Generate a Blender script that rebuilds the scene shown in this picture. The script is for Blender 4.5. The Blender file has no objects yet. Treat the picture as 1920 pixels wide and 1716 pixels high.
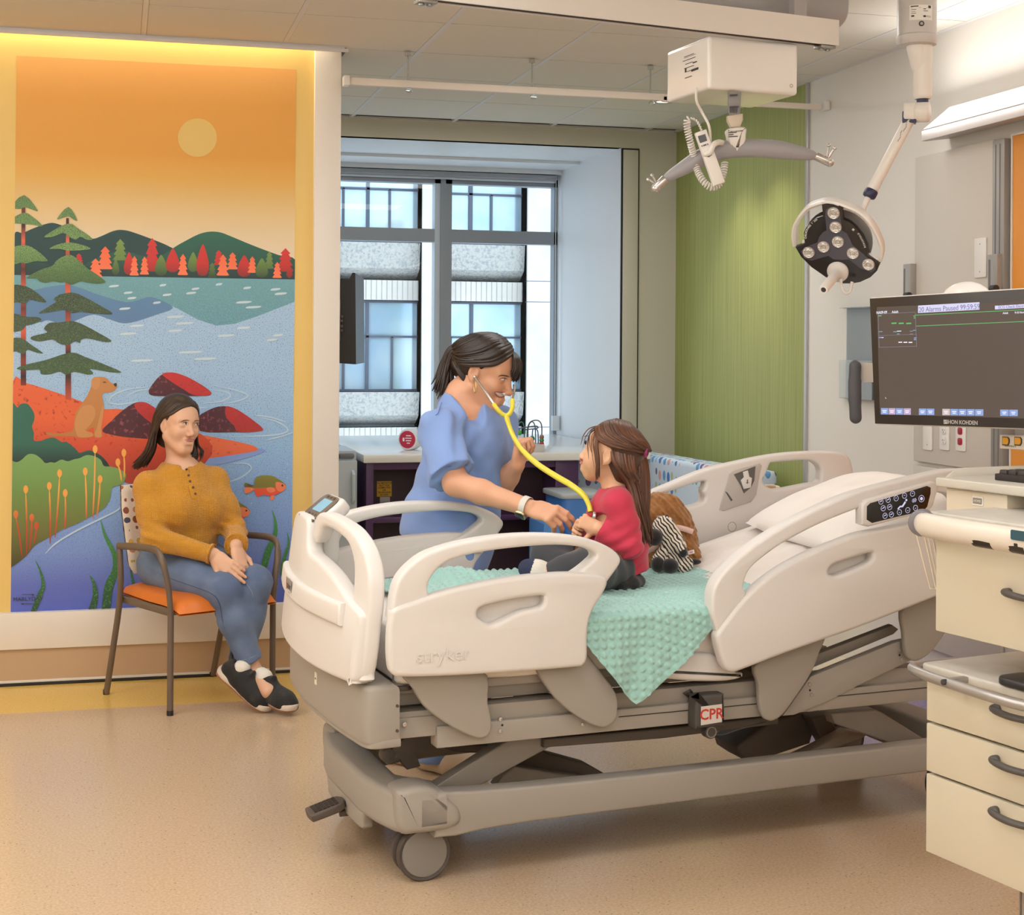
import bpy, bmesh, math, random
import numpy as np
from mathutils import Vector as V, Matrix, Quaternion
random.seed(7)
rng = np.random.default_rng(5)
SC = bpy.context.scene
COL = SC.collection
PI = math.pi

# ------------------------------------------------------------------ measured camera
FPX, EYE, YAW, ROLL, YH = 2800.0, 1.45, math.atan(739/2800.0), .0066, 648.7
FW = (math.sin(YAW), math.cos(YAW)); RT = (math.cos(YAW), -math.sin(YAW))
def ray(x, y):
    u = x-960; v = y-YH; u, v = u-ROLL*v, v+ROLL*u
    return V((FW[0]*FPX+RT[0]*u, FW[1]*FPX+RT[1]*u, -v))
CAM = V((0, 0, EYE))
def onZ(x, y, z):
    r = ray(x, y); return CAM+r*((z-EYE)/r.z)
def onY(x, y, Y):
    r = ray(x, y); return CAM+r*(Y/r.y)
def onX(x, y, X):
    r = ray(x, y); return CAM+r*(X/r.x)
def atD(x, y, d):
    "point seen at a pixel, d metres along the camera axis"
    return CAM+ray(x, y)*(d/FPX)
BA = math.radians(7.0)
BU = V((math.cos(BA), math.sin(BA), 0)); BW = V((-math.sin(BA), math.cos(BA), 0))
def onW(x, y, w):
    "bed coordinates (s along the bed, w across, z) of a pixel on the plane w"
    r = ray(x, y); t = w/r.dot(BW); p = CAM+r*t
    return V((p.dot(BU), w, p.z))
def onS(x, y, s):
    r = ray(x, y); t = s/r.dot(BU); p = CAM+r*t
    return V((s, p.dot(BW), p.z))
def onBZ(x, y, z):
    p = onZ(x, y, z); return V((p.dot(BU), p.dot(BW), z))
def b2w(p):
    return BU*p[0]+BW*p[1]+V((0, 0, p[2]))
def w2b(p):
    return V((p.dot(BU), p.dot(BW), p.z))

# ------------------------------------------------------------------ materials
def lin(c):
    if isinstance(c, str):
        c = [int(c[i:i+2], 16)/255 for i in (0, 2, 4)]
        c = [x/12.92 if x <= .04045 else ((x+.055)/1.055)**2.4 for x in c]
    return (c[0], c[1], c[2], 1)
MATS = {}
def nd(t, typ, **kw):
    n = t.nodes.new(typ)
    for k, v in kw.items():
        if k.startswith('i_'):
            n.inputs[k[2:].replace('_', ' ')].default_value = v
        else:
            setattr(n, k, v)
    return n
def mat(name, col, rough=.5, metal=0, spec=.5, bump=None, emit=None, alpha=None, trans=0, coat=0, sss=0, sheen=0, vary=None, ior=None):
    """bump=(noise scale, strength[, distance]); vary=(noise scale, second colour, low, high)"""
    if name in MATS: return MATS[name]
    m = bpy.data.materials.new(name); m.use_nodes = True; MATS[name] = m
    t = m.node_tree; b = t.nodes['Principled BSDF']
    b.inputs['Base Color'].default_value = lin(col)
    b.inputs['Roughness'].default_value = rough
    b.inputs['Metallic'].default_value = metal
    b.inputs['Specular IOR Level'].default_value = spec
    b.inputs['Transmission Weight'].default_value = trans
    b.inputs['Coat Weight'].default_value = coat
    if ior: b.inputs['IOR'].default_value = ior
    if sss:
        b.inputs['Subsurface Weight'].default_value = sss
        b.inputs['Subsurface Radius'].default_value = (.012, .005, .003)
        b.inputs['Subsurface Scale'].default_value = 1.0
    if sheen:
        b.inputs['Sheen Weight'].default_value = sheen
    if emit:
        b.inputs['Emission Color'].default_value = lin(emit[0]); b.inputs['Emission Strength'].default_value = emit[1]
    tc = None
    if bump or vary:
        tc = nd(t, 'ShaderNodeTexCoord')
    if vary:
        n = nd(t, 'ShaderNodeTexNoise'); n.inputs['Scale'].default_value = vary[0]; n.inputs['Detail'].default_value = 4
        t.links.new(tc.outputs['Object'], n.inputs['Vector'])
        r = nd(t, 'ShaderNodeValToRGB'); r.color_ramp.elements[0].position = vary[2]; r.color_ramp.elements[1].position = vary[3]
        r.color_ramp.elements[0].color = lin(col); r.color_ramp.elements[1].color = lin(vary[1])
        t.links.new(n.outputs['Fac'], r.inputs['Fac']); t.links.new(r.outputs['Color'], b.inputs['Base Color'])
    if bump:
        n = nd(t, 'ShaderNodeTexNoise'); n.inputs['Scale'].default_value = bump[0]; n.inputs['Detail'].default_value = 3
        t.links.new(tc.outputs['Object'], n.inputs['Vector'])
        bp = nd(t, 'ShaderNodeBump'); bp.inputs['Strength'].default_value = bump[1]; bp.inputs['Distance'].default_value = bump[2] if len(bump) > 2 else .002
        t.links.new(n.outputs['Fac'], bp.inputs['Height']); t.links.new(bp.outputs['Normal'], b.inputs['Normal'])
    return m
def emis(name, col, k):
    if name in MATS: return MATS[name]
    m = mat(name, '000000', .6, emit=(col, k)); return m

# ------------------------------------------------------------------ geometry builder
def frame_of(d, up=None):
    d = V(d).normalized()
    u = V(up) if up is not None else (V((0, 0, 1)) if abs(d.z) < .9 else V((1, 0, 0)))
    x = u.cross(d)
    if x.length < 1e-6: x = V((0, 1, 0)).cross(d)
    x.normalize(); y = d.cross(x); return x, y, d
def cr(pts, n=6, closed=False):
    "Catmull-Rom curve through the points"
    P = [V(p) for p in pts]; out = []; L = len(P)
    R = range(L if closed else L-1)
    for i in R:
        if closed: a, b, c, d = P[(i-1) % L], P[i], P[(i+1) % L], P[(i+2) % L]
        else: a, b, c, d = P[max(i-1, 0)], P[i], P[i+1], P[min(i+2, L-1)]
        for k in range(n):
            t = k/n
            out.append(.5*((2*b)+(c-a)*t+(2*a-5*b+4*c-d)*t*t+(3*b-a-3*c+d)*t**3))
    if not closed: out.append(P[-1])
    return out
def cr2(pts, n=6, closed=False):
    return [(p.x, p.y) for p in cr([(a, b, 0) for a, b in pts], n, closed)]
def rrect(w, h, r, n=4, cx=0, cy=0):
    out = []
    for sx, sy, a0 in ((1, 1, 0), (-1, 1, 90), (-1, -1, 180), (1, -1, 270)):
        for k in range(n+1):
            a = math.radians(a0+90*k/n); out.append((cx+sx*(w/2-r)+r*math.cos(a), cy+sy*(h/2-r)+r*math.sin(a)))
    return out
class G:
    def __init__(s): s.v = []; s.f = []; s.m = []; s.mat = 0
    def add(s, vs, fs, mat=None):
        o = len(s.v); s.v += [tuple(p) for p in vs]; mm = s.mat if mat is None else mat
        for f in fs: s.f.append(tuple(o+i for i in f)); s.m.append(mm)
        return s
    def bm(s, bm, mat=None, M=None):
        bm.verts.index_update()
        s.add([(M @ v.co) if M is not None else v.co for v in bm.verts], [[v.index for v in f.verts] for f in bm.faces], mat); bm.free(); return s
    def box(s, c, d, rot=None, bev=0, seg=2, mat=None, taper=None):
        bm = bmesh.new(); bmesh.ops.create_cube(bm, size=1)
        for v in bm.verts:
            k = 1
            if taper and v.co.z > 0: k = taper
            v.co = V((v.co.x*d[0]*k, v.co.y*d[1]*k, v.co.z*d[2]))
        if bev: bmesh.ops.bevel(bm, geom=bm.edges[:], offset=bev, segments=seg, affect='EDGES', profile=.6)
        M = Matrix.Translation(V(c))
        if rot is not None: M = M @ (rot if isinstance(rot, Matrix) else Matrix.Rotation(rot, 4, 'Z'))
        return s.bm(bm, mat, M)
    def bb(s, lo, hi, bev=0, seg=2, mat=None):
        return s.box([(a+b)/2 for a, b in zip(lo, hi)], [abs(b-a) for a, b in zip(lo, hi)], None, bev, seg, mat)
    def prism(s, poly, O, X, Y, depth, bev=0, seg=2, mat=None, holes=(), capmat=None):
        "outline poly (and holes) in the frame O,X,Y pushed along X x Y by depth, rims rounded by bev"
        from mathutils.geometry import tessellate_polygon
        X = V(X); Y = V(Y); N = X.cross(Y).normalized(); O = V(O)
        if depth < 0: O = O+N*depth; depth = -depth
        loops = []
        for k, L in enumerate([poly]+list(holes)):
            L = [V((p[0], p[1])) for p in L]
            L = [p for i, p in enumerate(L) if (p-L[i-1]).length > 1e-5]
            ar = sum(L[i-1].x*L[i].y-L[i].x*L[i-1].y for i in range(len(L)))
            if (ar < 0) == (k == 0): L = L[::-1]
            nn = []
            for i in range(len(L)):
                d0 = (L[i]-L[i-1]).normalized(); d1 = (L[(i+1) % len(L)]-L[i]).normalized()
                n0 = V((-d0.y, d0.x)); n1 = V((-d1.y, d1.x)); m = n0+n1
                if m.length < 1e-6: m = n0
                m.normalize(); c = max(.45, m.dot(n0)); nn.append(m/c)
            loops.append((L, nn))
        rings = [(0, 0), (0, depth)] if not bev else \
            [(bev*(1-math.sin(a)), bev*(1-math.cos(a))) for a in [PI/2*k/seg for k in range(seg+1)]]+[(bev*(1-math.sin(a)), depth-bev*(1-math.cos(a))) for a in [PI/2*k/seg for k in range(seg, -1, -1)]]
        vs = []; fs = []; first = []; last = []
        for L, nn in loops:
            n = len(L); base = len(vs)
            for off, h in rings:
                vs += [O+X*(p.x+m.x*off)+Y*(p.y+m.y*off)+N*h for p, m in zip(L, nn)]
            for r in range(len(rings)-1):
                for i in range(n):
                    j = (i+1) % n; fs.append((base+r*n+i, base+r*n+j, base+(r+1)*n+j, base+(r+1)*n+i))
            first += [base+i for i in range(n)]; last += [base+(len(rings)-1)*n+i for i in range(n)]
        off = rings[0][0]
        tl = [[V((p.x+m.x*off, p.y+m.y*off, 0)) for p, m in zip(L, nn)] for L, nn in loops]
        if len(loops) == 1:
            caps = [tuple(range(len(tl[0])))]
        else:
            fl = [p for L in tl for p in L]; caps = []
            for t in tessellate_polygon(tl):
                a_, b_, c_ = (fl[i] for i in t)
                caps.append(tuple(t) if (b_-a_).cross(c_-a_).z > 0 else tuple(t)[::-1])
        s.add(vs, fs, mat)
        o = len(s.v)-len(vs)
        for t in caps:
            s.f.append(tuple(o+first[i] for i in t[::-1])); s.m.append(mat if mat is not None else s.mat)
            s.f.append(tuple(o+last[i] for i in t)); s.m.append(capmat if capmat is not None else (mat if mat is not None else s.mat))
        return s
    def bend(s, fn, cuts=()):
        "cut all faces at planes (axis, value) and move every vertex by fn"
        bm = bmesh.new(); vv = [bm.verts.new(p) for p in s.v]; lay = bm.faces.layers.int.new('m')
        for f, m in zip(s.f, s.m):
            try: q = bm.faces.new([vv[i] for i in f]); q[lay] = m
            except ValueError: pass
        for ax, val in cuts:
            n = V((0, 0, 0)); n[ax] = 1; c = V((0, 0, 0)); c[ax] = val
            bmesh.ops.bisect_plane(bm, geom=bm.verts[:]+bm.edges[:]+bm.faces[:], plane_co=c, plane_no=n, dist=1e-5)
        bm.verts.index_update()
        s.v = [tuple(fn(v.co)) for v in bm.verts]; s.f = [tuple(v.index for v in f.verts) for f in bm.faces]; s.m = [f[lay] for f in bm.faces]
        bm.free(); return s
    def flat(s, poly, O, X, Y, mat=None):
        O = V(O); X = V(X); Y = V(Y)
        area = sum(poly[i-1][0]*poly[i][1]-poly[i][0]*poly[i-1][1] for i in range(len(poly)))
        if area < 0: poly = poly[::-1]
        return s.add([O+X*p[0]+Y*p[1] for p in poly], [range(len(poly))], mat)
    def tube(s, pts, r, seg=10, mat=None, caps=True, closed=False, sx=1, sy=1, up=None, round_caps=False):
        P = [V(p) for p in pts]; n = len(P)
        R = list(r) if isinstance(r, (list, tuple)) else [r]*n
        if round_caps and not closed:
            d0 = (P[0]-P[1]).normalized(); d1 = (P[-1]-P[-2]).normalized()
            pre = [(P[0]+d0*R[0]*math.sin(a), R[0]*math.cos(a)) for a in (1.45, 1.1, .7, .35)]
            post = [(P[-1]+d1*R[-1]*math.sin(a), R[-1]*math.cos(a)) for a in (.35, .7, 1.1, 1.45)]
            P = [p for p, _ in pre]+P+[p for p, _ in post]; R = [q for _, q in pre]+R+[q for _, q in post]; n = len(P)
        vs = []; x = None
        for i in range(n):
            if closed: d = P[(i+1) % n]-P[i-1]
            else: d = P[min(i+1, n-1)]-P[max(i-1, 0)]
            if d.length < 1e-9: d = V((0, 0, 1))
            d.normalize()
            if x is None or up is not None: x, y, _ = frame_of(d, up)
            else:
                x = x-d*x.dot(d); x.normalize(); y = d.cross(x)
            for k in range(seg):
                a = 2*PI*k/seg; vs.append(P[i]+x*(math.cos(a)*R[i]*sx)+y*(math.sin(a)*R[i]*sy))
        fs = []
        for i in range(n if closed else n-1):
            j = (i+1) % n
            for k in range(seg):
                l = (k+1) % seg; fs.append((i*seg+k, i*seg+l, j*seg+l, j*seg+k))
        if caps and not closed: fs.append(tuple(range(seg))[::-1]); fs.append(tuple((n-1)*seg+k for k in range(seg)))
        return s.add(vs, fs, mat)
    def cyl(s, a, b, r, seg=24, mat=None, bev=0, r2=None):
        a = V(a); b = V(b); L = (b-a).length; r2 = r if r2 is None else r2
        if bev:
            k = .3*bev
            pf = [(0, 0), (r-bev, 0), (r-k, k), (r, bev), (r2, L-bev), (r2-k, L-k), (r2-bev, L), (0, L)]
        else: pf = [(0, 0), (r, 0), (r2, L), (0, L)]
        return s.lathe(pf, a, b-a, seg, mat)
    def lathe(s, prof, O, axis=(0, 0, 1), seg=28, mat=None, sx=1):
        x, y, d = frame_of(axis); O = V(O); vs = []; fs = []; n = len(prof)
        for r, h in prof:
            for k in range(seg):
                a = 2*PI*k/seg; vs.append(O+x*(math.cos(a)*r*sx)+y*(math.sin(a)*r)+d*h)
        for i in range(n-1):
            for k in range(seg):
                l = (k+1) % seg; fs.append((i*seg+k, i*seg+l, (i+1)*seg+l, (i+1)*seg+k))
        o = len(s.v); s.add(vs, fs, mat)
        return s
    def ell(s, c, r, M=None, seg=20, rings=12, mat=None):
        if not isinstance(r, (tuple, list)): r = (r, r, r)
        vs = []; fs = []
        for i in range(rings+1):
            t = PI*i/rings
            for k in range(seg):
                a = 2*PI*k/seg; p = V((math.sin(t)*math.cos(a)*r[0], math.sin(t)*math.sin(a)*r[1], math.cos(t)*r[2]))
                if M is not None: p = M @ p
                vs.append(p+V(c))
        for i in range(rings):
            for k in range(seg):
                l = (k+1) % seg; fs.append((i*seg+k, (i+1)*seg+k, (i+1)*seg+l, i*seg+l))
        return s.add(vs, fs, mat)
    def grid(s, fn, nu, nv, mat=None, flip=False):
        vs = [fn(i/nu, j/nv) for i in range(nu+1) for j in range(nv+1)]
        fs = []
        for i in range(nu):
            for j in range(nv):
                q = (i*(nv+1)+j, (i+1)*(nv+1)+j, (i+1)*(nv+1)+j+1, i*(nv+1)+j+1)
                fs.append(q[::-1] if flip else q)
        return s.add(vs, fs, mat)
    def text(s, body, size, O, X, Y, depth=.0006, mat=None, align='CENTER', bold=False, shear=0, fn=None):
        cu = bpy.data.curves.new('lettering', 'FONT'); cu.body = body; cu.size = size; cu.align_x = align; cu.align_y = 'CENTER'; cu.shear = shear
        cu.extrude = 0 if fn else depth/2; cu.resolution_u = 3
        if bold: cu.offset = size*.018
        ob = bpy.data.objects.new('lettering', cu); COL.objects.link(ob)
        dg = bpy.context.evaluated_depsgraph_get(); me = bpy.data.meshes.new_from_object(ob.evaluated_get(dg))
        X = V(X).normalized(); Y = V(Y).normalized(); N = X.cross(Y)
        if fn: vs = [fn(v.co.x, v.co.y) for v in me.vertices]
        else: vs = [V(O)+X*v.co.x+Y*v.co.y+N*(v.co.z+depth/2) for v in me.vertices]
        s.add(vs, [list(p.vertices) for p in me.polygons], mat)
        bpy.data.objects.remove(ob); bpy.data.meshes.remove(me); bpy.data.curves.remove(cu)
        return s
    def make(s, name, mats, parent=None, label=None, local=False, smooth=40, weld=True, kind=None):
        me = bpy.data.meshes.new(name)
        vs = s.v
        if parent is not None and not local:
            Mi = FR[parent.name].inverted(); vs = [Mi @ V(p) for p in vs]
        me.from_pydata(vs, [], s.f); me.update()
        if not isinstance(mats, (list, tuple)): mats = [mats]
        for m in mats: me.materials.append(m)
        if len(mats) > 1: me.polygons.foreach_set('material_index', s.m)
        if weld:
            b = bmesh.new(); b.from_mesh(me)
            bmesh.ops.remove_doubles(b, verts=b.verts, dist=1e-6)
            b.to_mesh(me); b.free()
        if smooth:
            me.polygons.foreach_set('use_smooth', [True]*len(me.polygons))
            me.set_sharp_from_angle(angle=math.radians(smooth))
        o = bpy.data.objects.new(name, me); COL.objects.link(o)
        if parent is not None: o.parent = parent; FR[o.name] = FR[parent.name]
        else: FR[o.name] = Matrix.Identity(4)
        if label: o['label'] = label
        if kind: o['kind'] = kind
        return o
FR = {}
def thing(name, label, cat, loc=(0, 0, 0), rotz=0, group=None, M=None):
    o = bpy.data.objects.new(name, None); COL.objects.link(o); o.empty_display_size = .05
    if M is None: M = Matrix.Translation(V(loc)) @ Matrix.Rotation(rotz, 4, 'Z')
    o.matrix_world = M; FR[o.name] = M.copy()
    o['label'] = label; o['category'] = cat
    if group: o['group'] = group
    return o
def tag(o, label, cat, group=None, kind=None):
    o['label'] = label; o['category'] = cat
    if group: o['group'] = group
    if kind: o['kind'] = kind
    return o
def struct(o):
    o['kind'] = 'structure'; return o
# ================================================================== setting
YM, XR, YB, CZ = 6.655, 3.305, 8.6, 2.766
M_white = mat('white_paint', 'DDD9D2', .55, bump=(900, .05, .0005))
M_back = mat('back_wall_paint', 'C9C6BA', .55, bump=(900, .05, .0005))
M_yellow = mat('yellow_paint', 'E9C776', .5, bump=(900, .05, .0005))
M_tile = mat('ceiling_tile', 'DAD5CC', .9, bump=(500, .25, .001))
M_tee = mat('ceiling_tee', 'D5D3D4', .5)
M_gap = mat('dark_gap', '2A2825', .8)
M_trimw = mat('trim_white', 'E6DFD6', .4)
M_base = mat('base_tan', 'BFA283', .5)
M_alu = mat('window_alu', '8C939B', .35, metal=.3)
M_niche = mat('niche_white', 'DCE0E4', .45)

def floor_mat(name, c1, c2, c3):
    m = mat(name, c1, .22, spec=.5); t = m.node_tree; b = t.nodes['Principled BSDF']
    tc = nd(t, 'ShaderNodeTexCoord')
    n1 = nd(t, 'ShaderNodeTexNoise'); n1.inputs['Scale'].default_value = 130; n1.inputs['Detail'].default_value = 2
    n2 = nd(t, 'ShaderNodeTexVoronoi'); n2.inputs['Scale'].default_value = 62
    n3 = nd(t, 'ShaderNodeTexNoise'); n3.inputs['Scale'].default_value = 24
    for n in (n1, n2, n3): t.links.new(tc.outputs['Object'], n.inputs['Vector'])
    r1 = nd(t, 'ShaderNodeValToRGB'); r1.color_ramp.elements[0].position = .36; r1.color_ramp.elements[1].position = .66
    r1.color_ramp.elements[0].color = lin(c1); r1.color_ramp.elements[1].color = lin(c2)
    t.links.new(n1.outputs['Fac'], r1.inputs['Fac'])
    r2 = nd(t, 'ShaderNodeValToRGB'); r2.color_ramp.elements[0].position = .10; r2.color_ramp.elements[1].position = .17
    r2.color_ramp.elements[0].color = (1, 1, 1, 1); r2.color_ramp.elements[1].color = (0, 0, 0, 1)
    t.links.new(n2.outputs['Distance'], r2.inputs['Fac'])
    r3 = nd(t, 'ShaderNodeValToRGB'); r3.color_ramp.elements[0].position = .50; r3.color_ramp.elements[1].position = .56
    t.links.new(n3.outputs['Fac'], r3.inputs['Fac'])
    mu = nd(t, 'ShaderNodeMath', operation='MULTIPLY'); t.links.new(r2.outputs['Color'], mu.inputs[0]); t.links.new(r3.outputs['Color'], mu.inputs[1])
    mx = nd(t, 'ShaderNodeMixRGB'); t.links.new(mu.outputs[0], mx.inputs['Fac']); t.links.new(r1.outputs['Color'], mx.inputs['Color1']); mx.inputs['Color2'].default_value = lin(c3)
    t.links.new(mx.outputs['Color'], b.inputs['Base Color'])
    bp = nd(t, 'ShaderNodeBump'); bp.inputs['Strength'].default_value = .12; bp.inputs['Distance'].default_value = .001
    n4 = nd(t, 'ShaderNodeTexNoise'); n4.inputs['Scale'].default_value = 260; t.links.new(tc.outputs['Object'], n4.inputs['Vector'])
    t.links.new(n4.outputs['Fac'], bp.inputs['Height']); t.links.new(bp.outputs['Normal'], b.inputs['Normal'])
    return m
M_fl = floor_mat('floor_tan', 'BFA588', 'CDB599', '86705A')
M_fly = floor_mat('floor_yellow', 'DDB75E', 'E6C470', 'C29A48')
M_flp = floor_mat('floor_purple', '83739C', '9080A8', '62527C')
M_flr = floor_mat('floor_reflection', 'D6C9B0', 'E0D5BF', 'A79880')  # far floor coloured paler, with its bright reflections painted in
X0, Y0 = -2.3, -1.6
g = G()
g.add([(X0, Y0, 0), (XR, Y0, 0), (XR, 6.14, 0), (X0, 6.14, 0)], [(0, 1, 2, 3)], 0)
g.add([(X0, 6.14, 0), (1.02, 6.14, 0), (1.02, YM+.1, 0), (X0, YM+.1, 0)], [(0, 1, 2, 3)], 1)
g.add([(1.02, 6.14, 0), (XR, 6.14, 0), (XR, 9.9, 0), (1.02, 9.9, 0)], [(0, 1, 2, 3)], 3)
g.add([(X0, YM+.1, 0), (1.02, YM+.1, 0), (1.02, 9.9, 0), (X0, 9.9, 0)], [(0, 1, 2, 3)], 3)
struct(g.make('floor', [M_fl, M_fly, M_flp, M_flr], smooth=0, weld=False))
g = G()   # inlaid purple field beside the head of the bed
g.bb((2.46, 4.72, -.01), (3.29, 6.1, .0015))
struct(g.make('floor_inlay', M_flp, smooth=0))

# walls ------------------------------------------------------------
g = G(); g.bb((X0, YM, 0), (.945, YM+.26, 3.02)); struct(g.make('wall_left', M_yellow))
g = G()
pz = onY(600, 1180, YM-.03).z
g.bb((onY(583.5, 300, YM).x, YM-.03, 0), (.955, YM+.275, CZ+.02), bev=.004)
struct(g.make('trim_1', M_trimw))
g = G()   # white bumper rail and tan base
zt = onY(0, 1163, YM-.02).z; zb = onY(0, 1232, YM-.02).z
xe = onY(566, 1180, YM-.03).x
g.bb((X0, YM-.035, zb), (xe, YM+.01, zt), bev=.006, mat=0); g.bb((onY(553.5, 1160, YM).x, YM-.037, zb+.002), (xe+.002, YM, zt-.001), bev=.005, mat=0)
struct(g.make('trim_2', M_trimw))
g = G(); g.bb((X0, YM-.02, .014), (xe, YM+.01, zb+.002), mat=0); g.bb((X0, YM-.034, 0), (xe, YM+.01, .012), bev=.003, mat=1); g.bb((X0, YM-.026, .010), (xe, YM+.01, .022), bev=.003, mat=2)
struct(g.make('baseboard_left', [M_base, M_gap, M_trimw]))
# window wall with a deep niche
nx0, nx1, nz = .75, 2.95, 2.657; YW = 9.8
g = G()
g.bb((-.3, YB, 0), (nx0, YB+.06, 3.0)); g.bb((nx1, YB, 0), (XR, YB+.06, 3.0)); g.bb((nx0, YB, nz), (nx1, YB+.06, 3.0)); 
struct(g.make('wall_back', M_back, smooth=0))
g = G()   # niche linings, right jamb slightly splayed
jx = 2.885
g.add([(nx1, YB, 0), (jx, YW, 0), (jx, YW, nz), (nx1, YB, nz)], [(0, 1, 2, 3)])
g.add([(nx0, YB, nz), (nx1, YB, nz), (nx1, YB+.72, nz), (nx0, YB+.72, nz)], [(3, 2, 1, 0)])
g.add([(nx0, YB+.72, nz), (nx1, YB+.72, nz), (nx1, YB+.72, nz-.02), (nx0, YB+.72, nz-.02)], [(0, 1, 2, 3)])
g.add([(nx0, YB+.72, nz-.02), (nx1, YB+.72, nz-.02), (nx1, YW-.14, nz-.02), (nx0, YW-.14, nz-.02)], [(3, 2, 1, 0)])
g.bb((nx0, YW-.14, nz-.05), (nx1, YW+.1, nz+.05))
g.add([(nx0, YB, 0), (nx0, YW, 0), (nx0, YW, nz), (nx0, YB, nz)], [(0, 1, 2, 3)])
g.bb((nx0, YW-.01, 0), (jx, YW+.05, .775))
struct(g.make('wall_niche', M_niche, smooth=0))
g = G(); g.bb((2.958, YB-.02, .6), (3.052, YB+.01, 2.645), bev=.003, mat=0)
g.bb((2.948, YB-.008, .6), (3.062, YB+.004, 2.655), mat=1)
struct(g.make('trim_3', [M_back, M_gap]))
# right wall: green paper field, then white
M_green = mat('green_paper', '949B55', .6)
t = M_green.node_tree; b = t.nodes['Principled BSDF']
tc = nd(t, 'ShaderNodeTexCoord'); mp = nd(t, 'ShaderNodeMapping'); mp.inputs['Scale'].default_value = (1, 110, 1.5)
nn = nd(t, 'ShaderNodeTexNoise'); nn.inputs['Scale'].default_value = 1; nn.inputs['Detail'].default_value = 4
rr = nd(t, 'ShaderNodeValToRGB'); rr.color_ramp.elements[0].color = lin('8A9450'); rr.color_ramp.elements[1].color = lin('A3A867'); rr.color_ramp.elements[0].position = .3; rr.color_ramp.elements[1].position = .7
t.links.new(tc.outputs['Object'], mp.inputs['Vector']); t.links.new(mp.outputs['Vector'], nn.inputs['Vector']); t.links.new(nn.outputs['Fac'], rr.inputs['Fac']); t.links.new(rr.outputs['Color'], b.inputs['Base Color'])
g = G()
g.bb((XR, 6.79, 0), (XR+.1, 9.9, 3.0), mat=1); g.bb((XR, Y0, 0), (XR+.1, 6.79, 3.0), mat=0)
struct(g.make('wall_right', [M_white, M_green], smooth=0))
g = G(); g.bb((XR-.012, 6.772, 0), (XR+.01, 6.8, CZ), bev=.003)
struct(g.make('trim_4', mat('trim_grey', 'B4B3B4', .35, metal=.3)))
g = G(); g.bb((X0-.1, Y0, 0), (X0, 6.9, 3.0)); struct(g.make('wall_west', M_white, smooth=0))
g = G(); g.bb((X0, Y0-.1, 0), (XR, Y0, 3.0)); struct(g.make('wall_near', M_white, smooth=0))
g = G(); g.bb((-.4, YM+.26, 0), (-.3, 9.9, 3.0)); struct(g.make('wall_recess', M_white, smooth=0))

# ceiling ------------------------------------------------------------
g = G()
xs = [.097+.6*k for k in range(-4, 6)]; ys = [5.965+.63*k for k in range(-12, 5)]
def tile(x0, x1, y0, y1):
    x0 = max(x0, X0); x1 = min(x1, XR)
    g.bb((x0+.012, y0+.004, CZ), (x1-.012, y1-.004, CZ+.015), mat=0)
for i in range(len(xs)):
    xa = xs[i]; xb = xs[i+1] if i+1 < len(xs) else XR
    if xa > XR-.05: continue
    for j in range(len(ys)-1):
        ya, yb = ys[j], ys[j+1]
        if xb < 1.0 and yb > 6.57:
            if ya < 6.5: tile(xa, xb, ya, 6.565)
            continue
        if xa < 1.0 < xb and ya > 6.57: tile(.97, xb, ya, min(yb, YB)); continue
        tile(xa, xb, ya, min(yb, YB))
    g.bb((xa-.011, Y0, CZ-.001), (xa+.011, 6.565 if xa < .95 else YB, CZ+.012), mat=1)
g.bb((X0, Y0, CZ+.014), (XR, 6.565, CZ+.05), mat=2); g.bb((.955, 6.5, CZ+.014), (XR, YB, CZ+.05), mat=2)
g.bb((X0, 6.562, CZ-.014), (.96, 6.574, CZ+.08), mat=1); g.bb((X0, 6.555, CZ-.024), (.975, 6.569, CZ-.01), mat=1)
g.bb((X0, 6.5, 2.98), (1.0, 6.95, 3.03), mat=0)
g.bb((XR-.02, Y0, CZ-.002), (XR, YB, CZ+.01), mat=1); g.bb((.955, YB-.02, CZ-.002), (XR, YB, CZ+.01), mat=1)
struct(g.make('ceiling', [M_tile, M_tee, M_gap], smooth=0))

# window ------------------------------------------------------------
def glass_mat():
    m = bpy.data.materials.new('window_glass'); m.use_nodes = True; t = m.node_tree; t.nodes.clear()
    o = nd(t, 'ShaderNodeOutputMaterial'); mx = nd(t, 'ShaderNodeMixShader'); tr = nd(t, 'ShaderNodeBsdfTransparent'); gl = nd(t, 'ShaderNodeBsdfGlossy')
    tr.inputs['Color'].default_value = (.93, .97, .98, 1); gl.inputs['Roughness'].default_value = .0
    fr = nd(t, 'ShaderNodeFresnel'); fr.inputs['IOR'].default_value = 1.4
    t.links.new(fr.outputs[0], mx.inputs[0]); t.links.new(tr.outputs[0], mx.inputs[1]); t.links.new(gl.outputs[0], mx.inputs[2]); t.links.new(mx.outputs[0], o.inputs['Surface'])
    return m
M_glass = glass_mat()
def wx(x): return onY(x, 560, YW-.03).x
def wz(y, x=900): return onY(x, y, YW-.03).z
zbot = .775; ztop = 2.62
wroot = thing('window_1', 'grey aluminium window behind the desk', 'window', (1.8, YW, zbot)); wroot['kind'] = 'structure'
for k in ('label', 'category'): del wroot[k]
g = G()
zr1, zr2 = wz(433), wz(457)
m1, m2 = wx(812), wx(844); xr1 = jx+.01
g.bb((m1, YW-.05, zbot), (m1+(m2-m1)*.32, YW+.04, ztop), mat=1); g.bb((m1+(m2-m1)*.32, YW-.06, zbot), (m1+(m2-m1)*.62, YW+.04, ztop)); g.bb((m1+(m2-m1)*.62, YW-.05, zbot), (m2, YW+.04, ztop))
g.bb((nx0, YW-.05, zr2), (m1, YW+.04, zr1)); g.bb((m2, YW-.05, zr2), (xr1, YW+.04, zr1))
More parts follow.
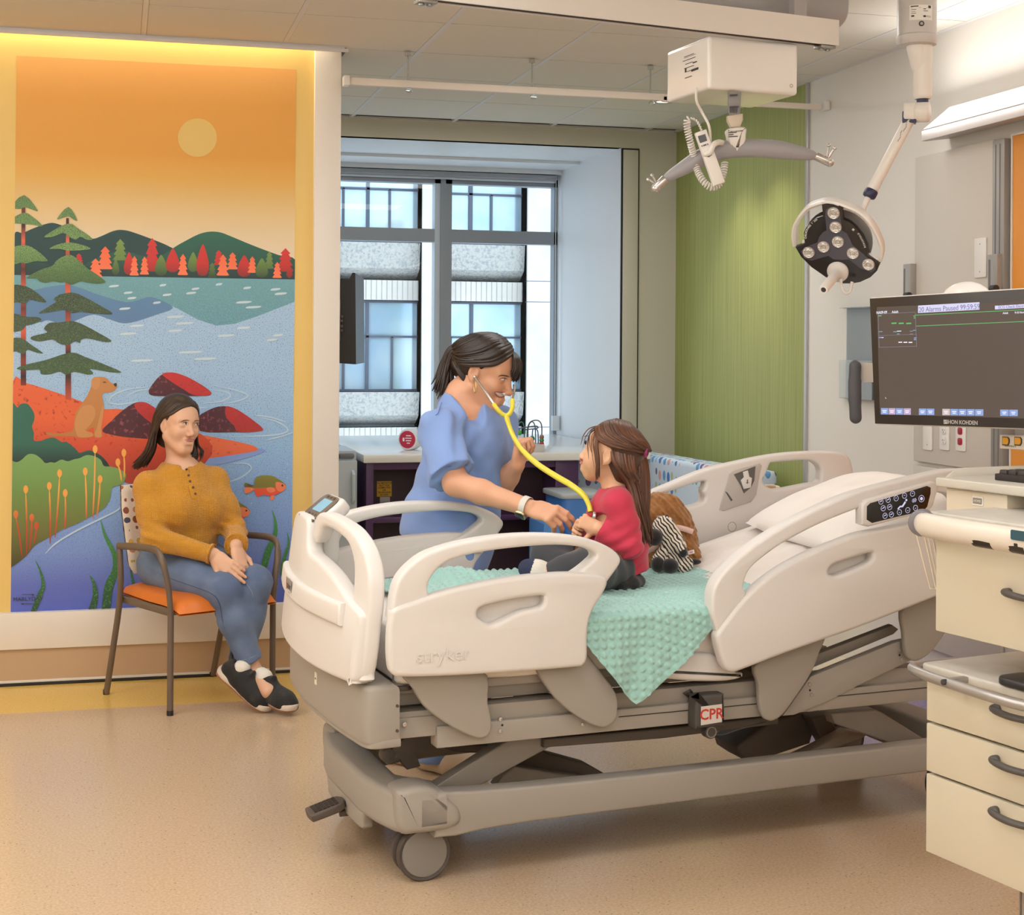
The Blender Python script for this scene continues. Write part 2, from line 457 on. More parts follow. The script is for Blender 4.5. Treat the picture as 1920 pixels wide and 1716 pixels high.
g.bb((nx0, YW-.05, ztop-.09), (xr1, YW+.04, ztop)); g.bb((nx0, YW-.05, zbot), (xr1, YW+.04, zbot+.05), mat=1); g.bb((xr1-.03, YW-.05, zbot), (xr1+.03, YW+.04, ztop))
g.make('window_frame', [M_alu, mat('frame_light', 'B9C4CF', .3, metal=.2)], wroot, smooth=0)
for a, b_ in ((nx0, m1), (m2, xr1-.03)):
    for c, d in ((zbot+.05, zr2), (zr1, ztop-.09)):
        g = G(); g.add([(a, YW, c), (b_, YW, c), (b_, YW, d), (a, YW, d)], [(0, 1, 2, 3)]); g.make('window_pane', M_glass, wroot, smooth=0)
# roller shade cassette with its bead cord
t_ = thing('roller_shade', 'rolled up grey roller shade above the window', 'roller shade', (1.8, YW-.1, 2.5))
g = G(); zc = wz(332, 700)
g.bb((nx0+.02, YW-.135, zc), (jx-.02, YW-.06, nz-.055), bev=.004); g.make('cassette', mat('shade_grey', '999CA3', .5), t_)
g = G(); g.cyl((nx0+.03, YW-.09, zc-.006), (jx-.03, YW-.09, zc-.006), .012, 10); g.make('hem_bar', mat('shade_hem', 'C3C8CE', .5), t_)
g = G(); cx = jx-.03
g.tube([(cx, YW-.12, zc+.03), (cx, YW-.125, .95), (cx+.012, YW-.125, .92), (cx+.02, YW-.125, .95), (cx+.018, YW-.12, zc+.03)], .0025, 6); g.bb((cx-.02, YW-.14, .88), (cx+.03, YW-.11, .98), bev=.004)
g.make('bead_cord', mat('cord_white', 'D5DADD', .5), t_)

# building across the street ------------------------------------------
YF = 14.0
M_conc = mat('facade_concrete', 'CFCDC8', .85, vary=(3, 'BDBBB6', .35, .75))
M_aggr = mat('facade_aggregate', 'B9B9B5', .9, vary=(38, '9A9EA1', .46, .66), bump=(60, .7, .03))
M_frame = mat('facade_window_frame', '4E5666', .5)
M_pane = mat('facade_window_glass', '9FC0D8', .08, metal=.35, vary=(1.1, 'C9DCE8', .35, .6))
fx = lambda x, y=600: onY(x, y, YF).x
fz = lambda y, x=800: onY(x, y, YF).z
fb = thing('building', 'pale concrete building with ribbon windows seen through the window', 'building', (3, YF, -2))
def fbox(x0, x1, y0, y1, p=0., dep=.4, m=0, gg=None, bev=0):
    gg.bb((fx(x0), YF-p, fz(y1)), (fx(x1), YF-p+dep, fz(y0)), mat=m, bev=bev)
g = G()
fbox(200, 1500, -250, 455, 0, .5, 0, g) if 0 else None
for c0, c1 in ((783, 814), (978, 1045), (590, 606), (430, 470), (1180, 1240)):
    fbox(c0, c1, -300, 1300, .16, .5, 0, g)
g.bb((fx(100), YF+.14, -3), (fx(1500), YF+.5, 8))
g.make('wall', mat('facade_inner', '9AA6B2', .8), fb)
FR_ = fb
def spandrel(y0, y1):
    q = G()
    for a, b_ in ((480, 590), (606, 783), (814, 978), (1045, 1180)):
        z1, z0 = fz(y0), fz(y1); xa, xb = fx(a), fx(b_); zm = z0+(z1-z0)*.28
        q.add([(xa, YF-.1, z1), (xb, YF-.1, z1), (xb, YF-.06, zm), (xa, YF-.06, zm), (xb, YF+.10, z0), (xa, YF+.10, z0)], [(0, 1, 2, 3), (3, 2, 4, 5)][::1], 0)
        q.add([(xa, YF-.1, z1), (xb, YF-.1, z1), (xb, YF+.3, z1), (xa, YF+.3, z1)], [(3, 2, 1, 0)], 0)
    q.make('spandrel', M_aggr, fb, smooth=0)
def ribband(y0, y1):
    q = G()
    for a, b_ in ((480, 590), (606, 783), (814, 978), (1045, 1180)):
        xa, xb = fx(a), fx(b_); n = max(3, int((xb-xa)/.05))
        for k in range(n):
            q.bb((xa+(xb-xa)*k/n, YF-.02, fz(y1)), (xa+(xb-xa)*(k+.82)/n, YF+.2, fz(y0)))
        q.bb((xa, YF-.012, fz(y1)), (xb, YF+.2, fz(y0)))
    q.make('ribbed_band', M_conc, fb, smooth=0)
q = G()
for c0, c1 in ((783, 814), (978, 1045), (590, 606), (430, 480), (1180, 1240)): fbox(c0, c1, -300, 1300, .2, .5, 0, q)
for yy in (527, 566, 802): q.bb((fx(978)-.001, YF-.201, fz(yy+1.2)), (fx(1045)+.001, YF-.1, fz(yy)), mat=1)
q.make('pillar', [M_conc, M_frame], fb, smooth=0)
spandrel(460, 526); ribband(529, 566); spandrel(737, 797); ribband(803, 850); spandrel(192, 258); ribband(262, 298)
def fwin(x0, x1, y0, y1, vs, hs, half=()):
    w_ = G(); t = 4
    for a, b_, c, d in ((x0, x1, y0, y0+t), (x0, x1, y1-t, y1), (x0, x0+t, y0, y1), (x1-t, x1, y0, y1)): fbox(a, b_, c, d, -.02, .06, 0, w_)
    for v, th in vs: fbox(v-th/2, v+th/2, y0, y1, -.025, .06, 0, w_)
    for h in hs: fbox(x0, x1, h-2, h+2, -.025, .06, 0, w_)
    for v, ya, yb in half: fbox(v-2, v+2, ya, yb, -.025, .06, 0, w_)
    o = w_.make('window', M_frame, fb, smooth=0)
    p = G(); p.add([(fx(x0), YF+.05, fz(y1)), (fx(x1), YF+.05, fz(y1)), (fx(x1), YF+.05, fz(y0)), (fx(x0), YF+.05, fz(y0))], [(0, 1, 2, 3)]); p.make('pane', M_pane, o, smooth=0)
fwin(604, 787, 299, 458, ((689, 6), ), (359,), ((643, 359, 458), (730, 359, 458)))
fwin(812, 983, 299, 458, ((882, 7),), (363,), ((921, 363, 458),))
fwin(604, 787, 567, 736, ((689, 6),), (634,), ((645, 634, 736), (736, 634, 736)))
fwin(812, 983, 567, 736, ((885, 6),), (634,), ((846, 634, 736),))
fwin(480, 590, 567, 736, (), (634,)); fwin(480, 590, 299, 458, (), (359,)); fwin(1045, 1180, 567, 736, (), (634,)); fwin(1045, 1180, 299, 458, (), (363,))
# ================================================================== hospital bed
M_bw = mat('bed_white', 'DAD6D3', .42, bump=(700, .06, .0004))
M_bt = mat('bed_taupe', '9C968E', .5, bump=(700, .06, .0004))
M_bd = mat('bed_dark', '4A433E', .5)
M_bg = mat('bed_grey', '8F857B', .45)
M_steel = mat('bright_steel', 'C9C7C4', .25, metal=.9)
M_blk = mat('black_plastic', '221F1E', .4)
BED0 = V((2.2, 4.17, 0))
bed = thing('hospital_bed', 'large white and taupe adjustable hospital bed with raised head end on castors', 'hospital bed', b2w(BED0), BA)
FR[bed.name] = Matrix.Translation(BED0)
def SW(pts, w): return [(q.x, q.z) for q in (onW(x, y, w) for x, y in pts)]
def crs(poly, n=5): return cr2(poly, n, True)
SX, SZ = (1, 0, 0), (0, 0, 1)
def mirror_w(gg):
    gg.v = [(p[0], 2*4.17-p[1], p[2]) for p in gg.v]; gg.f = [f[::-1] for f in gg.f]; return gg
# ---- siderail, foot section
panel = [(740, 1165), (746, 1146), (775, 1133), (850, 1108), (950, 1086), (1040, 1075), (1110, 1073), (1140, 1079), (1146, 1092), (1138, 1112), (1120, 1142), (1112, 1168), (1110, 1200), (1110, 1232), (1103, 1246), (1085, 1251), (960, 1262), (850, 1270), (765, 1273), (746, 1268), (739, 1250), (737, 1205)]
arc_o = [(741, 1166), (747, 1122), (757, 1090), (780, 1062), (815, 1038), (880, 1018), (960, 1005), (1040, 1002), (1105, 1008), (1146, 1022), (1168, 1038), (1173, 1052), (1163, 1070), (1150, 1088), (1128, 1118)]
arc_i = [(1040, 1100), (1090, 1074), (1119, 1051), (1126, 1041), (1118, 1032), (1096, 1025), (1052, 1022), (994, 1026), (925, 1035), (880, 1045), (845, 1058), (820, 1082), (811, 1105), (814, 1128), (800, 1160)]
recess = [(905, 1160), (903, 1148), (915, 1138), (960, 1126), (1020, 1117), (1028, 1121), (1022, 1138), (985, 1147), (935, 1171), (920, 1169)]
wf = 3.69
def rail_foot(parent, mirrored):
    g = G()
    g.prism(cr2(SW(arc_o, wf), 4)+cr2(SW(arc_i, wf), 4), (0, wf+.068, 0), SX, SZ, .058, bev=.010, seg=4)
    g.prism(crs(SW(panel, wf)), (0, wf+.045, 0), SX, SZ, .045, bev=.012, seg=4, holes=[crs(SW(recess, wf))])
    g.prism(crs([(x, z) for x, z in SW([(890, 1180), (890, 1130), (960, 1112), (1040, 1105), (1040, 1150), (980, 1165)], wf)]), (0, wf+.05, 0), SX, SZ, .012)
    if mirrored: mirror_w(g)
    return g.make('siderail', M_bw, parent)
rf = rail_foot(bed, False)
g = G()   # raised maker's word on the lower panel and the slim ledge in the grip
q0 = onW(800, 1233, wf); q1 = onW(876, 1227, wf)
g.text('stryker', .052, (q0+q1)/2+V((0, -.0012, 0)), (q1-q0), SZ, .0016)
g.make('maker_word', M_bw, rf)
rail_foot(bed, True)
# inner face recess of the far foot rail: thin raised inset
# ---- siderail, head section
wh = 3.69
harc_o = [(1356, 1185), (1347, 1150), (1346, 1122), (1349, 1100), (1361, 1077), (1392, 1044), (1434, 1010), (1482, 979), (1538, 949), (1608, 918), (1691, 894), (1758, 877), (1800, 870), (1835, 872), (1850, 885), (1846, 910), (1830, 960)]
harc_i = [(1806, 960), (1803, 930), (1785, 916), (1745, 914), (1700, 920), (1640, 937), (1619, 945), (1552, 973), (1496, 1002), (1457, 1027), (1420, 1058), (1408, 1080), (1405, 1100), (1409, 1110), (1395, 1150)]
hpanel = [(1354, 1183), (1373, 1155), (1411, 1108), (1456, 1069), (1496, 1044), (1538, 1023), (1575, 1008), (1613, 993), (1663, 982), (1720, 970), (1790, 956), (1850, 940), (1866, 950), (1868, 1000), (1862, 1062), (1838, 1084), (1759, 1111), (1636, 1162), (1552, 1193), (1479, 1220), (1406, 1249), (1384, 1256), (1369, 1249), (1360, 1226), (1353, 1198)]
hrec = [(1568, 1052), (1560, 1066), (1568, 1072), (1585, 1069), (1630, 1050), (1642, 1040), (1643, 1030), (1636, 1029), (1600, 1040)]
def rail_head(parent, mirrored):
    g = G()
    g.prism(cr2(SW(harc_o, wh), 4)+cr2(SW(harc_i, wh), 4), (0, wh+.066, 0), SX, SZ, .056, bev=.009, seg=4)
    g.prism(crs(SW(hpanel, wh)), (0, wh+.045, 0), SX, SZ, .045, bev=.012, seg=4, holes=[crs(SW(hrec, wh))])
    g.prism(crs(SW([(1545, 1085), (1550, 1045), (1600, 1022), (1660, 1010), (1660, 1050), (1600, 1075)], wh)), (0, wh+.05, 0), SX, SZ, .012)
    if mirrored: mirror_w(g)
    return g.make('siderail', M_bw, parent)
hr = rail_head(bed, False)
# nurse control panel between arc and panel
cp = [(1619, 975), (1619, 938), (1626, 929), (1690, 909), (1750, 892), (1760, 896), (1760, 910), (1752, 938), (1742, 950), (1690, 963), (1632, 979)]
scr = [(1630, 966), (1630, 941), (1636, 935), (1690, 918), (1742, 901), (1749, 904), (1749, 915), (1743, 940), (1736, 948), (1690, 959), (1640, 972)]
g = G(); g.prism(SW(cp, wh-.004), (0, wh+.03, 0), SX, SZ, .04, bev=.007, seg=3); pn = g.make('control_panel', M_bw, hr)
g = G(); g.prism(SW(scr, wh-.012), (0, wh-.009, 0), SX, SZ, .0022, bev=.001); g.make('touch_face', mat('gloss_black', '1B1818', .15), pn)
M_ico = emis('panel_icons', 'D8D4F2', .9)
def ring(gg, c, r, t, X, Y, mat_=None, n=20):
    c = V(c); X = V(X); Y = V(Y); vs = []; fs = []
    for k in range(n):
        a = 2*PI*k/n; d = X*math.cos(a)+Y*math.sin(a); vs += [c+d*r, c+d*(r-t)]
    for k in range(n):
        j = (k+1) % n; fs.append((2*k, 2*j, 2*j+1, 2*k+1))
    gg.add(vs, fs, mat_)
g = G(); wi = wh-.0122
xt, yt = (onW(1700, 915, wi)-onW(1650, 930, wi)).normalized(), V((0, 0, 1))
yt = V((-xt.z, 0, xt.x))
for (px, py, kind) in [(1655.5, 931.5, 's'), (1669, 928, 's'), (1660, 944, 's'), (1672, 941.5, 's'), (1663.5, 958, 's'), (1675.5, 955.5, 's'), (1684, 925, 'u'), (1699.5, 920, 'u'), (1714.5, 916, 'u'), (1690.5, 951, 'd'), (1706, 947, 'd'), (1720.5, 942.5, 'd'), (1731.5, 925, 'b')]:
    c = onW(px, py, wi); r = .0085 if kind != 'b' else .0105
    ring(g, c, r, .0013, xt, yt)
    if kind in 'ud':
        s_ = 1 if kind == 'u' else -1
        g.add([c-xt*.004-yt*.001*s_, c+yt*.003*s_, c+xt*.004-yt*.001*s_, c+yt*.001*s_, ], [(0, 3, 1), (3, 2, 1)] if s_ > 0 else [(0, 1, 3), (3, 1, 2)])
    elif kind == 's': g.add([c-xt*.005-yt*.0012, c+xt*.005+yt*.0004, c+xt*.004+yt*.003, c-xt*.004+yt*.001], [(0, 1, 2, 3)])
    else: ring(g, c, .005, .005, xt, yt)
c = onW(1695, 937, wi)   # reclining figure
for a, b_, t_ in (((-.017, -.009), (-.006, -.003), .0022), ((-.006, -.003), (.000, -.006), .0022), ((.000, -.006), (.014, .006), .0028)):
    A = c+xt*a[0]+yt*a[1]; B = c+xt*b_[0]+yt*b_[1]; n_ = (B-A).normalized().cross(V((0, 1, 0)))*t_
    g.add([A-n_, B-n_, B+n_, A+n_], [(0, 1, 2, 3), (3, 2, 1, 0)])
ring(g, c+xt*.018+yt*.010, .0035, .0035, xt, yt)
c = onW(1718, 928.5, wi)
for dx, dy in ((-.006, .0), (.006, .0), (-.003, .004), (.004, .004), (-.004, -.004), (.003, -.004), (0, 0)):
    A = c+xt*dx+yt*dy; g.add([A-xt*.003-yt*.0008, A+xt*.003-yt*.0008, A+xt*.003+yt*.0012, A-xt*.003+yt*.0008], [(0, 1, 2, 3)])
g.make('lit_icons', M_ico, pn, smooth=0)
# far head siderail, seen from inside
wr = 4.61
out = [(1190, 960), (1200, 935), (1227, 919), (1265, 902), (1327, 876), (1392, 859), (1455, 846), (1512, 840), (1560, 839), (1584, 842), (1597, 851), (1604, 872), (1609, 905), (1612, 960), (1600, 1040), (1500, 1075), (1400, 1110), (1300, 1150), (1250, 1160), (1225, 1140), (1205, 1060), (1192, 1000)]
h1 = [(1216, 970), (1214, 945), (1225, 931), (1262, 918), (1300, 905), (1325, 898), (1327, 905), (1323, 917), (1327, 926), (1321, 938), (1294, 947), (1271, 955), (1240, 966), (1224, 974)]
h2 = [(1435, 893), (1441, 882), (1448, 864), (1456, 861), (1512, 856), (1534, 861), (1543, 872), (1543, 886), (1540, 897), (1520, 900), (1462, 911), (1440, 903)]
g = G()
g.prism(crs(SW(out, wr)), (0, wr+.05, 0), SX, SZ, .05, bev=.012, seg=4, holes=[crs(SW(h1, wr), 4), crs(SW(h2, wr), 4)])
hr2 = g.make('siderail', M_bw, bed)
ob = SW([(1352, 951), (1355, 938), (1370, 884), (1378, 878), (1427, 863), (1431, 867), (1428, 880), (1421, 922), (1412, 935), (1360, 953)], wr)
g = G(); g.prism(ob, (0, wr+.002, 0), SX, SZ, .006, bev=.003, mat=0)
g.prism(SW([(1378, 884), (1418, 868), (1416, 895), (1410, 908), (1397, 919), (1391, 905)], wr), (0, wr-.003, 0), SX, SZ, .003, mat=1)
g.prism(SW([(1394, 879), (1403, 876), (1406, 888), (1411, 890), (1409, 908), (1396, 911), (1390, 895), (1396, 889)], wr), (0, wr-.004, 0), SX, SZ, .006, bev=.002, mat=2)
g.prism(SW([(1401, 893), (1403, 893), (1403, 898), (1405, 898), (1402, 901), (1399, 899), (1401, 898)], wr), (0, wr-.0095, 0), SX, SZ, .001, mat=1)
g.prism(SW([(1362, 916), (1366, 918), (1376, 932), (1373, 934)], wr), (0, wr-.002, 0), SX, SZ, .004, mat=1)
g.make('latch_recess', [mat('rail_grey', 'B9B3AE', .4), mat('rail_dark', '5E5A58', .5), M_bw], hr2)
g = G(); c = onW(1377, 982.5, wr)
for k in range(34):
    a = 2*PI*k/34; g.ell(c+V((math.cos(a)*.0165, -.0003, math.sin(a)*.0165)), .0011, seg=6, rings=4)
g.make('speaker_grille', mat('rail_dark', '5E5A58', .5), hr2)
# ---- hip plates carrying the rails
for pts, w_ in (([(772, 1262), (913, 1258), (926, 1320), (934, 1362), (931, 1376), (924, 1384), (908, 1387), (880, 1377), (845, 1358), (808, 1330), (785, 1295)], 3.735),
                ([(1018, 1245), (1100, 1225), (1112, 1228), (1140, 1262), (1167, 1300), (1170, 1330), (1167, 1348), (1155, 1359), (1140, 1364), (1112, 1354), (1080, 1334), (1045, 1300)], 3.735),
                ([(1434, 1235), (1552, 1180), (1546, 1222), (1530, 1261), (1500, 1308), (1480, 1335), (1466, 1345), (1456, 1347), (1444, 1340), (1437, 1320), (1434, 1280)], 3.735),
                ([(1707, 1128), (1790, 1090), (1800, 1130), (1786, 1171), (1768, 1200), (1750, 1220), (1730, 1231), (1717, 1227), (1710, 1216), (1706, 1180)], 3.735)):
    for mir in (0, 1):
        g = G(); g.prism(crs(SW(pts, w_), 4), (0, w_+.03, 0), SX, SZ, .022, bev=.006, seg=3)
        if mir: mirror_w(g)
        g.make('rail_support', M_bt, bed)
# ---- litter frame
def bolts(heads, holes, w_, m, parent):
    for px, py in heads: c = onW(px, py, w_); g = G(); g.cyl(c+V((0, .003, 0)), c-V((0, .003, 0)), .006, 12, bev=.001); g.make('bolt', m, parent)
    for px, py in holes: c = onW(px, py, w_); g = G(); g.cyl(c+V((0, .002, 0)), c-V((0, .001, 0)), .0035, 10); g.make('bolt_hole', M_blk, parent)
for mir in (0, 1):
    g = G()
    g.bb((1.17, 3.79, .43), (2.95, 3.85, .475), bev=.004); g.bb((1.3, 3.775, .372), (2.95, 3.83, .432), bev=.006)
    g.bb((1.17, 3.785, .405), (1.34, 3.83, .46), bev=.004)
    g.bb((1.21, 3.83, .48), (2.18, 3.9, .525), bev=.01)
    if mir: mirror_w(g)
    fr = g.make('side_frame', M_bt, bed)
    if not mir:
        g = G()
        bolts([(947.5, 1349), (947.5, 1371), (1102, 1357), (768, 1361)], [(951, 1360)], 3.775, M_steel, fr)
        g = G(); a = onW(1170, 1342, 3.773); b_ = onW(1430, 1318, 3.773); g.bb((a.x, 3.7735, a.z-.0012), (2.9, 3.78, a.z+.0012)); g.make('seam', M_blk, fr, smooth=0)
g = G()
for s_ in (1.25, 1.62, 2.0, 2.35): g.bb((s_, 3.8, .43), (s_+.05, 4.54, .47), bev=.004)
for w_ in (4.0, 4.34): g.bb((1.2, w_, .40), (2.9, w_+.03, .43))
g.make('cross_frame', M_bg, bed)
g = G(); g.bb((1.19, 3.80, .52), (2.24, 4.54, .545), bev=.006); g.make('deck', M_bt, bed)
g = G()   # knee gatch tray lip and deck edge seen between the rails
g.prism(crs(SW([(1170, 1250), (1290, 1222), (1360, 1226), (1390, 1255), (1404, 1258), (1396, 1268), (1360, 1274), (1290, 1273), (1200, 1262)], 3.745), 4), (0, 3.80, 0), SX, SZ, .05, bev=.01, seg=3)
g.make('deck_lip', M_bw, bed)
# raised back section: side plates
def tilt(s_, z_, off): return (s_, 4.17, z_)
back_plate = [(1481, 1333), (1545, 1222), (1548, 1232), (1700, 1160), (1712, 1150), (1716, 1232), (1600, 1292), (1560, 1315), (1500, 1340)]
for mir in (0, 1):
    g = G(); g.prism(SW([(1478, 1337), (1530, 1262), (1690, 1195), (1712, 1190), (1718, 1230), (1640, 1268), (1560, 1310), (1500, 1335)], 3.765), (0, 3.80, 0), SX, SZ, .03, bev=.004)
    g.prism(SW([(1540, 1232), (1700, 1168), (1712, 1176), (1702, 1186), (1550, 1252), (1532, 1262)], 3.78), (0, 3.86, 0), SX, SZ, .03, bev=.006)
    if mir: mirror_w(g)
    o = g.make('back_plate', M_bt, bed)
    if not mir:
        g = G()
        bolts([(1526.5, 1276), (1530.5, 1295.5), (1694, 1210), (1698, 1227)], [(1527, 1287), (1694, 1219)], 3.77, M_bt, o)
g = G()
bd = V((math.cos(.262), 0, math.sin(.262))); h0 = V((2.25, 4.17, .535))
Mt = Matrix.Translation(h0) @ Matrix.Rotation(-.262, 4, 'Y')
g.box((0, 0, 0), (.1, .1, .1)); g = G()
g.box(Mt @ V((.46, 0, 0)), (.94, .76, .03), Matrix.Rotation(-.262, 4, 'Y'), bev=.006)
g.make('back_deck', M_bt, bed)
# ---- foot bumper
def plan(gg, pts, z0, z1, bev=.01, m=None): gg.prism(pts, (0, 0, z0), (1, 0, 0), (0, 1, 0), z1-z0, bev=bev, seg=3, mat=m)
g = G()
fo = cr2([(1.185, 3.742), (1.12, 3.738), (1.093, 3.76), (1.082, 3.83), (1.068, 4.0), (1.064, 4.17), (1.068, 4.34), (1.082, 4.51), (1.093, 4.58), (1.12, 4.602), (1.185, 4.598)], 5)
plan(g, fo+[(1.185, 4.5), (1.185, 3.85)], .40, .56, .016)
plan(g, [(x+.004, w_) for x, w_ in fo]+[(1.185, 4.5), (1.185, 3.85)], .396, .42, .004)
bump = g.make('foot_bumper', M_bt, bed)
for z_ in (.44, .505): g = G(); g.cyl((1.178, 3.737, z_), (1.178, 3.744, z_), .004, 10); g.make('screw', M_bd, bump)
g = G()
c = onS(627, 1305, 1.079); g.prism(rrect(.05, .075, .014, 4), (1.092, c.y, c.z), (0, -1, 0), SZ, .014, bev=.004)
g.prism(rrect(.034, .05, .008, 4), (1.0782, c.y, c.z+.006), (0, -1, 0), SZ, .001, mat=1)
g.make('pull_latch', [M_bt, mat('taupe_shadow', '8C7F72', .5)], bump)
g = G(); c = onS(600, 1309, 1.066); g.prism(rrect(.075, .022, .01, 4), (1.069, c.y, c.z), (0, -1, 0), SZ, .004, bev=.001); g.make('lamp_slot', mat('slot_grey', '6A645F', .3), bump)
g = G(); c = onS(602, 1277, 1.066); g.prism(rrect(.022, .034, .001, 2), (1.0665, c.y, c.z), (0, -1, 0), SZ, .004, mat=0); g.prism(rrect(.012, .005, .001, 2), (1.0624, c.y, c.z), (0, -1, 0), SZ, .0004, mat=1); g.make('label_sticker', [mat('sticker_white', 'E8E2D4', .5), M_bd], bump)
for w_ in (3.80, 4.54): g = G(); g.cyl((1.205, w_, .54), (1.205, w_, .60), .022, 20, bev=.003); g.cyl((1.205, w_, .535), (1.205, w_, .548), .032, 20, bev=.002, mat=1); g.make('corner_socket', [M_bg, M_bd], bed)
# ---- footboard
def fb_s(w_, z_): return 1.066+.045*((w_-4.17)/.42)**2+.12*(z_-.56)
def fb_bend(p): return V((p.x+fb_s(p.y, p.z), p.y, p.z))
cuts = [(1, 3.74+.035*k) for k in range(25)]
YW_, Zz = (0, 1, 0), (0, 0, 1)
g = G()
shell = [(3.755, .60), (3.765, .572), (3.80, .565), (4.17, .562), (4.50, .572), (4.555, .60), (4.583, .66), (4.586, .76), (4.58, .83), (4.55, .90), (4.48, .94), (4.3, .945), (4.255, .93), (4.235, .885), (4.20, .855), (4.10, .845), (3.98, .825), (3.87, .785), (3.82, .765), (3.77, .75), (3.757, .72)]
g.prism(crs(shell, 4), (0, 0, 0), YW_, Zz, -.05, bev=.012, seg=3)
g.bend(fb_bend, cuts); ft = g.make('footboard', M_bw, bed)
g = G()   # raised rim around the big panel: outer ring
ro = cr2([(3.75, .64), (3.757, .592), (3.79, .566), (4.17, .560), (4.50, .568), (4.558, .60), (4.588, .66), (4.592, .745), (4.586, .765), (4.5, .758), (4.17, .752), (3.875, .752), (3.85, .762), (3.852, .80), (3.862, .85), (3.885, .885), (3.93, .915), (4.02, .932), (4.12, .935), (4.16, .92), (4.19, .885), (4.215, .88), (4.24, .90), (4.235, .94), (4.20, .965), (4.12, .972), (4.0, .965), (3.9, .948), (3.82, .91), (3.775, .86), (3.755, .80), (3.75, .70)], 4, True)
ri = crs([(3.835, .628), (3.86, .61), (4.17, .603), (4.45, .612), (4.51, .65), (4.535, .69), (4.53, .708), (4.17, .70), (3.87, .70), (3.84, .69)], 4)
g.prism(ro, (-.034, 0, 0), YW_, Zz, .046, bev=.012, seg=3, holes=[ri])
g.bend(fb_bend, cuts); g.make('rim_handle', M_bw, ft)
g = G()   # chart ledge
g.prism(cr2([(3.85, .703), (4.0, .703), (4.3, .703), (4.56, .712), (4.585, .735), (4.585, .775), (4.5, .770), (4.3, .765), (4.0, .763), (3.85, .763)], 3), (-.066, 0, 0), YW_, Zz, .04, bev=.01, seg=3)
g.bend(fb_bend, cuts); led = g.make('chart_ledge', M_bw, ft)
g = G(); lw = 4.33
def onledge(x, z): w_ = lw-x; return V((fb_s(w_, .735)-.0664-.001, w_, .737+z))
g.prism(rrect(.085, .04, .004, 2), (0, 0, 0), (-1, 0, 0), (0, 1, 0), .0, mat=0) if 0 else None
g.add([onledge(a, b_) for a, b_ in rrect(.10, .046, .003, 2)], [tuple(range(12))], 0)
g.text('stryker', .026, (0, 0, 0), (1, 0, 0), (0, 1, 0), mat=1, bold=True, fn=lambda x, y: onledge(x-.002, y+.002)-V((.0006, 0, 0)))
g.text('InTouch', .009, (0, 0, 0), (1, 0, 0), (0, 1, 0), mat=1, fn=lambda x, y: onledge(x+.012, y-.016)-V((.0006, 0, 0)))
g.add([onledge(a, b_)-V((.0007, 0, 0)) for a, b_ in rrect(.012, .03, .002, 2, -.037, .002)], [tuple(range(12))], 2)
g.make('maker_badge', [mat('badge_grey', '9A9793', .4), mat('badge_ink', '262428', .5), mat('badge_orange', 'C9552A', .5)], led, smooth=0)
# console with lcd
con = G()
cc = onS(612, 985, 1.08); 
ca = .9
cX = V((0, -1, 0)); cY = V((math.sin(ca), 0, math.cos(ca)))
cO = V((1.125, 4.335, .965)); nC = cX.cross(cY)
con.prism(rrect(.19, .12, .035, 5), cO, cX, cY, -.045, bev=.014, seg=4, mat=0)
con.bb((1.105, 4.26, .80), (1.165, 4.41, .94), bev=.025, seg=3, mat=0)
co_ = con.make('console', M_bw, ft)
g = G()
g.prism(rrect(.165, .10, .028, 5), cO+nC*.0005, cX, cY, .004, bev=.002, mat=0)
fO = cO-cY*.05+nC*.002
g.prism([(-.0825, .004), (.0825, .004), (.06, -.04), (.03, -.068), (-.03, -.068), (-.06, -.04)], fO, cX, V((.18, 0, 1)).normalized(), .008, bev=.002, mat=0)
g.make('console_face', mat('console_brown', '6E6156', .35), co_)
g = G(); g.prism(rrect(.095, .05, .004, 3, .008, .006), cO+nC*.005, cX, cY, .001, mat=0)
for k in range(3):
    for yy in (.041, -.033): g.prism(rrect(.018, .007, .002, 2, -.03+.035*k, yy), cO+nC*.0046, cX, cY, .0012, mat=1)
g.make('lcd_screen', [mat('lcd_blue', '7FA9BE', .2, emit=('8FB8CC', .25)), mat('key_dark', '4A4038', .4)], co_)
# ---- lift arms and base
M_arm = mat('bed_arm', '948D85', .5); M_armd = mat('bed_arm_dark', '5C544E', .5)
def armp(pts, w0, th, m, name, mir=False, bev=.006):
    g = G(); g.prism(SW(pts, w0), (0, w0+th, 0), SX, SZ, th, bev=bev, seg=3)
    if mir: mirror_w(g)
    return g.make(name, m, bed)
for mir in (False, True):
    armp([(808, 1490), (955, 1393), (965, 1386), (1048, 1378), (1048, 1397), (975, 1438), (930, 1464), (897, 1482)], 3.90, .05, M_arm, 'lift_arm', mir)
    armp([(1568, 1330), (1650, 1321), (1665, 1328), (1770, 1392), (1760, 1406), (1700, 1392), (1640, 1371), (1575, 1350)], 3.90, .05, M_arm, 'lift_arm', mir)
g = G(); g.prism(SW([(733, 1418), (770, 1385), (815, 1374), (815, 1405), (790, 1415), (800, 1440), (775, 1447), (760, 1428), (738, 1438)], 3.98), (0, 4.03, 0), SX, SZ, .05, bev=.005)
c = onW(738, 1420, 3.98); g.cyl(c+V((0, -.004, 0)), c+V((0, .03, 0)), .02, 18, bev=.003); g.make('lift_link', M_armd, bed)
armp([(830, 1400), (1000, 1395), (1040, 1412), (1110, 1430), (1150, 1452), (1120, 1460), (1040, 1448), (985, 1440), (940, 1415), (860, 1412)], 4.25, .05, M_armd, 'lift_link')
armp([(975, 1437), (1010, 1443), (1100, 1455), (1120, 1462), (1000, 1470), (940, 1475), (955, 1455)], 4.2, .05, M_arm, 'lift_link')
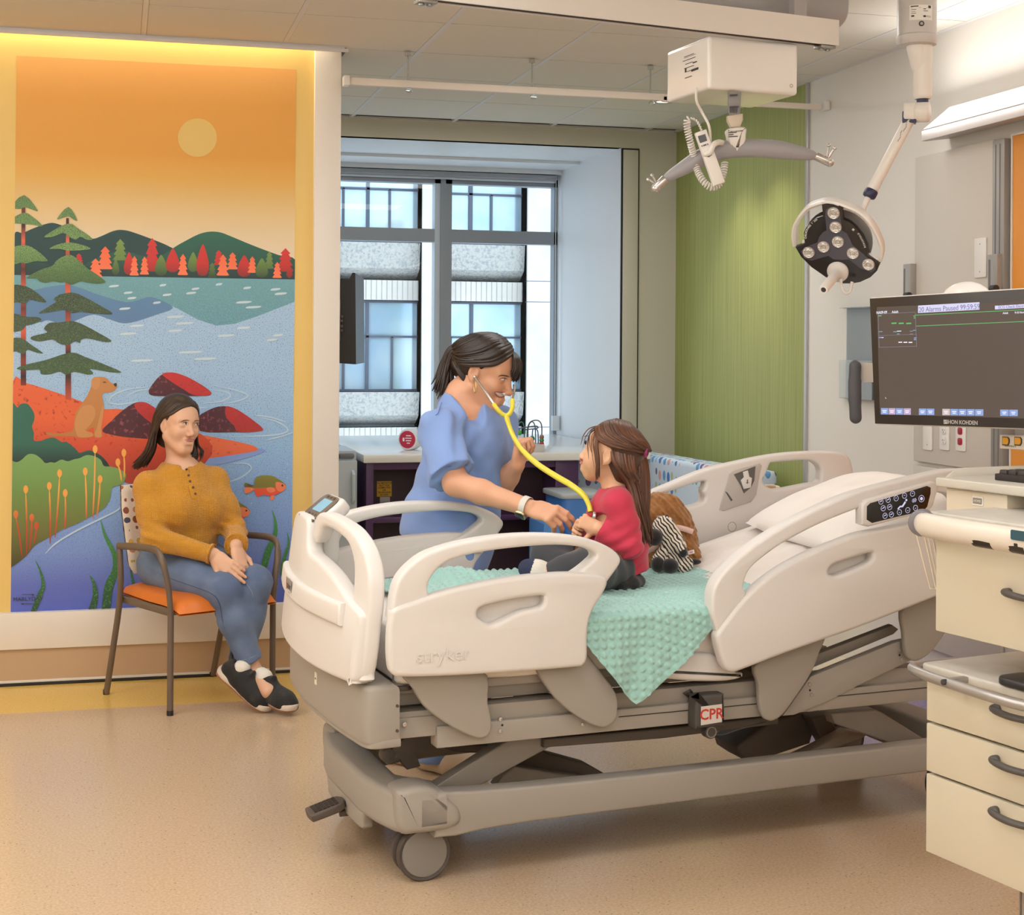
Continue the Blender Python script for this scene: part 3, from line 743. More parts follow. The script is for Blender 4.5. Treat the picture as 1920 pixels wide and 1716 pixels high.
armp([(1393, 1397), (1400, 1388), (1460, 1342), (1530, 1330), (1540, 1350), (1530, 1388), (1420, 1426), (1398, 1412)], 4.15, .16, M_armd, 'lift_motor', bev=.012)
armp([(1480, 1425), (1540, 1395), (1600, 1362), (1640, 1368), (1620, 1380), (1560, 1402), (1500, 1425)], 4.05, .05, M_arm, 'lift_link')
armp([(1530, 1338), (1560, 1332), (1580, 1360), (1560, 1395), (1545, 1370)], 4.1, .06, M_armd, 'lift_link')
armp([(1000, 1310), (1300, 1285), (1440, 1270), (1440, 1300), (1300, 1312), (1000, 1350)], 4.30, .05, M_armd, 'lift_screw_tube') 
armp([(1030, 1385), (1250, 1362), (1470, 1335), (1470, 1352), (1250, 1382), (1030, 1402)], 3.88, .04, M_armd, 'lift_screw_tube')
g = G(); g.tube([V((1.3, 4.17, .44)), V((2.6, 4.17, .44))], .03, 14); g.make('lift_screw_tube', M_bd, bed)
# base rails and molded end covers
for mir in (0, 1):
    g = G(); g.prism(cr2([(1.30, .255), (1.40, .245), (1.7, .238), (2.4, .236), (3.05, .236)], 3)+[(3.05, .150)]+cr2([(2.4, .148), (1.8, .144), (1.5, .140), (1.36, .128)], 3)+[(1.30, .13)], (0, 3.85, 0), SX, SZ, .065, bev=.008, seg=3)
    if mir: mirror_w(g)
    g.make('base_rail', M_bt, bed)
g = G()
outer = [(1.33, 3.775), (1.26, 3.775), (1.215, 3.785), (1.19, 3.81), (1.165, 3.90), (1.15, 4.0), (1.15, 4.34), (1.165, 4.44), (1.19, 4.53), (1.215, 4.555), (1.26, 4.565), (1.33, 4.565)]
plan(g, outer+[(1.33, 4.45), (1.26, 4.36), (1.255, 3.98), (1.33, 3.89)], .148, .258, .02)
g.prism(cr2([(3.97, .16), (3.985, .13), (4.02, .105), (4.32, .105), (4.355, .13), (4.37, .16)], 4), (1.19, 0, 0), (0, 1, 0), (0, 0, 1), -.035, bev=.008, seg=3)
for w_ in (3.83, 4.51): g.prism(crs([(1.19, .25), (1.21, .272), (1.27, .275), (1.32, .25), (1.37, .20), (1.36, .155), (1.25, .148), (1.20, .16)], 4), (0, w_+.055, 0), SX, SZ, .11, bev=.02, seg=3)
g.prism([(1.16, .24), (1.235, .265), (1.235, .06), (1.20, .07)], (0, 4.12, 0), SX, SZ, .012, bev=.003) if 0 else None
g.make('base_cover', M_bt, bed)
g = G(); plan(g, [(3.0, 3.78), (3.12, 3.78), (3.12, 4.56), (3.0, 4.56)], .13, .26, .02); g.make('base_cover', M_bt, bed)
def castor(s_, w_, yaw=.0):
    g = G(); ax = V((math.sin(yaw), math.cos(yaw), 0))
    for sg in (-1, 1):
        c = V((s_, w_, .0755))+ax*(.024*sg)
        prof = [(0, -.013), (.057, -.013), (.0625, -.012), (.064, -.0095), (.072, -.012), (.0752, -.008), (.0755, .0), (.0752, .008), (.07, .012), (0, .012)]
        pr = [(r, h*sg*-1) for r, h in prof]
        g.lathe(pr[:4], c, ax, 40, mat=0); g.lathe(pr[3:], c, ax, 40, mat=1)
    w1 = g.make('castor_wheel', [mat('castor_grey', '85807B', .45), mat('castor_tyre', '4E4642', .55)], bed)
    g = G(); g.prism(crs([(-.03, .02), (-.02, .06), (.02, .065), (.045, .04), (.04, .0), (-.01, -.02)], 4), V((s_, w_, .1))-ax*-.01, (1, 0, 0), (0, 0, 1), .02, bev=.004)
    g.cyl((s_, w_, .14), (s_, w_, .20), .022, 16); g.make('castor_fork', M_bd, w1)
castor(1.288, 3.868); castor(1.288, 4.47, .5); castor(3.05, 3.868); castor(3.05, 4.47)
# brake pedal
g = G(); pa = onBZ(684, 1519, .10); pO = V((1.13, 4.20, .105))
g.cyl((1.14, 4.16, .105), (1.22, 4.16, .105), .010, 14, mat=0)
ped = crs([(-.015, -.035), (.07, -.04), (.085, -.03), (.085, .03), (.07, .04), (-.015, .035)], 3)
pX = V((-1, 0, -.28)).normalized(); pY = V((0, -1, 0))
g.prism(ped, V((1.135, 4.17, .118)), pX, pY, .022, bev=.005, seg=3, mat=0)
nP = pX.cross(pY)
for i in range(6):
    for j in range(5): g.prism(rrect(.0105, .0105, .002, 2, .002+.0125*i, -.025+.0125*j), V((1.135, 4.17, .118))+nP*(.0225 if nP.z > 0 else -.0005), pX, pY, .002 if nP.z > 0 else -.002, mat=1)
g.make('brake_pedal', [mat('pedal_dark', '5A504A', .6), mat('pedal_tread', '3A3330', .7)], bed)
# CPR release
g = G(); g.prism(crs([(2.055, .375), (2.058, .455), (2.064, .462), (2.14, .462), (2.148, .452), (2.15, .38), (2.14, .372), (2.07, .370)], 3), (0, 3.775, 0), SX, SZ, .05, bev=.008, seg=3)
cpr = g.make('release_handle', mat('handle_grey', '4A4744', .45), bed)
g = G(); g.prism([(2.072, .379), (2.072, .432), (2.140, .434), (2.140, .383)], (0, 3.7255, 0), SX, SZ, .0012, mat=0); g.text('CPR', .042, (2.106, 3.7242, .407), SX, SZ, .0006, mat=1, bold=True); g.make('release_label', [mat('label_grey', 'CFC9C2', .5), mat('label_red', 'C23A30', .5)], cpr, smooth=0)
g = G(); c = V((2.115, 3.75, .352)); g.cyl(c+V((0, .02, 0)), c-V((0, .01, 0)), .02, 20, bev=.003, mat=0); ring(g, c-V((0, .011, 0)), .016, .003, SX, SZ, 1); g.make('release_knob', [mat('handle_grey', '4A4744', .45), M_bg], cpr)
# cable
g = G(); g.tube(cr([onW(1350, 1352, 3.76), onW(1345, 1368, 3.77), onW(1365, 1372, 3.78), onW(1400, 1360, 3.79), onW(1445, 1348, 3.80)], 6), .0025, 6); g.tube(cr([V((1.3, 4.0, .42)), V((1.5, 4.05, .40)), V((1.7, 3.95, .43)), V((2.0, 3.98, .41))], 6), .005, 8); g.make('cable', M_bd, bed)
# ---- mattress with fitted sheet (its own thing)
def mz(s_):
    return .695+max(0, s_-2.28)*.27*min(1, max(0, (s_-2.28)/.15)) if s_ > 2.28 else .695
mt = thing('mattress', 'thin hospital mattress under a white fitted sheet on the bed', 'mattress', b2w(BED0), BA); FR[mt.name] = Matrix.Translation(BED0)
def mring(s_, grow=0.):
    zt = mz(s_)+grow; zb = zt-.145; w0, w1 = 3.765-grow, 4.575+grow; r = .03
    out = []
    for k in range(5): a = PI/2*k/4; out.append((w0+r-r*math.cos(a), zt-r+r*math.sin(a)))
    for k in range(9): out.append((w0+.05+(w1-w0-.1)*k/8, zt+.006*math.sin(PI*k/8)))
    for k in range(5): a = PI/2*(1-k/4); out.append((w1-r+r*math.cos(a), zt-r+r*math.sin(a)))
    out += [(w1, zb+.01), (w1-.012, zb), (w0+.012, zb), (w0, zb+.01)]
    return out
g = G(); ss = [1.185, 1.19, 1.2, 1.22]+[1.26+.06*k for k in range(33)]+[3.22, 3.235, 3.24]
vs = []; n = 0
for i, s_ in enumerate(ss):
    sh = {0: .85, 1: .93, 2: .97, 3: .99}.get(i, 1) if i < 5 else {len(ss)-1: .85, len(ss)-2: .94}.get(i, 1)
    R_ = mring(s_); n = len(R_); zc_ = mz(s_)-.07
    for j, (w_, z_) in enumerate(R_): vs.append((s_-(z_-.62)*.0, 4.17+(w_-4.17)*(1-(1-sh)*.15), zc_+(z_-zc_)*sh+.0022*math.sin(s_*23+w_*11)*math.sin(w_*31)))
fs = [(i*n+j, i*n+(j+1) % n, (i+1)*n+(j+1) % n, (i+1)*n+j) for i in range(len(ss)-1) for j in range(n)]
fs.append(tuple(range(n))[::-1]); fs.append(tuple((len(ss)-1)*n+k for k in range(n)))
fs = [f[::-1] for f in fs]
g.add(vs, fs)
M_sheet = mat('white_sheet', 'E9E2DC', .85, bump=(60, .35, .004), sheen=.2)
g.make('fitted_sheet', M_sheet, mt, smooth=60)
# loose white top sheet, crumpled on the raised part
def wrinkle(x, y, amp=1):
    return amp*(.006*math.sin(9*x+5*y+2*math.sin(7*y))+.004*math.sin(23*x-11*y+1.7*math.sin(13*x))+.0025*math.sin(41*y+17*x))
sh = thing('sheet', 'crumpled white sheet spread over the raised head end of the mattress', 'sheet', b2w((2.7, 4.17, .72)), BA); FR[sh.name] = Matrix.Translation(V((2.7, 4.17, .72)))
g = G()
def shf(u, v):
    s_ = 2.17+1.01*u; w_ = 3.80+.75*v
    e = min(1, min(u, 1-u)*9)*min(1, min(v, 1-v)*8)
    z_ = mz(s_)+.008+e*(.010+abs(wrinkle(s_, w_, 1.3))*(.5+u))+.05*u*u*max(0, math.sin(v*PI))*(.6+.4*math.sin(s_*11))*e
    return (s_-.02*e*math.sin(w_*14), w_, z_)
g.grid(shf, 110, 70); o = g.make('bed_sheet', M_sheet, sh, smooth=80)
# pillow
pl = thing('pillow', 'soft white pillow lying at the head of the bed against the near rail', 'pillow', b2w((2.95, 4.1, .9)), BA); FR[pl.name] = Matrix.Translation(V((2.95, 4.1, .9)))
g = G(); pc = V((2.86, 4.13, mz(2.86)+.066)); Mr = Matrix.Rotation(-.33, 4, 'Y').to_3x3() @ Matrix.Rotation(-.08, 3, 'Z')
def pil(top):
    def f(u, v):
        x = u*2-1; y = v*2-1; p = (1-abs(x)**3.2)*(1-abs(y)**3.2); t_ = .065*max(0, p)**.55
        q = V((x*.26*(1-.06*y*y), y*.34*(1-.06*x*x), (t_ if top else -t_*.7)+(.003*math.sin(9*x+4*y)+.002*math.sin(17*y))*p))
        return pc+Mr @ q
    return f
g.grid(pil(True), 36, 36); g.grid(pil(False), 36, 36, flip=True); g.make('pillow_case', mat('pillow_white', 'F0EBE6', .85, bump=(40, .25, .004)), pl, smooth=80)
# mint dimple blanket
bl = thing('blanket', 'mint green dimple dot blanket with one corner hanging down between the near rails', 'blanket', b2w((1.8, 4.1, .7)), BA); FR[bl.name] = Matrix.Translation(V((1.8, 4.1, .7)))
NU, NV = 330, 300
vs = np.zeros((NU+1, NV+1, 3))
pitch = .0245
for i in range(NU+1):
    u = i/NU; s_ = 1.30+1.06*u
    tip = 1.865; 
    if s_ < tip: L = .245*max(0, (s_-1.66)/(tip-1.66))+.035
    else: L = .245*max(0, (2.15-s_)/(2.15-tip))**.92+.035
    if s_ < 1.66 or s_ > 2.15: L = .035
    k = .035-abs(s_-tip)
    if k > 0: L -= k*k*8
    wfar = 4.50-.14*max(0, (s_-1.9)/.46)**1.0-(.12*max(0, (1.5-s_)/.2)); wn = 3.745; a_top = wfar-wn; 
    for j in range(NV+1):
        v = j/NV
        # cloth coordinate for dots
        if v < .62:
            w_ = wfar-(a_top)*v/.62; z_ = mz(s_)+.026; hang = 0; d = wfar-w_
            ed = min(1, (a_top-d)/.04)
            z_ -= .006*(1-max(0, ed))**2
            hump = .028*math.exp(-((s_-1.52)/.16)**2-((w_-4.36)/.12)**2)*(1+.6*math.sin(s_*42+w_*25))
            wr = (.004*math.sin(17*s_+9*w_+1.5*math.sin(11*w_))+.003*math.sin(31*w_-7*s_))*(1 if s_ < 1.75 else .45)
            z_ += hump+wr; nrm = (0, 0, 1)
        else:
            h = (v-.62)/.38*L; r = .022
            if h < r*PI/2: a = h/r; w_ = wn-r*math.sin(a); z_ = mz(s_)+.020-r+r*math.cos(a); nrm = (0, -math.sin(a), math.cos(a))
            else: w_ = wn-r; z_ = mz(s_)+.020-r-(h-r*PI/2); nrm = (0, -1, 0)
            f = h/.25; w_ += -.012*f*math.sin((s_-1.7)*26)-.006*f*math.sin((s_-1.7)*55+h*14)-.01*f; d = a_top+h
            if s_ < 1.70: w_ += .02
        cs, cd = s_/pitch, d/pitch
        row = round(cd); fx_ = cs-round(cs); fy = cd-row
        dot = max(0, 1-(fx_*fx_+fy*fy)/.13)
        p = .0058*dot**.7
        vs[i, j] = (s_+nrm[0]*p, w_+nrm[1]*p, z_+nrm[2]*p)
g = G(); g.v = [tuple(p) for p in vs.reshape(-1, 3)]
for i in range(NU):
    for j in range(NV): g.f.append((i*(NV+1)+j+1, (i+1)*(NV+1)+j+1, (i+1)*(NV+1)+j, i*(NV+1)+j)[::-1]); g.m.append(0)
M_mint = mat('mint_fleece', '9CC9C3', .9, sheen=.5, bump=(900, .3, .0008))
o = g.make('dimple_cloth', M_mint, bl, smooth=80, weld=False)
# ================================================================== ceiling and wall equipment
def onP(x, y, C, n):
    r = ray(x, y); return CAM+r*((C-CAM).dot(n)/r.dot(n))
def camv(a, b, c):
    "vector from camera-aligned components: right, up, towards the camera"
    return V((RT[0], RT[1], 0))*a+V((0, 0, b))-V((FW[0], FW[1], 0))*c
M_eq = mat('equipment_white', 'E6E1DC', .35)
M_eqg = mat('equipment_grey', 'A9A6A6', .4)
M_navy = mat('navy_plastic', '2B2F52', .4)
M_ink = mat('print_ink', '3A3838', .6)
M_lab = mat('label_white', 'E9E6E2', .5)
# ---- overhead lift rail
zr = 2.462
A = onZ(778, 4.5, zr); B = onZ(1557, 82.5, zr); dr = (B-A); dr.z = 0; dr.normalize(); nr = V((dr.y, -dr.x, 0))   # nr points to the camera
t = thing('lift_rail', 'white overhead patient lift rail fixed below the ceiling', 'ceiling rail', (A+B)/2)
L = (B-A).length
g = G()
prof = [(0, 0), (.012, 0), (.012, .012), (.030, .012), (.030, 0), (.09, 0), (.09, .012), (.072, .012), (.072, .03), (.1, .03), (.1, .085), (.0, .085)]
g.prism([(-.0, .004), (.008, .004), (.008, .022), (.042, .022), (.042, .004), (.05, .004), (.05, .09), (0, .09)], A+nr*.025, nr*-1, (0, 0, 1), L, bev=.0) if nr.cross(V((0, 0, 1))).dot(dr) > 0 else g.prism([(-.0, .004), (.008, .004), (.008, .022), (.042, .022), (.042, .004), (.05, .004), (.05, .09), (0, .09)], A+nr*.025, nr*-1, (0, 0, 1), L, bev=.0)
# make certain it runs along dr
c = sum((V(v) for v in g.v), V())/len(g.v)
if (c-A).dot(dr) < 0: g.v = [tuple(V(v)+dr*L) for v in g.v]
g.make('track', M_eq, t, smooth=30)
g = G(); ga = math.atan2(dr.y, dr.x)
g.box((A+B)/2+V((0, 0, .012)), (L, .032, .01), ga); g.make('track_slot', M_gap, t)
for k in (0, 1):
    P = (A+dr*.02) if k == 0 else (B-dr*.04)
    g = G(); g.box(P+V((0, 0, -.002)), (.06, .045, .01), ga, bev=.003); g.cyl(P+dr*.012+V((0, 0, -.012)), P+dr*.012, .009, 12); g.cyl(P-dr*.014+V((0, 0, -.012)), P-dr*.014, .009, 12)
    g.make('end_stop', mat('zinc', '9A9894', .35, metal=.7), t)
for f in (.12, .55, .9):
    P = A+dr*(L*f); g = G(); g.box(P+V((0, 0, .09+(CZ-zr-.09)/2)), (.05, .03, CZ-zr-.09), ga); g.make('hanger', M_eqg, t)
# grey housing riding above and in front of the rail
t = thing('rail_housing', 'long grey rounded housing mounted on the ceiling over the lift rail', 'ceiling housing', A)
E1 = onZ(860, -2, zr+.10); E2 = onZ(1561, 46, zr+.10)
dh = (E2-E1); dh.z = 0; Lh = dh.length; dh.normalize(); nh = V((dh.y, -dh.x, 0))
g = G(); pf = cr2([(-.02, 0), (.03, 0), (.07, .02), (.085, .06), (.085, .17)], 4)+[(-.02, .17)]
g.prism(pf, E1, nh, (0, 0, 1), -Lh if nh.cross(V((0, 0, 1))).dot(dh) < 0 else Lh, bev=.008, seg=3); g.make('housing_shell', M_eqg, t)
# ---- lift motor
dm = 4.86
nF = camv(.36, 0, .93).normalized(); nF = V((nF.x, nF.y, 0)).normalized(); xF = V((0, 0, 1)).cross(nF)  # xF along the front, to the right
P = atD(1322, 170, dm); Q = onP(1490, 175, P, nF); W_ = (Q-P).dot(xF); zt_ = onP(1400, 68, P, nF).z; zb_ = onP(1400, 166, P, nF).z
D_ = .30
mc = P+xF*(W_/2)-nF*(D_/2); mc.z = (zt_+zb_)/2
t = thing('lift_motor', 'white box shaped patient lift motor hanging from the overhead rail', 'patient lift', V((mc.x, mc.y, zb_)))
g = G(); g.box(mc, (W_, D_, zt_-zb_), math.atan2(xF.y, xF.x), bev=.014, seg=4); ms = g.make('motor_case', mat('gloss_white', 'F0EDEA', .2, coat=.3), t)
g = G(); nL = -xF; Lc = onP(1287, 118, P, nL)
yL = V((0, 0, 1)); xL = yL.cross(nL)
def lab(gg, c, x, y, w_, h_, m): gg.flat([(-w_/2, -h_/2), (w_/2, -h_/2), (w_/2, h_/2), (-w_/2, h_/2)], c, x, y, m)
lc = Lc+nL*.001
for k in range(5):
    gg_w = (.05, .045, .038, .05, .042)[k]; lab(g, lc+yL*(.034-.013*k)-xL*.006, xL, yL, gg_w*(2 if k == 1 else 1.4), .0022, 0)
lab(g, lc+yL*.03, xL, yL, .085, .001, 0); lab(g, lc-xL*.03+yL*-.012, xL, yL, .012, .012, 0); lab(g, lc+xL*.035+yL*-.02, xL, yL, .05, .008, 0); lab(g, lc+xL*.035+yL*.004, xL, yL, .03, .004, 0)
lab(g, lc-xL*.01-yL*.038, xL, yL, .05, .003, 0)
g.make('rating_label', M_ink, ms, smooth=0)
g = G(); c = onP(1477, 154, P, nF)+nF*.001; ring(g, c, .0065, .0025, xF, V((0, 0, 1))); g.make('round_badge', mat('badge_gold', 'B8AE86', .4), ms, smooth=0)
g = G()
for px in (1365, 1385): c = atD(px, 175, dm-.02); 
g.cyl(V((mc.x, mc.y, zt_)), V((mc.x, mc.y, zr+.02)), .03, 20); g.make('trolley', M_eqg, t)
# strap, hook, spreader bar
ds = dm+.04
t = thing('spreader_bar', 'grey curved lift spreader bar with chrome hooks hanging on a strap below the lift motor', 'spreader bar', atD(1375, 262, ds))
nS = camv(0, 0, 1)
g = G()
def quad(gg, pts, d, th, m=None, bev=.001): 
    O = atD(*pts[0], d); P2 = [( (onP(x, y, O, nS)-O).dot(camv(1, 0, 0)), (onP(x, y, O, nS)-O).z) for x, y in pts]
    gg.prism(P2, O-nS*(th/2), camv(1, 0, 0), (0, 0, 1), -th if camv(1, 0, 0).cross(V((0, 0, 1))).dot(nS) < 0 else th, bev=bev, seg=2, mat=m)
quad(g, [(1359, 168), (1383, 168), (1382, 192), (1380, 214), (1362, 215), (1359, 190)], ds, .02); 
st = g.make('strap', mat('strap_grey', '8D8A8A', .8, bump=(300, .3)), t)
g = G()
quad(g, [(1362, 194), (1379, 193), (1379, 196), (1362, 197)], ds-.012, .001); quad(g, [(1362, 172), (1377, 171), (1377, 174), (1362, 175)], ds-.012, .001)
for k in range(5): quad(g, [(1363+3*k, 197), (1364.5+3*k, 197), (1364+3*k, 206), (1362.5+3*k, 206)], ds-.012, .001)
g.make('strap_print', mat('strap_ink', '4A484A', .8), st)
g = G(); quad(g, [(1357, 213), (1386, 208), (1387, 220), (1381, 234), (1364, 235), (1357, 222)], ds, .03, bev=.006); g.make('strap_hook', mat('hook_beige', 'C9BBA8', .4), t)
g = G(); quad(g, cr2([(1357, 238), (1390, 234), (1392, 250), (1390, 265), (1378, 280), (1372, 280), (1361, 268), (1357, 252)], 4, True), ds, .06, bev=.016); kn = g.make('coupling', M_eq, t)
g = G(); 
for y_, w_ in ((243, 16), (247, 10), (250.5, 18)): quad(g, [(1360, y_), (1360+w_, y_-1.3), (1360+w_, y_+.3), (1360, y_+1.5)], ds-.031, .001, bev=0)
g.make('coupling_print', M_ink, kn, smooth=0)
bar = cr([atD(1243, 331, ds-.02), atD(1272, 314, ds-.01), atD(1310, 292, ds), atD(1350, 277, ds), atD(1378, 273, ds), atD(1420, 272, ds), atD(1460, 275, ds+.01), atD(1500, 281, ds+.02), atD(1525, 285, ds+.03)], 6)
n_ = len(bar)
rr_ = [.010+.020*min(1, (i/(n_-1))*4, (1-i/(n_-1))*4)**.7 for i in range(n_)]
g = G(); g.tube(bar, rr_, 16, round_caps=True, sx=.9); g.make('bar', mat('bar_grey', '9C9A9E', .4), t)
def hooks(ax, ay, bx, by, d, up_, nm):
    g = G(); a = atD(ax, ay, d); b = atD(bx, by, d); dd = (b-a).normalized()
    g.cyl(a, b, .014, 18, bev=.002); g.ell(b, .0145, mat=0)
    for (ux, uy) in up_:
        q = atD(ux, uy, d-.01); g.tube([b-dd*.012, q], .004, 10); g.ell(q, .0065, seg=12, rings=8)
    g.make('sling_hook', M_steel, t)
hooks(1243, 331, 1225, 350, ds-.02, [(1218, 326), (1211, 334)], 'a')
hooks(1524, 285, 1551, 297, ds+.03, [(1549, 265), (1560, 270)], 'b')
# hand control hooked over the bar
t = thing('hand_control', 'white corded hand control with small dark display hooked over the spreader bar', 'hand control', atD(1327, 300, ds-.06))
dh_ = ds-.065
g = G(); quad(g, [(1297, 246), (1318, 238), (1355, 337), (1333, 345)], dh_, .028, bev=.005); hc = g.make('control_body', M_eq, t)
g = G(); quad(g, [(1303, 251), (1317, 246.5), (1321, 259), (1307.5, 264)], dh_-.0145, .001, 0, 0); quad(g, [(1309.5, 268.5), (1322, 264), (1323.5, 266.5), (1311, 271)], dh_-.0145, .001, 0, 0)
quad(g, [(1319, 289), (1325, 290), (1330, 286), (1330, 281), (1326, 285), (1320, 286)], dh_-.0145, .001, 0, 0)
g.make('display', mat('display_dark', '2E2A2E', .2), hc, smooth=0)
g = G(); quad(g, [(1311.5, 268.6), (1313.5, 268), (1314, 269.3), (1312, 270)], dh_-.016, .0006, 0, 0); quad(g, [(1319, 265.8), (1321, 265.2), (1321.5, 266.5), (1319.5, 267.2)], dh_-.016, .0006, 0, 0); g.make('key_marks', M_lab, hc, smooth=0)
g = G(); g.tube(cr([atD(1318, 284, dh_-.015), atD(1327, 280, dh_-.02), atD(1332, 268, dh_-.02), atD(1341, 262, dh_), atD(1350, 264, ds), atD(1352, 272, ds+.03)], 6), .0095, 12, round_caps=True); g.make('hook', M_eq, hc)
cable = cr([atD(1299, 160, dm-.05), atD(1300, 185, dm-.05), atD(1310, 205, dh_), atD(1324, 232, dh_), atD(1327, 262, dh_+.01)], 8)
g = G(); g.tube(cable, .0045, 8); g.make('cable', M_eq, t)
coil = cr([atD(1310, 240, dh_+.01), atD(1302, 224, dh_+.01), atD(1292, 218, dh_+.01), atD(1283, 222, dh_+.015), atD(1284, 240, dh_+.02), atD(1290, 265, dh_+.03), atD(1296, 288, dh_+.05), atD(1302, 312, dh_+.05), atD(1313, 333, dh_+.03), atD(1328, 346, dh_+.03), atD(1344, 340, dh_+.04), atD(1352, 318, dh_+.05), atD(1354, 300, dh_+.06)], 10)
hel = []; acc = 0
for i in range(len(coil)-1):
    for k in range(6):
        p = coil[i].lerp(coil[i+1], k/6); d_ = (coil[i+1]-coil[i]); acc += d_.length/6
        x_, y_, _ = frame_of(d_, nS); a_ = acc/.0085*2*PI; rr0 = .010 if i > 24 else .002
        hel.append(p+x_*(rr0*math.cos(a_))+y_*(rr0*math.sin(a_)))
g = G(); g.tube(hel, .0026, 6); g.make('coiled_cord', M_eq, t)

# ---- examination light on its boom
dl = 4.95
t = thing('exam_light', 'round black and white surgical exam light on a jointed ceiling arm', 'exam light', atD(1711, 0, dl))
g = G(); top = atD(1711, 0, dl); top.z = CZ
pz = lambda y: atD(1711, y, dl).z
cx0 = V((top.x, top.y, 0)); R0 = 36/2800*dl
g.lathe([(0, CZ), (R0, CZ), (R0, pz(9)), (R0*.985, pz(9)), (R0*.985, pz(10.5)), (R0, pz(10.5)), (R0, pz(57)), (R0*1.06, pz(59)), (R0*1.06, pz(69)), (R0*.98, pz(75)), (R0*.6, pz(76.5)), (0, pz(76.5))], cx0, (0, 0, 1), 40)
mtp = g.make('ceiling_post', mat('post_grey', 'C4C0BD', .3), t)
nK = camv(0, 0, 1)
g = G()
def onpost(x, y):
    p = atD(x, y, dl); off = (x-1711)/2800*dl; return p+nK*(math.sqrt(max(0, R0*R0-off*off))+.0008)
for (xa, ya, xb, yb, m) in [(1689, 7, 1731, 35, 0)]:
    g.grid(lambda u, v: onpost(xa+(xb-xa)*u, yb+(ya-yb)*v), 8, 2, 0)
for (xa, ya, xb, yb) in [(1691, 8.5, 1704, 10.5), (1692, 12, 1721, 12.6), (1692, 15, 1700, 16), (1692, 19, 1699, 19.6), (1692, 22, 1700, 23), (1692, 26, 1697, 29), (1713, 14, 1718, 15.5), (1713, 18, 1722, 19), (1713, 26.5, 1718, 30), (1719, 27, 1728, 27.6), (1719, 29, 1728, 29.6), (1722.5, 8, 1728, 13)]:
    g.grid(lambda u, v: onpost(xa+(xb-xa)*u, yb+(ya-yb)*v)+nK*.0004, 2, 1, 1)
g.make('post_label', [M_lab, M_ink], mtp, smooth=0)
g = G(); c = onpost(1710, 42); g.cyl(c-nK*.01, c+nK*.001, .009, 16, mat=0); g.cyl(c-nK*.01, c+nK*.0015, .005, 12, mat=1); g.make('post_screw', [M_ink, M_eqg], mtp)
g = G(); r1 = 17.5/2800*dl
pc = atD(1723, 100, dl); pcx = V((pc.x, pc.y, 0))
g.lathe([(0, pz(76)), (r1, pz(76)), (r1, pz(166)), (r1*.97, pz(170)), (r1*.97, pz(171)), (r1*.8, pz(176)), (0, pz(176))], pcx, (0, 0, 1), 28, mat=0)
g.tube([atD(1711, 76, dl), atD(1718, 110, dl), atD(1723, 134, dl)], [r1*1.08, r1*1.02, r1*.7], 24, mat=0, round_caps=True)
g.lathe([(0, pz(176)), (r1*.62, pz(176)), (r1*.62, pz(184)), (0, pz(184))], pcx, (0, 0, 1), 24, mat=1)
g.make('upper_arm', [M_eq, M_navy], t)
g = G(); jax = camv(.97, -.05, .24).normalized()
ja = atD(1688, 203, dl-.0); jb = atD(1711, 201, dl-.02); jc = atD(1737, 200, dl-.04)
g.cyl(jb, jc, .033, 32, bev=.004, mat=0); g.prism(crs([(-.031, -.028), (-.031, .028), (.031, .028), (.031, -.03)], 4), ja, camv(0, 0, 1).cross(jax).normalized()*1 if 0 else frame_of(jax)[0], frame_of(jax)[1], (jb-ja).length, bev=.006, seg=3, mat=0)
g.box(atD(1699, 211, dl-.015), (.045, .045, .04), math.atan2(jax.y, jax.x), bev=.004, mat=1)
g.make('arm_joint', [M_eq, M_navy], t)
g = G(); g.cyl(atD(1703, 207, dl-.02), atD(1631, 348, dl), .0185, 24, bev=.003); a_ = g.make('spring_arm', M_eq, t)
g = G(); u0 = atD(1696, 216, dl-.021); u1 = atD(1675, 255, dl-.016); dd = (u1-u0).normalized(); sd = dd.cross(nK).normalized()
for k in range(9):
    q = u0+(u1-u0)*(k/8); w_ = (.008, .012, .006, .014, .01, .012, .006, .012, .008)[k]; o_ = (-.002, .003, .0, -.003)[k % 4]
    g.flat([(-w_/2, -.0012), (w_/2, -.0012), (w_/2, .0012), (-w_/2, .0012)], q+nK*.0192+sd*o_, dd, sd)
g.make('arm_print', mat('grey_print', '8E8B90', .6), a_, smooth=0)
g = G(); g.cyl(atD(1632, 346, dl), atD(1624, 362, dl), .0225, 24, bev=.008); g.make('arm_collar', M_navy, t)
g = G(); g.tube(cr([atD(1627, 355, dl), atD(1618, 376, dl), atD(1611, 395, dl+.01), atD(1600, 430, dl+.04), atD(1585, 455, dl+.05)], 6), .0095, 14); g.make('lower_arm', M_eq, t)
# head
nH = camv(-.40, -.50, .768).normalized(); CH = atD(1567, 447, dl-.03)
uH = V((0, 0, 1)).cross(nH).normalized(); vH = nH.cross(uH)
def H2(pts, C=CH): return [((onP(x, y, C, nH)-C).dot(uH), (onP(x, y, C, nH)-C).dot(vH)) for x, y in pts]
plate = [(1537, 377), (1546, 375.5), (1558, 377), (1576, 384), (1577.5, 404), (1590, 409), (1602, 419), (1615, 436), (1623, 453), (1625, 472), (1647.5, 486), (1642, 500), (1630, 512), (1611, 521), (1595, 524), (1579, 524), (1547, 513), (1519, 494), (1499.5, 475), (1488.5, 457), (1506, 450.5), (1504, 430), (1507, 422), (1515, 412), (1526, 403), (1539.5, 398)]
g = G(); g.prism(H2(plate), CH-nH*.022, uH, vH, .022, bev=.003, seg=2)
hd = g.make('lamp_face', mat('lamp_black', '2A2423', .22), t)
g = G()
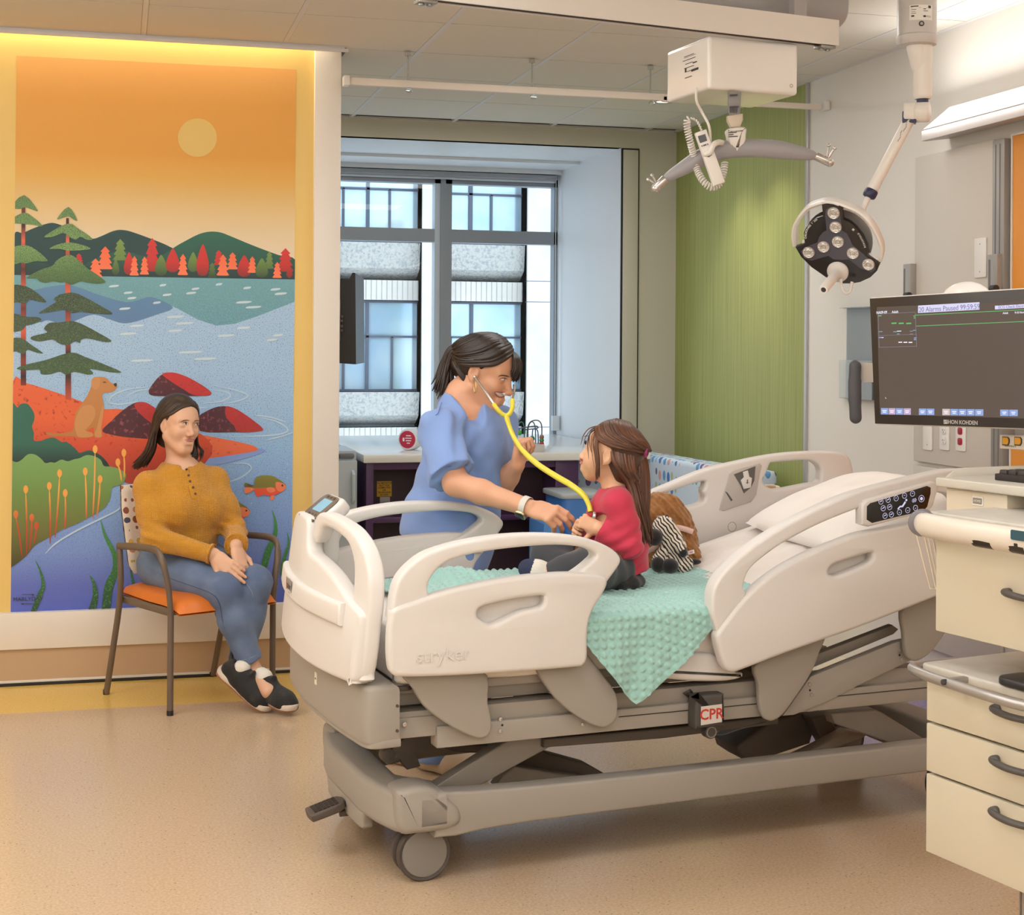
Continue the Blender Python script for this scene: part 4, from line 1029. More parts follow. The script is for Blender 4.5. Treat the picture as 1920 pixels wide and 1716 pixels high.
ycen = [(1560, 382), (1570, 386), (1573, 398), (1576, 424), (1585, 429), (1592, 442), (1595, 450), (1612, 464), (1638, 486), (1640, 496), (1632, 502), (1610, 494), (1590, 478), (1576, 479), (1560, 478), (1551, 472), (1520, 481), (1506, 477), (1499, 464), (1508, 456), (1530, 447), (1533, 437), (1540, 428), (1547, 424), (1544, 398), (1545, 386), (1551, 382)]
g.prism(H2(ycen), CH, uH, vH, .0012, bev=.0004, seg=1); g.make('lens_cover', mat('lamp_smoke', '55515A', .18), hd)
for px, py in ((1559.7, 391.3), (1564, 417.6), (1568.7, 445), (1541.8, 454.7), (1514, 465.6), (1597, 466), (1626.4, 486.8)):
    c = onP(px, py, CH, nH); g = G(); r_ = .0205
    g.lathe([(r_, 0), (r_, .003), (r_*.92, .006), (r_*.8, .0045), (r_*.72, .0055), (r_*.6, .0035), (r_*.5, .005), (r_*.36, .003), (r_*.3, .006), (0, .007)], c, nH, 24, mat=0)
    for k in range(10):
        a = 2*PI*k/10; g.ell(c+(uH*math.cos(a)+vH*math.sin(a))*r_*.74+nH*.004, .0028, seg=8, rings=5, mat=1)
    g.make('lens', [mat('lens_clear', 'CFC8C2', .08, metal=.35), mat('lens_facet', 'F1EEEA', .05, metal=.6)], hd)
g = G()   # curved wording
def arcword(txt, pts, size, m=0):
    cv = cr([onP(x, y, CH, nH)+nH*.0008 for x, y in pts], 10); Ls = [0]
    for i in range(1, len(cv)): Ls.append(Ls[-1]+(cv[i]-cv[i-1]).length)
    n = len(txt)
    for k, ch in enumerate(txt):
        l = Ls[-1]*(k+.5)/n; i = next(j for j in range(1, len(cv)) if Ls[j] >= l-1e-9); q = cv[i-1].lerp(cv[i], (l-Ls[i-1])/max(1e-9, Ls[i]-Ls[i-1]))
        d_ = (cv[i]-cv[i-1]).normalized()
        if ch != ' ': g.text(ch, size, q, d_, nH.cross(d_), .0003, m, bold=True)
arcword('CHROMOPHARE F 300', [(1529, 403), (1518, 413), (1509.5, 426), (1508, 440)][::-1], .0095)
arcword('BERCHTOLD', [(1606, 428), (1612, 437), (1617, 447), (1620, 456)][::-1], .0085)
c = onP(1597, 422, CH, nH)+nH*.0008; g.prism(rrect(.009, .004, .001, 2), c, uH, vH, .0004); g.prism(rrect(.003, .010, .001, 2), c, uH, vH, .0004)
g.make('face_lettering', mat('lettering_white', 'D9D6D2', .5), hd, smooth=0)
CR = CH-nH*.03
g = G()
ringo = [(1486, 452), (1483.5, 430), (1488, 407), (1508, 380), (1525, 371), (1542, 366), (1556, 366), (1573, 369), (1611, 385), (1637, 412), (1652, 443), (1655, 462), (1650, 484)]
po = cr([onP(x, y, CR, nH) for x, y in ringo], 5)
cc_ = CH-nH*.03
vs = []
for p in po:
    rad = (cc_-p); rad -= nH*rad.dot(nH); rad.normalize()
    for a, b_ in ((0, .016), (0, -.016), (.006, -.022), (.014, -.020), (.014, .014), (.006, .020)): vs.append(p+rad*a+nH*b_)
n6 = 6; fs = [(i*n6+k, (i+1)*n6+k, (i+1)*n6+(k+1) % n6, i*n6+(k+1) % n6) for i in range(len(po)-1) for k in range(n6)]
fs.append(tuple(range(n6))); fs.append(tuple((len(po)-1)*n6+k for k in range(n6))[::-1])
g.add(vs, fs); rg = g.make('handle_ring', M_eq, t, smooth=50)
g = G(); q = onP(1556, 371, CR, nH)+nH*.021; tx = (onP(1580, 376, CR, nH)-onP(1545, 369, CR, nH)).normalized()
g.prism(rrect(.055, .012, .003, 3), q, tx, nH.cross(tx), .0015, mat=0); g.prism(rrect(.014, .004, .001, 2, -.008), q+nH*.0016, tx, nH.cross(tx), .0004, mat=1); g.make('key_pad', [M_lab, M_eqg], rg)
g = G(); bcn = CH-nH*.075   # white dome behind the face
g.lathe([(0, 0), (.05, .002), (.09, .016), (.108, .035), (.112, .052)], bcn, nH, 40); g.make('lamp_back', M_eq, t)
for px, py in ((1500, 453), (1641, 484), (1560, 378)):
    q = onP(px, py, CH, nH)-nH*.02; q2 = bcn+nH*.05+(q-bcn-nH*.05)*.55; g = G(); g.tube([q2, q], .009, 10); g.make('strut', M_eq, t)
ha = onP(1569.5, 501, CH, nH); hb = ha+nH*.012; 
tip = atD(1542.5, 536, (atD(1569.5, 501, 1)-CAM).length and dl-.03-.10)
g = G(); hx = (tip-ha).normalized()
g.lathe([(0, 0), (.036, 0), (.0365, .004), (.034, .010), (.022, .018), (.0175, .030), (.0165, .05), (.0150, (tip-ha).length-.004), (.0135, (tip-ha).length), (.0085, (tip-ha).length+.0002), (.0085, (tip-ha).length-.003)], ha, hx, 32, mat=0)
g.cyl(tip-hx*.004, tip-hx*.002, .0085, 20, mat=1); g.make('sterile_handle', [M_eq, M_ink], t)
g = G(); g.tube(cr([atD(1575, 515, dl), atD(1576, 530, dl), atD(1583, 541, dl), atD(1592, 538, dl), atD(1596, 520, dl)], 6), .0055, 10); g.make('rear_loop', M_eq, t)

# ---- curtain track with its clear hangers
t = thing('curtain_track', 'white curtain track running wall to wall under the ceiling tiles', 'curtain track', (2.1, 6.58, 2.62))
zc_ = 2.617; 
yc = 6.578
g = G(); g.bb((.962, yc-.012, zc_-.016), (onZ(1245, 179, zc_).x, yc+.012, zc_+.016), bev=.003); g.bb((onZ(1232, 181, zc_).x, yc-.012, zc_-.020), (XR-.04, yc+.012, zc_+.006), bev=.003); g.make('track', mat('track_white', 'E2D8CC', .4), t)
for x_ in (.962, XR-.022):
    g = G(); g.bb((x_-.006, yc-.03, zc_-.022), (x_+.02, yc+.03, zc_+.022), bev=.005); g.make('wall_bracket', M_eq, t)
M_acr = mat('clear_acrylic', 'E8EAE4', .1, trans=.75, ior=1.2)
for px in (758, 991, 1213):
    x_ = onY(px, 165, yc).x; g = G(); g.bb((x_-.003, yc-.003, zc_+.01), (x_+.003, yc+.003, CZ-.02)); g.cyl((x_, yc, CZ-.022), (x_, yc, CZ-.003), .014, 16, bev=.003); g.ell((x_+.004, yc-.012, zc_-.03), (.016, .012, .012), seg=14, rings=8); g.make('hanger', M_acr, t)
t = thing('recessed_downlight', 'small round recessed ceiling downlight between the tiles', 'downlight', (2.82, 7.543, CZ))
g = G(); c = V((2.82, 7.543, CZ)); g.lathe([(.036, -.001), (.052, -.004), (.056, -.002), (.056, .001)], c, (0, 0, 1), 32); g.make('trim_ring', M_eqg, t)
g = G(); g.lathe([(0, -.001), (.037, -.001)], c, (0, 0, 1), 28); g.make('lit_lens', emis('lamp_glow', 'FFF1DC', 1.6), t)

# ---- headwall
M_hw = mat('headwall_board', 'CFC8BE', .45); M_hwm = mat('headwall_metal', 'A7A19B', .35, metal=.4)
yx = lambda x, y=400: onX(x, y, XR).y
xz = lambda x, y: onX(x, y, XR).z
yl, yr = yx(1720, 290), yx(1868, 255)
t = thing('wall_panel', 'tall smooth beige service panel on the white wall above the bed head', 'wall panel', (XR-.01, (yl+yr)/2, 1.0))
g = G(); g.bb((XR-.022, yr, .972), (XR-.001, yl, 2.264), bev=.004); g.make('board', M_hw, t)
g = G(); g.bb((XR-.022, yr-.06, .2), (XR-.001, yl, .955), bev=.004); g.make('lower_board', M_hw, t)
g = G(); yc1, yc2 = yx(1872, 255), yx(1891, 255)
g.bb((XR-.03, yc2, .9), (XR-.001, yr-.003, 2.258), bev=.003, mat=0); 
for f in (.35, .7): g.bb((XR-.0305, yc2+(yr-yc2)*f-.004, .92), (XR-.029, yc2+(yr-yc2)*f+.003, 2.24), mat=1)
g.make('edge_channel', [M_hwm, mat('channel_shadow', '6F6A66', .5)], t)
t = thing('orange_panel', 'bright orange wall panel beside the beige service panel', 'wall panel', (XR-.01, 4.6, 1.0))
g = G(); yo = yx(1901, 300); g.bb((XR-.014, 3.4, .5), (XR-.001, yo, 2.262), bev=.002, mat=0); g.make('board', mat('orange_laminate', 'E8962E', .45), t)
g = G(); g.bb((XR-.018, yo, .5), (XR-.001, yo+.008, 2.27)); g.bb((XR-.018, 3.4, 2.262), (XR-.001, yo, 2.27)); g.make('edging', M_trimw, t)
# over-bed light: up and down
t = thing('headwall_light', 'long white linear light fixture with glowing top on the wall over the bed', 'wall light', (XR-.05, 4.9, 2.36))
yb_ = yx(1720, 235)
g = G(); g.bb((XR-.13, 3.4, 2.352), (XR-.002, yb_+.03, 2.43), bev=.004) if 0 else None
xl = XR-.13
Pl = onX(1722, 234, xl); Pu = onX(1749, 216, XR-.02)
g.prism([(0, 0), (.128, -.0), (.128, -.03), (.02, -.045), (0, -.045)], (xl, Pl.y, Pl.z), (1, 0, 0), (0, 0, 1), 1.9, bev=.003)
g.make('fixture_body', mat('fixture_grey', 'B9B1AC', .4), t)
g = G(); g.add([(xl+.004, Pl.y-.004, Pl.z+.001), (xl+.004, Pl.y-1.9, Pl.z+.001), (XR-.004, Pl.y-1.9, Pl.z+.10), (XR-.004, Pl.y-.004, Pl.z+.10)], [(0, 1, 2, 3), (3, 2, 1, 0)])
g.add([(xl+.004, Pl.y-.004, Pl.z+.001), (XR-.004, Pl.y-.004, Pl.z+.10), (XR-.004, Pl.y-.004, Pl.z+.001)], [(0, 1, 2)])
g.make('diffuser', emis('diffuser_glow', 'FFFBF4', 1.15), t)
# switch and outlet plates
def plate_on_wall(px, py, hw, hh, kind, nm, label, cat, group=None, xoff=.022):
    c = onX(px, py, XR-xoff)
    t = thing(nm, label, cat, c, group=group)
    g = G(); X_ = (0, -1, 0); Z_ = (0, 0, 1); O = V((XR-xoff, c.y, c.z))
    g.prism(rrect(hw*2, hh*2, .006, 3), O, X_, Z_, .006, bev=.002) if V(X_).cross(V(Z_)).x < 0 else g.prism(rrect(hw*2, hh*2, .006, 3), O, X_, Z_, -.006, bev=.002)
    pl_ = g.make('cover_plate', M_lab, t)
    O2 = O+V((-.0062, 0, 0))
    if kind == 'blank':
        for zz in (hh*.7, -hh*.7): g = G(); g.cyl(O2+V((0, 0, zz)), O2+V((-.001, 0, zz)), .003, 10); g.make('screw', M_eqg, pl_)
    else:
        red = kind == 'red'
        for zz in (.021, -.021):
            g = G(); g.prism(crs([(-.016, 0), (-.012, .013), (.012, .013), (.016, 0), (.012, -.013), (-.012, -.013)], 3), O2+V((0, 0, zz)), X_, Z_, -.003 if V(X_).cross(V(Z_)).x > 0 else .003, bev=.001, mat=0)
            for yy, hz in ((.006, .008), (-.006, .006)): g.bb((O2.x-.0036, O2.y+yy-.001, O2.z+zz-hz/2+.002), (O2.x-.003, O2.y+yy+.001, O2.z+zz+hz/2+.002), mat=1)
            g.cyl(O2+V((-.003, 0, zz-.007)), O2+V((-.0036, 0, zz-.007)), .0022, 8, mat=1)
            g.make('socket', [mat('socket_red', 'B02030', .4) if red else M_lab, M_ink], pl_)
    return t
plate_on_wall(1837.5, 472, .042, .078, 'blank', 'blank_plate', 'white blank cover plate high on the beige service panel', 'wall plate')
plate_on_wall(1743, 800, .036, .075, 'blank', 'blank_plate', 'plain white cover plate below the monitor beside the white outlet', 'wall plate')
plate_on_wall(1774.5, 806, .036, .06, 'white', 'wall_outlet', 'white duplex outlet below the patient monitor', 'outlet')
plate_on_wall(1805, 807, .036, .06, 'red', 'wall_outlet', 'white outlet plate with two red sockets below the patient monitor', 'outlet')
# small slotted metal brackets
def bracket(x0, y0, x1, y1, label):
    c = onX((x0+x1)/2, y1, XR-.03); a = onX(x0, y0, XR-.03); b = onX(x1, y0, XR-.03)
    t = thing('equipment_bracket', label, 'wall bracket', c, group=None)
    g = G(); zb2 = c.z-.12
    g.bb((XR-.05, b.y, zb2), (XR-.002, a.y, a.z), bev=.003, mat=0); g.bb((XR-.0505, a.y-(a.y-b.y)*.30, zb2+.02), (XR-.049, a.y-(a.y-b.y)*.1, a.z-.02), mat=1); g.make('slotted_channel', [M_hwm, mat('channel_shadow', '6F6A66', .5)], t)
    g = G(); g.cyl((XR-.06, b.y-.01, c.z), (XR-.06, b.y+.02, c.z), .014, 14, mat=1); g.make('clamp_knob', [M_hwm, M_ink], t)
bracket(1699, 486, 1713, 545, 'slim metal slotted bracket on the white wall behind the exam light')
bracket(1858, 466, 1876, 530, 'metal slotted bracket on the edge of the beige service panel above the monitor')
# clear leaflet holder behind the grey grip
c = onX(1610, 650, XR)
t = thing('leaflet_holder', 'clear acrylic leaflet holder on the white wall behind the grey monitor grip', 'leaflet holder', (XR-.02, c.y, c.z-.2))
g = G(); y0_, y1_ = yx(1588, 600), yx(1650, 600); z1_, z0_ = xz(1610, 568), xz(1610, 738)
g.bb((XR-.004, y1_, z0_), (XR-.001, y0_, z1_), mat=0)
g.bb((XR-.04, y1_, z0_), (XR-.037, y0_, z0_+(z1_-z0_)*.42), mat=0); g.bb((XR-.04, y1_, z0_-.003), (XR-.001, y0_, z0_), mat=0); g.bb((XR-.04, y1_, z1_-.004), (XR-.001, y0_, z1_), mat=0)
g.make('acrylic_pocket', M_acr, t)
# ================================================================== monitor, shelf, cart
Rv = V((RT[0], RT[1], 0)); Fv = V((FW[0], FW[1], 0))
# ---- patient monitor
ml = atD(1628, 548, 4.1); mlb = atD(1640, 787, 4.1)
e1 = (Rv*.27-Fv*.43).normalized(); nM = -(Rv*.43+Fv*.27).normalized()
lean = (atD(1640, 787, 4.1)-atD(1628, 548, 4.1)); 
eY = V((0, 0, 1))
tl = atD(1628, 548, 4.1)
def MP(x, y): return onP(x, y, tl, nM)
def M2(pts): return [((MP(x, y)-tl).dot(e1), (MP(x, y)-tl).z) for x, y in pts]
tr = M2([(1920, 527)])[0]; bl_ = M2([(1641, 787)])[0]
Wm = .60; sl = 0
q0, q1, q2, q3 = M2([(1628, 549), (1641, 787.5), (1919, 793), (1919, 527)])
def ext(p, q, x): f = (x-p[0])/(q[0]-p[0]); return (x, p[1]+(q[1]-p[1])*f)
r_t = ext(q0, q3, Wm); r_b = ext(q1, q2, Wm+.0)
t = thing('patient_monitor', 'large flat patient monitor with black bezel and dark vital signs screen facing the bed', 'monitor', tl+e1*.3+V((0, 0, -.36)))
g = G(); g.prism([q0, q1, r_b, r_t], tl-nM*.05, e1, eY, .045 if e1.cross(eY).dot(nM) > 0 else -.045, bev=.006, seg=3, mat=0)
bz = g.make('monitor_case', M_eq, t)
def P2(pts, d, th, gg, m=0, bev=0): gg.prism(pts if not isinstance(pts[0], tuple) or True else pts, tl+nM*d, e1, eY, th if e1.cross(eY).dot(nM) > 0 else -th, bev=bev, mat=m)
g = G(); P2([(q0[0]+.002, q0[1]-.003), (q1[0]+.002, q1[1]+.003), (r_b[0]-.003, r_b[1]+.003), (r_t[0]-.003, r_t[1]-.003)], -.006, .006, g, 0, .002); fr = g.make('bezel', mat('bezel_black', '2C2726', .35), t)
g = G(); s0, s1, s2, s3 = M2([(1643, 567), (1652, 768), (1919, 772), (1919, 552)]); s2 = ext(s1, s2, Wm-.03); s3 = ext(s0, s3, Wm-.03)
P2([s0, s1, s2, s3], .0003, .0004, g); scn = g.make('screen', mat('screen_grey', '2E2824', .22, emit=('5E524B', .62)), fr, smooth=0)
g = G()   # screen contents
def SC_(x0, y0, x1, y1, m, d=.0012, sk=-.0715):
    # rectangle following the slope of the screen rows
    f = (y0-553)/(770-553); k0 = -.072+.072*f
    g.add([MP(x0, y1)+nM*d, MP(x1, y1+(x1-x0)*k0)+nM*d, MP(x1, y0+(x1-x0)*k0)+nM*d, MP(x0, y0)+nM*d], [(0, 1, 2, 3)], m)
MI = [emis('scr_white', 'D9D6F4', .95), emis('scr_green', '63C26F', .9), emis('scr_line', '8E8A9A', .8), emis('scr_blue', '93ADE6', .85), emis('scr_pink', 'CBB0D2', .85), emis('scr_beige', 'D2C4C2', .85), emis('scr_ink', '7A76A8', .8), emis('scr_bright', 'F4F2FF', 1.0), emis('scr_teal', '6FA8B8', .8)]
SC_(1721, 563, 1836, 577, 0); SC_(1865, 561.5, 1925, 568.5, 0)
for x0, x1, y0 in ((1716, 1935, 580.5), (1718, 1935, 601)): SC_(x0, y0, x1, y0+1.1, 1)
for a in ((1646, 579.5, 1716, 580.2), (1648, 620, 1718, 620.6), (1648.5, 642, 1719, 642.7)): SC_(*a, 2)
for xa, ya, xb, yb in ((1646, 580, 1648.5, 642), (1715.5, 577, 1718.8, 640)): g.add([MP(xa, ya)+nM*.0012, MP(xb, yb)+nM*.0012, MP(xb+.8, yb)+nM*.0012, MP(xa+.8, ya)+nM*.0012], [(0, 1, 2, 3), (3, 2, 1, 0)], 2)
for x0 in (1671.5, 1685, 1699): SC_(x0, 595.8, x0+9.5, 598.2, 1)
for x0 in (1685, 1694.5, 1704): SC_(x0, 631.5, x0+7, 633.4, 7)
for x0, y0, w_, m in ((1648, 612, 7, 8), (1675, 611.8, 7, 8), (1682, 610.8, 8, 0), (1706, 610.5, 6, 2), (1712, 608.8, 5, 8), (1682, 616, 5, 8), (1706, 616, 6, 2), (1648, 623, 5, 3), (1653, 623, 4, 0), (1714, 623, 5, 3), (1714, 626, 4, 3), (1646.5, 582.5, 6, 1), (1712.5, 582, 3, 1), (1713, 585.5, 3, 1)): SC_(x0, y0, x0+w_, y0+1.8, m)
for x0, x1, m in ((1654, 1667.5, 3), (1668.5, 1681, 4), (1682, 1695.5, 3), (1696.5, 1710, 4), (1725, 1739, 3), (1740, 1754, 3), (1769, 1783.5, 5), (1784.5, 1798.5, 3), (1799.5, 1814, 3), (1815, 1829.5, 3), (1830.5, 1846, 3), (1877.5, 1893.5, 3), (1894.5, 1910.5, 3)):
    SC_(x0, 756, x1, 768, m); xm = (x0+x1)/2
    SC_(xm-4, 760, xm+4, 761.6, 7, .0018); SC_(xm-3, 763, xm+3, 764.6, 7, .0018)
g.add([MP(1661.5, 735)+nM*.0012, MP(1664, 738.5)+nM*.0012, MP(1662, 738)+nM*.0012], [(0, 1, 2), (2, 1, 0)], 7)
tx = (MP(1800, 560)-MP(1740, 564.4)).normalized()
g.text('20 Alarms Paused 99:59:59', .0185, MP(1778.5, 567.5)+nM*.0016, tx, nM.cross(tx), .0003, 6)
g.text('ECG Check Electrodes', .0105, MP(1902, 562.5)+nM*.0016, tx, nM.cross(tx), .0003, 6)
g.text('NA09-09', .0105, MP(1653, 577)+nM*.0012, tx, nM.cross(tx), .0003, 7); g.text('Adult', .0105, MP(1678, 575.6)+nM*.0012, tx, nM.cross(tx), .0003, 7)
g.text('Adult', .0075, MP(1885, 575.0)+nM*.0012, tx, nM.cross(tx), .0003, 7); g.text('9:10 Nov', .0075, MP(1911, 573.6)+nM*.0012, tx, nM.cross(tx), .0003, 7)
g.make('screen_display', MI, scn, smooth=0)
g = G(); tb = (MP(1850, 782)-MP(1750, 779.5)).normalized(); g.text('NIHON KOHDEN', .0142, MP(1803, 781.2)+nM*.0006, tb, nM.cross(tb), .0004, 0, bold=True)
c = MP(1774.5, 780.3)+nM*.0006; yb2 = nM.cross(tb)
for o in ((-.006, -.0062, .004, .006), ): g.flat([(-.006, -.0055), (.006, -.0055), (.006, -.001), (-.001, -.001)], c, tb, yb2); g.flat([(-.006, .0055), (.006, .0055), (.001, .001), (-.006, .001)], c, tb, yb2)
g.make('maker_name', mat('name_silver', 'B5B0AC', .4), fr, smooth=0)
g = G(); dc = MP(1793, 541)-nM*.035
vs = []
g.lathe([(.0, .04), (.018, .038), (.036, .030), (.052, .016), (.060, .0), (.060, -.012), (0, -.012)], dc, (0, 0, 1), 32); 
g.v = [tuple(dc+e1*((V(p)-dc).dot(e1)*1.25)+nM*((V(p)-dc).dot(nM)*.55)+V((0, 0, (p[2]-dc.z)*.85))) for p in g.v]
dm_ = g.make('alarm_dome', mat('dome_white', 'E9E6E3', .25), t)
g = G(); q = atD(1803, 525, 3.93); g.ell(q, .003, seg=8, rings=6); g.make('dome_sensor', M_ink, dm_)
g = G(); ga_ = atD(1604, 678, 4.13); gb_ = atD(1606, 775, 4.13)
g.tube(cr([ga_, atD(1603.5, 700, 4.13), atD(1604, 735, 4.13), gb_], 5), [.0165]*6+[.018]*6+[.0165]*4, 18, round_caps=True); gp = g.make('grip', mat('grip_grey', '45454A', .6), t)
g = G(); a = atD(1613, 672, 4.14); b = atD(1650, 672, 4.12); c = atD(1650, 708, 4.12); d = atD(1613, 708, 4.14)
g.add([a, b, c, d, a-nM*.02, b-nM*.02, c-nM*.02, d-nM*.02], [(0, 3, 2, 1), (4, 5, 6, 7), (0, 1, 5, 4), (3, 7, 6, 2), (0, 4, 7, 3), (1, 2, 6, 5)]); g.make('grip_bracket', mat('bracket_beige', 'B7AFA6', .4), t)
g = G(); pA = tl+e1*.42-nM*.05+V((0, 0, -.18)); g.cyl(pA, pA-nM*.35, .03, 18); g.box(pA-nM*.012, (.12, .03, .12), math.atan2(e1.y, e1.x), bev=.004); g.make('mount_arm', M_eqg, t)
# yellow connector module below the monitor
t = thing('connector_module', 'beige signal input box with two yellow sockets below the patient monitor', 'input module', MP(1905, 850))
dcm = 3.80
c0 = atD(1876, 802, dcm); 
def CMP(x, y): return onP(x, y, c0, nM)
a, b = CMP(1876, 803), CMP(1876, 829); 
g = G(); g.prism([(0, 0), (0, (b-a).z), (.2, (b-a).z), (.2, 0)], a-nM*.08, e1, eY, .08 if e1.cross(eY).dot(nM) > 0 else -.08, bev=.004); cm = g.make('module_case', mat('module_beige', 'D3C9BC', .4), t)
for px in (1889, 1912):
    q = CMP(px, 815)+nM*.0006; g = G(); g.prism([(-.011, -.011), (.007, -.011), (.011, -.004), (.011, .006), (.007, .011), (-.011, .011)], q-nM*.001, e1, eY, .003 if e1.cross(eY).dot(nM) > 0 else -.003, mat=1)
    g.prism([(-.009, -.008), (.006, -.008), (.009, -.003), (.009, .005), (.006, .009), (-.009, .009)], q+nM*.001, e1, eY, .002 if e1.cross(eY).dot(nM) > 0 else -.002, mat=0)
    g.make('yellow_socket', [mat('socket_yellow', 'D99A22', .4), M_ink], cm)
g = G(); q = CMP(1897, 824.5)+nM*.0008; g.text('MULTI MULTI', .006, q, e1, eY, .0003); g.make('module_print', M_ink, cm, smooth=0)
g = G(); qa = CMP(1885, 795)-nM*.05; g.bb(qa-V((.02, .02, .02)), qa+V((.10, .04, .03)), bev=.003); g.make('module_bracket', M_eqg, t)
# ---- cart: local frame, x along the fronts towards the camera, y into the cart, z up
CARTS = 1
c1 = (Rv*.459-Fv*.888); c2 = (Rv*.888+Fv*.459)
def cart_frame(px, py, d):
    o = atD(px, py, d); return Matrix(((c1.x, c2.x, 0, o.x), (c1.y, c2.y, 0, o.y), (0, 0, 1, 0), (0, 0, 0, 1)))
MC = cart_frame(1748, 1590, 3.40); MCi = MC.inverted()
nc = -c2; OC = MC @ V((0, 0, 0))
def CL(x, y, off=0.):
    "cart-local point seen at a pixel on the front plane pushed forward by off"
    return MCi @ onP(x, y, OC+nc*off, nc)
M_ca = mat('cart_cream', 'CFC7B2', .4, bump=(600, .05, .0004)); M_cat = mat('cart_top', 'C9C5BB', .4, vary=(14, 'BFBBB1', .4, .6)); M_hdl = mat('cart_handle', '4F4B48', .45); M_cas = mat('cart_silver', 'AAA7A4', .3, metal=.6)
WID, DEP = .56, .46
def cart_thing(name, label, cat, z):
    o = thing(name, label, cat, M=MC @ Matrix.Translation((.28, .23, z))); FR[o.name] = Matrix.Translation((.28, .23, z)); return o
z_t = CL(1748, 1252).z; z_b = CL(1752, 1590).z; z12 = CL(1749, 1343).z; z23 = CL(1750, 1438).z
t = cart_thing('drawer_cart', 'cream cart unit with three drawers and silver curved bumper rail standing on a metal column', 'cart', 0)
g = G(); g.bb((.0, .022, z_b+.004), (WID, DEP, z_t), bev=.004); g.make('body', M_ca, t)
def drawer(parent, za, zb, hx, hz, nm='drawer'):
    g = G(); g.bb((0, 0, zb+.003), (WID, .02, za-.003), bev=.003); dr_ = g.make(nm, M_ca, parent)
    g = G(); x0 = hx; pts = [(x0, -.002, hz), (x0+.006, -.02, hz+.001), (x0+.03, -.034, hz+.001), (x0+.07, -.04, hz), (x0+.11, -.034, hz), (x0+.134, -.02, hz), (x0+.14, -.002, hz)]
    g.tube(cr(pts, 5), .0075, 12, round_caps=True, sx=1.2, up=(0, 0, 1)); g.ell((x0+.02, -.026, hz+.004), (.014, .008, .010), seg=12, rings=8); g.make('pull_handle', M_hdl, dr_)
h1 = CL(1865, 1316, .02); 
for za, zb, py in ((z_t, z12, 1316), (z12, z23, 1412), (z23, z_b, 1508)):
    h = CL(1867, py, .02); drawer(t, za, zb, h.x, h.z)
g = G()   # lipped tray top
zt2 = CL(1740, 1236, .03).z
g.prism(rrect(WID+.03, DEP+.02, .02, 4, WID/2, DEP/2), (0, 0, z_t), (1, 0, 0), (0, 1, 0), .022, bev=.006, seg=3); tp = g.make('top_tray', M_cat, t)
for x_ in (.02, WID-.02): 
    pass
g = G(); b0 = CL(1736, 1236, .03); b1 = CL(1920, 1278, .06)
bz_ = z_t+.012
pts = [(-.015, .10, bz_), (-.022, .02, bz_), (-.012, -.032, bz_), (.05, -.052, bz_-.002), (.20, -.064, bz_-.004), (WID*.5, -.068, bz_-.004), (WID-.2, -.064, bz_-.004), (WID-.05, -.052, bz_), (WID+.012, -.032, bz_), (WID+.022, .02, bz_), (WID+.015, .1, bz_)]
g.tube(cr(pts, 6), .0115, 16, round_caps=True, up=(0, 0, 1)); br = g.make('bumper_rail', M_cas, t)
for x_ in (.13, WID-.13):
    g = G(); g.box((x_, -.035, bz_), (.02, .06, .014), bev=.004, mat=0); g.cyl((x_, -.062, bz_), (x_, -.076, bz_), .0065, 14, bev=.001, mat=1); g.make('rail_stay', [M_cas, M_ink], br)
g = G(); q = CL(1735, 1307); g.box((-.022, .06, q.z), (.044, .03, .05), bev=.008, seg=3); g.make('side_latch', mat('latch_white', 'E3DCD0', .35), t)
g = G()
cxl = CL(1856, 1650).x
for k, (xa, xb, m) in enumerate(((0, .022, 0), (.022, .055, 1), (.055, .08, 0), (.08, .13, 1), (.13, .155, 0))):
    g.bb((cxl+.03+xa, .08+.0 if m == 0 else .088, .0), (cxl+.03+xb, .2, z_b+.01), mat=m)
g.bb((cxl+.027, .08, 0), (cxl+.035, .2, z_b+.01), mat=0)
g.make('column', [M_hwm, mat('column_face', '948A80', .35, metal=.3)], t)
g = G(); g.bb((cxl-.08, -.05, 0), (cxl+.30, .42, .05), bev=.01); g.make('foot_plate', M_hwm, t)
for zz in (z_t+.02, ): 
    g = G(); g.bb((.24, .36, z_t+.02), (.36, .44, 1.02)); g.make('rear_column', M_hwm, t)
# small black tray set on the lower unit
t2 = thing('desk_tray', 'black rounded tray lying on the lower cart top behind the rail', 'tray', M=MC @ Matrix.Translation((.33, .02, z_t+.022))); FR[t2.name] = Matrix.Translation((.33, .02, z_t+.022))
q = CL(1895, 1262, 0); g = G(); g.prism(rrect(.16, .10, .03, 5, q.x+.06, .03), (0, 0, z_t+.0225), (1, 0, 0), (0, 1, 0), .018, bev=.006, seg=3); g.make('tray_shell', mat('tray_black', '2B292B', .4), t2)
# upper unit with the worktop
zu_t = CL(1762, 992).z; zu_b = CL(1760, 1172).z; xu = CL(1760, 1100).x
t = cart_thing('worktop_unit', 'cream one drawer unit under a grey worktop with thick bumper and wire basket', 'cart', zu_b)
g = G(); g.bb((xu, .022, zu_b+.004), (xu+.52, .46, zu_t), bev=.004); g.make('body', M_ca, t)
g = G(); g.bb((xu, 0, zu_b), (xu+.52, .02, zu_t+.002), bev=.004); du = g.make('drawer', M_ca, t)
h = CL(1886, 1098, .02); x0, hz = h.x, h.z
g = G(); g.tube(cr([(x0, -.002, hz), (x0+.006, -.02, hz+.001), (x0+.03, -.034, hz+.001), (x0+.07, -.04, hz), (x0+.11, -.034, hz), (x0+.134, -.02, hz), (x0+.14, -.002, hz)], 5), .0075, 12, round_caps=True, sx=1.2, up=(0, 0, 1)); g.make('pull_handle', M_hdl, du)
zw = CL(1750, 957, .04).z
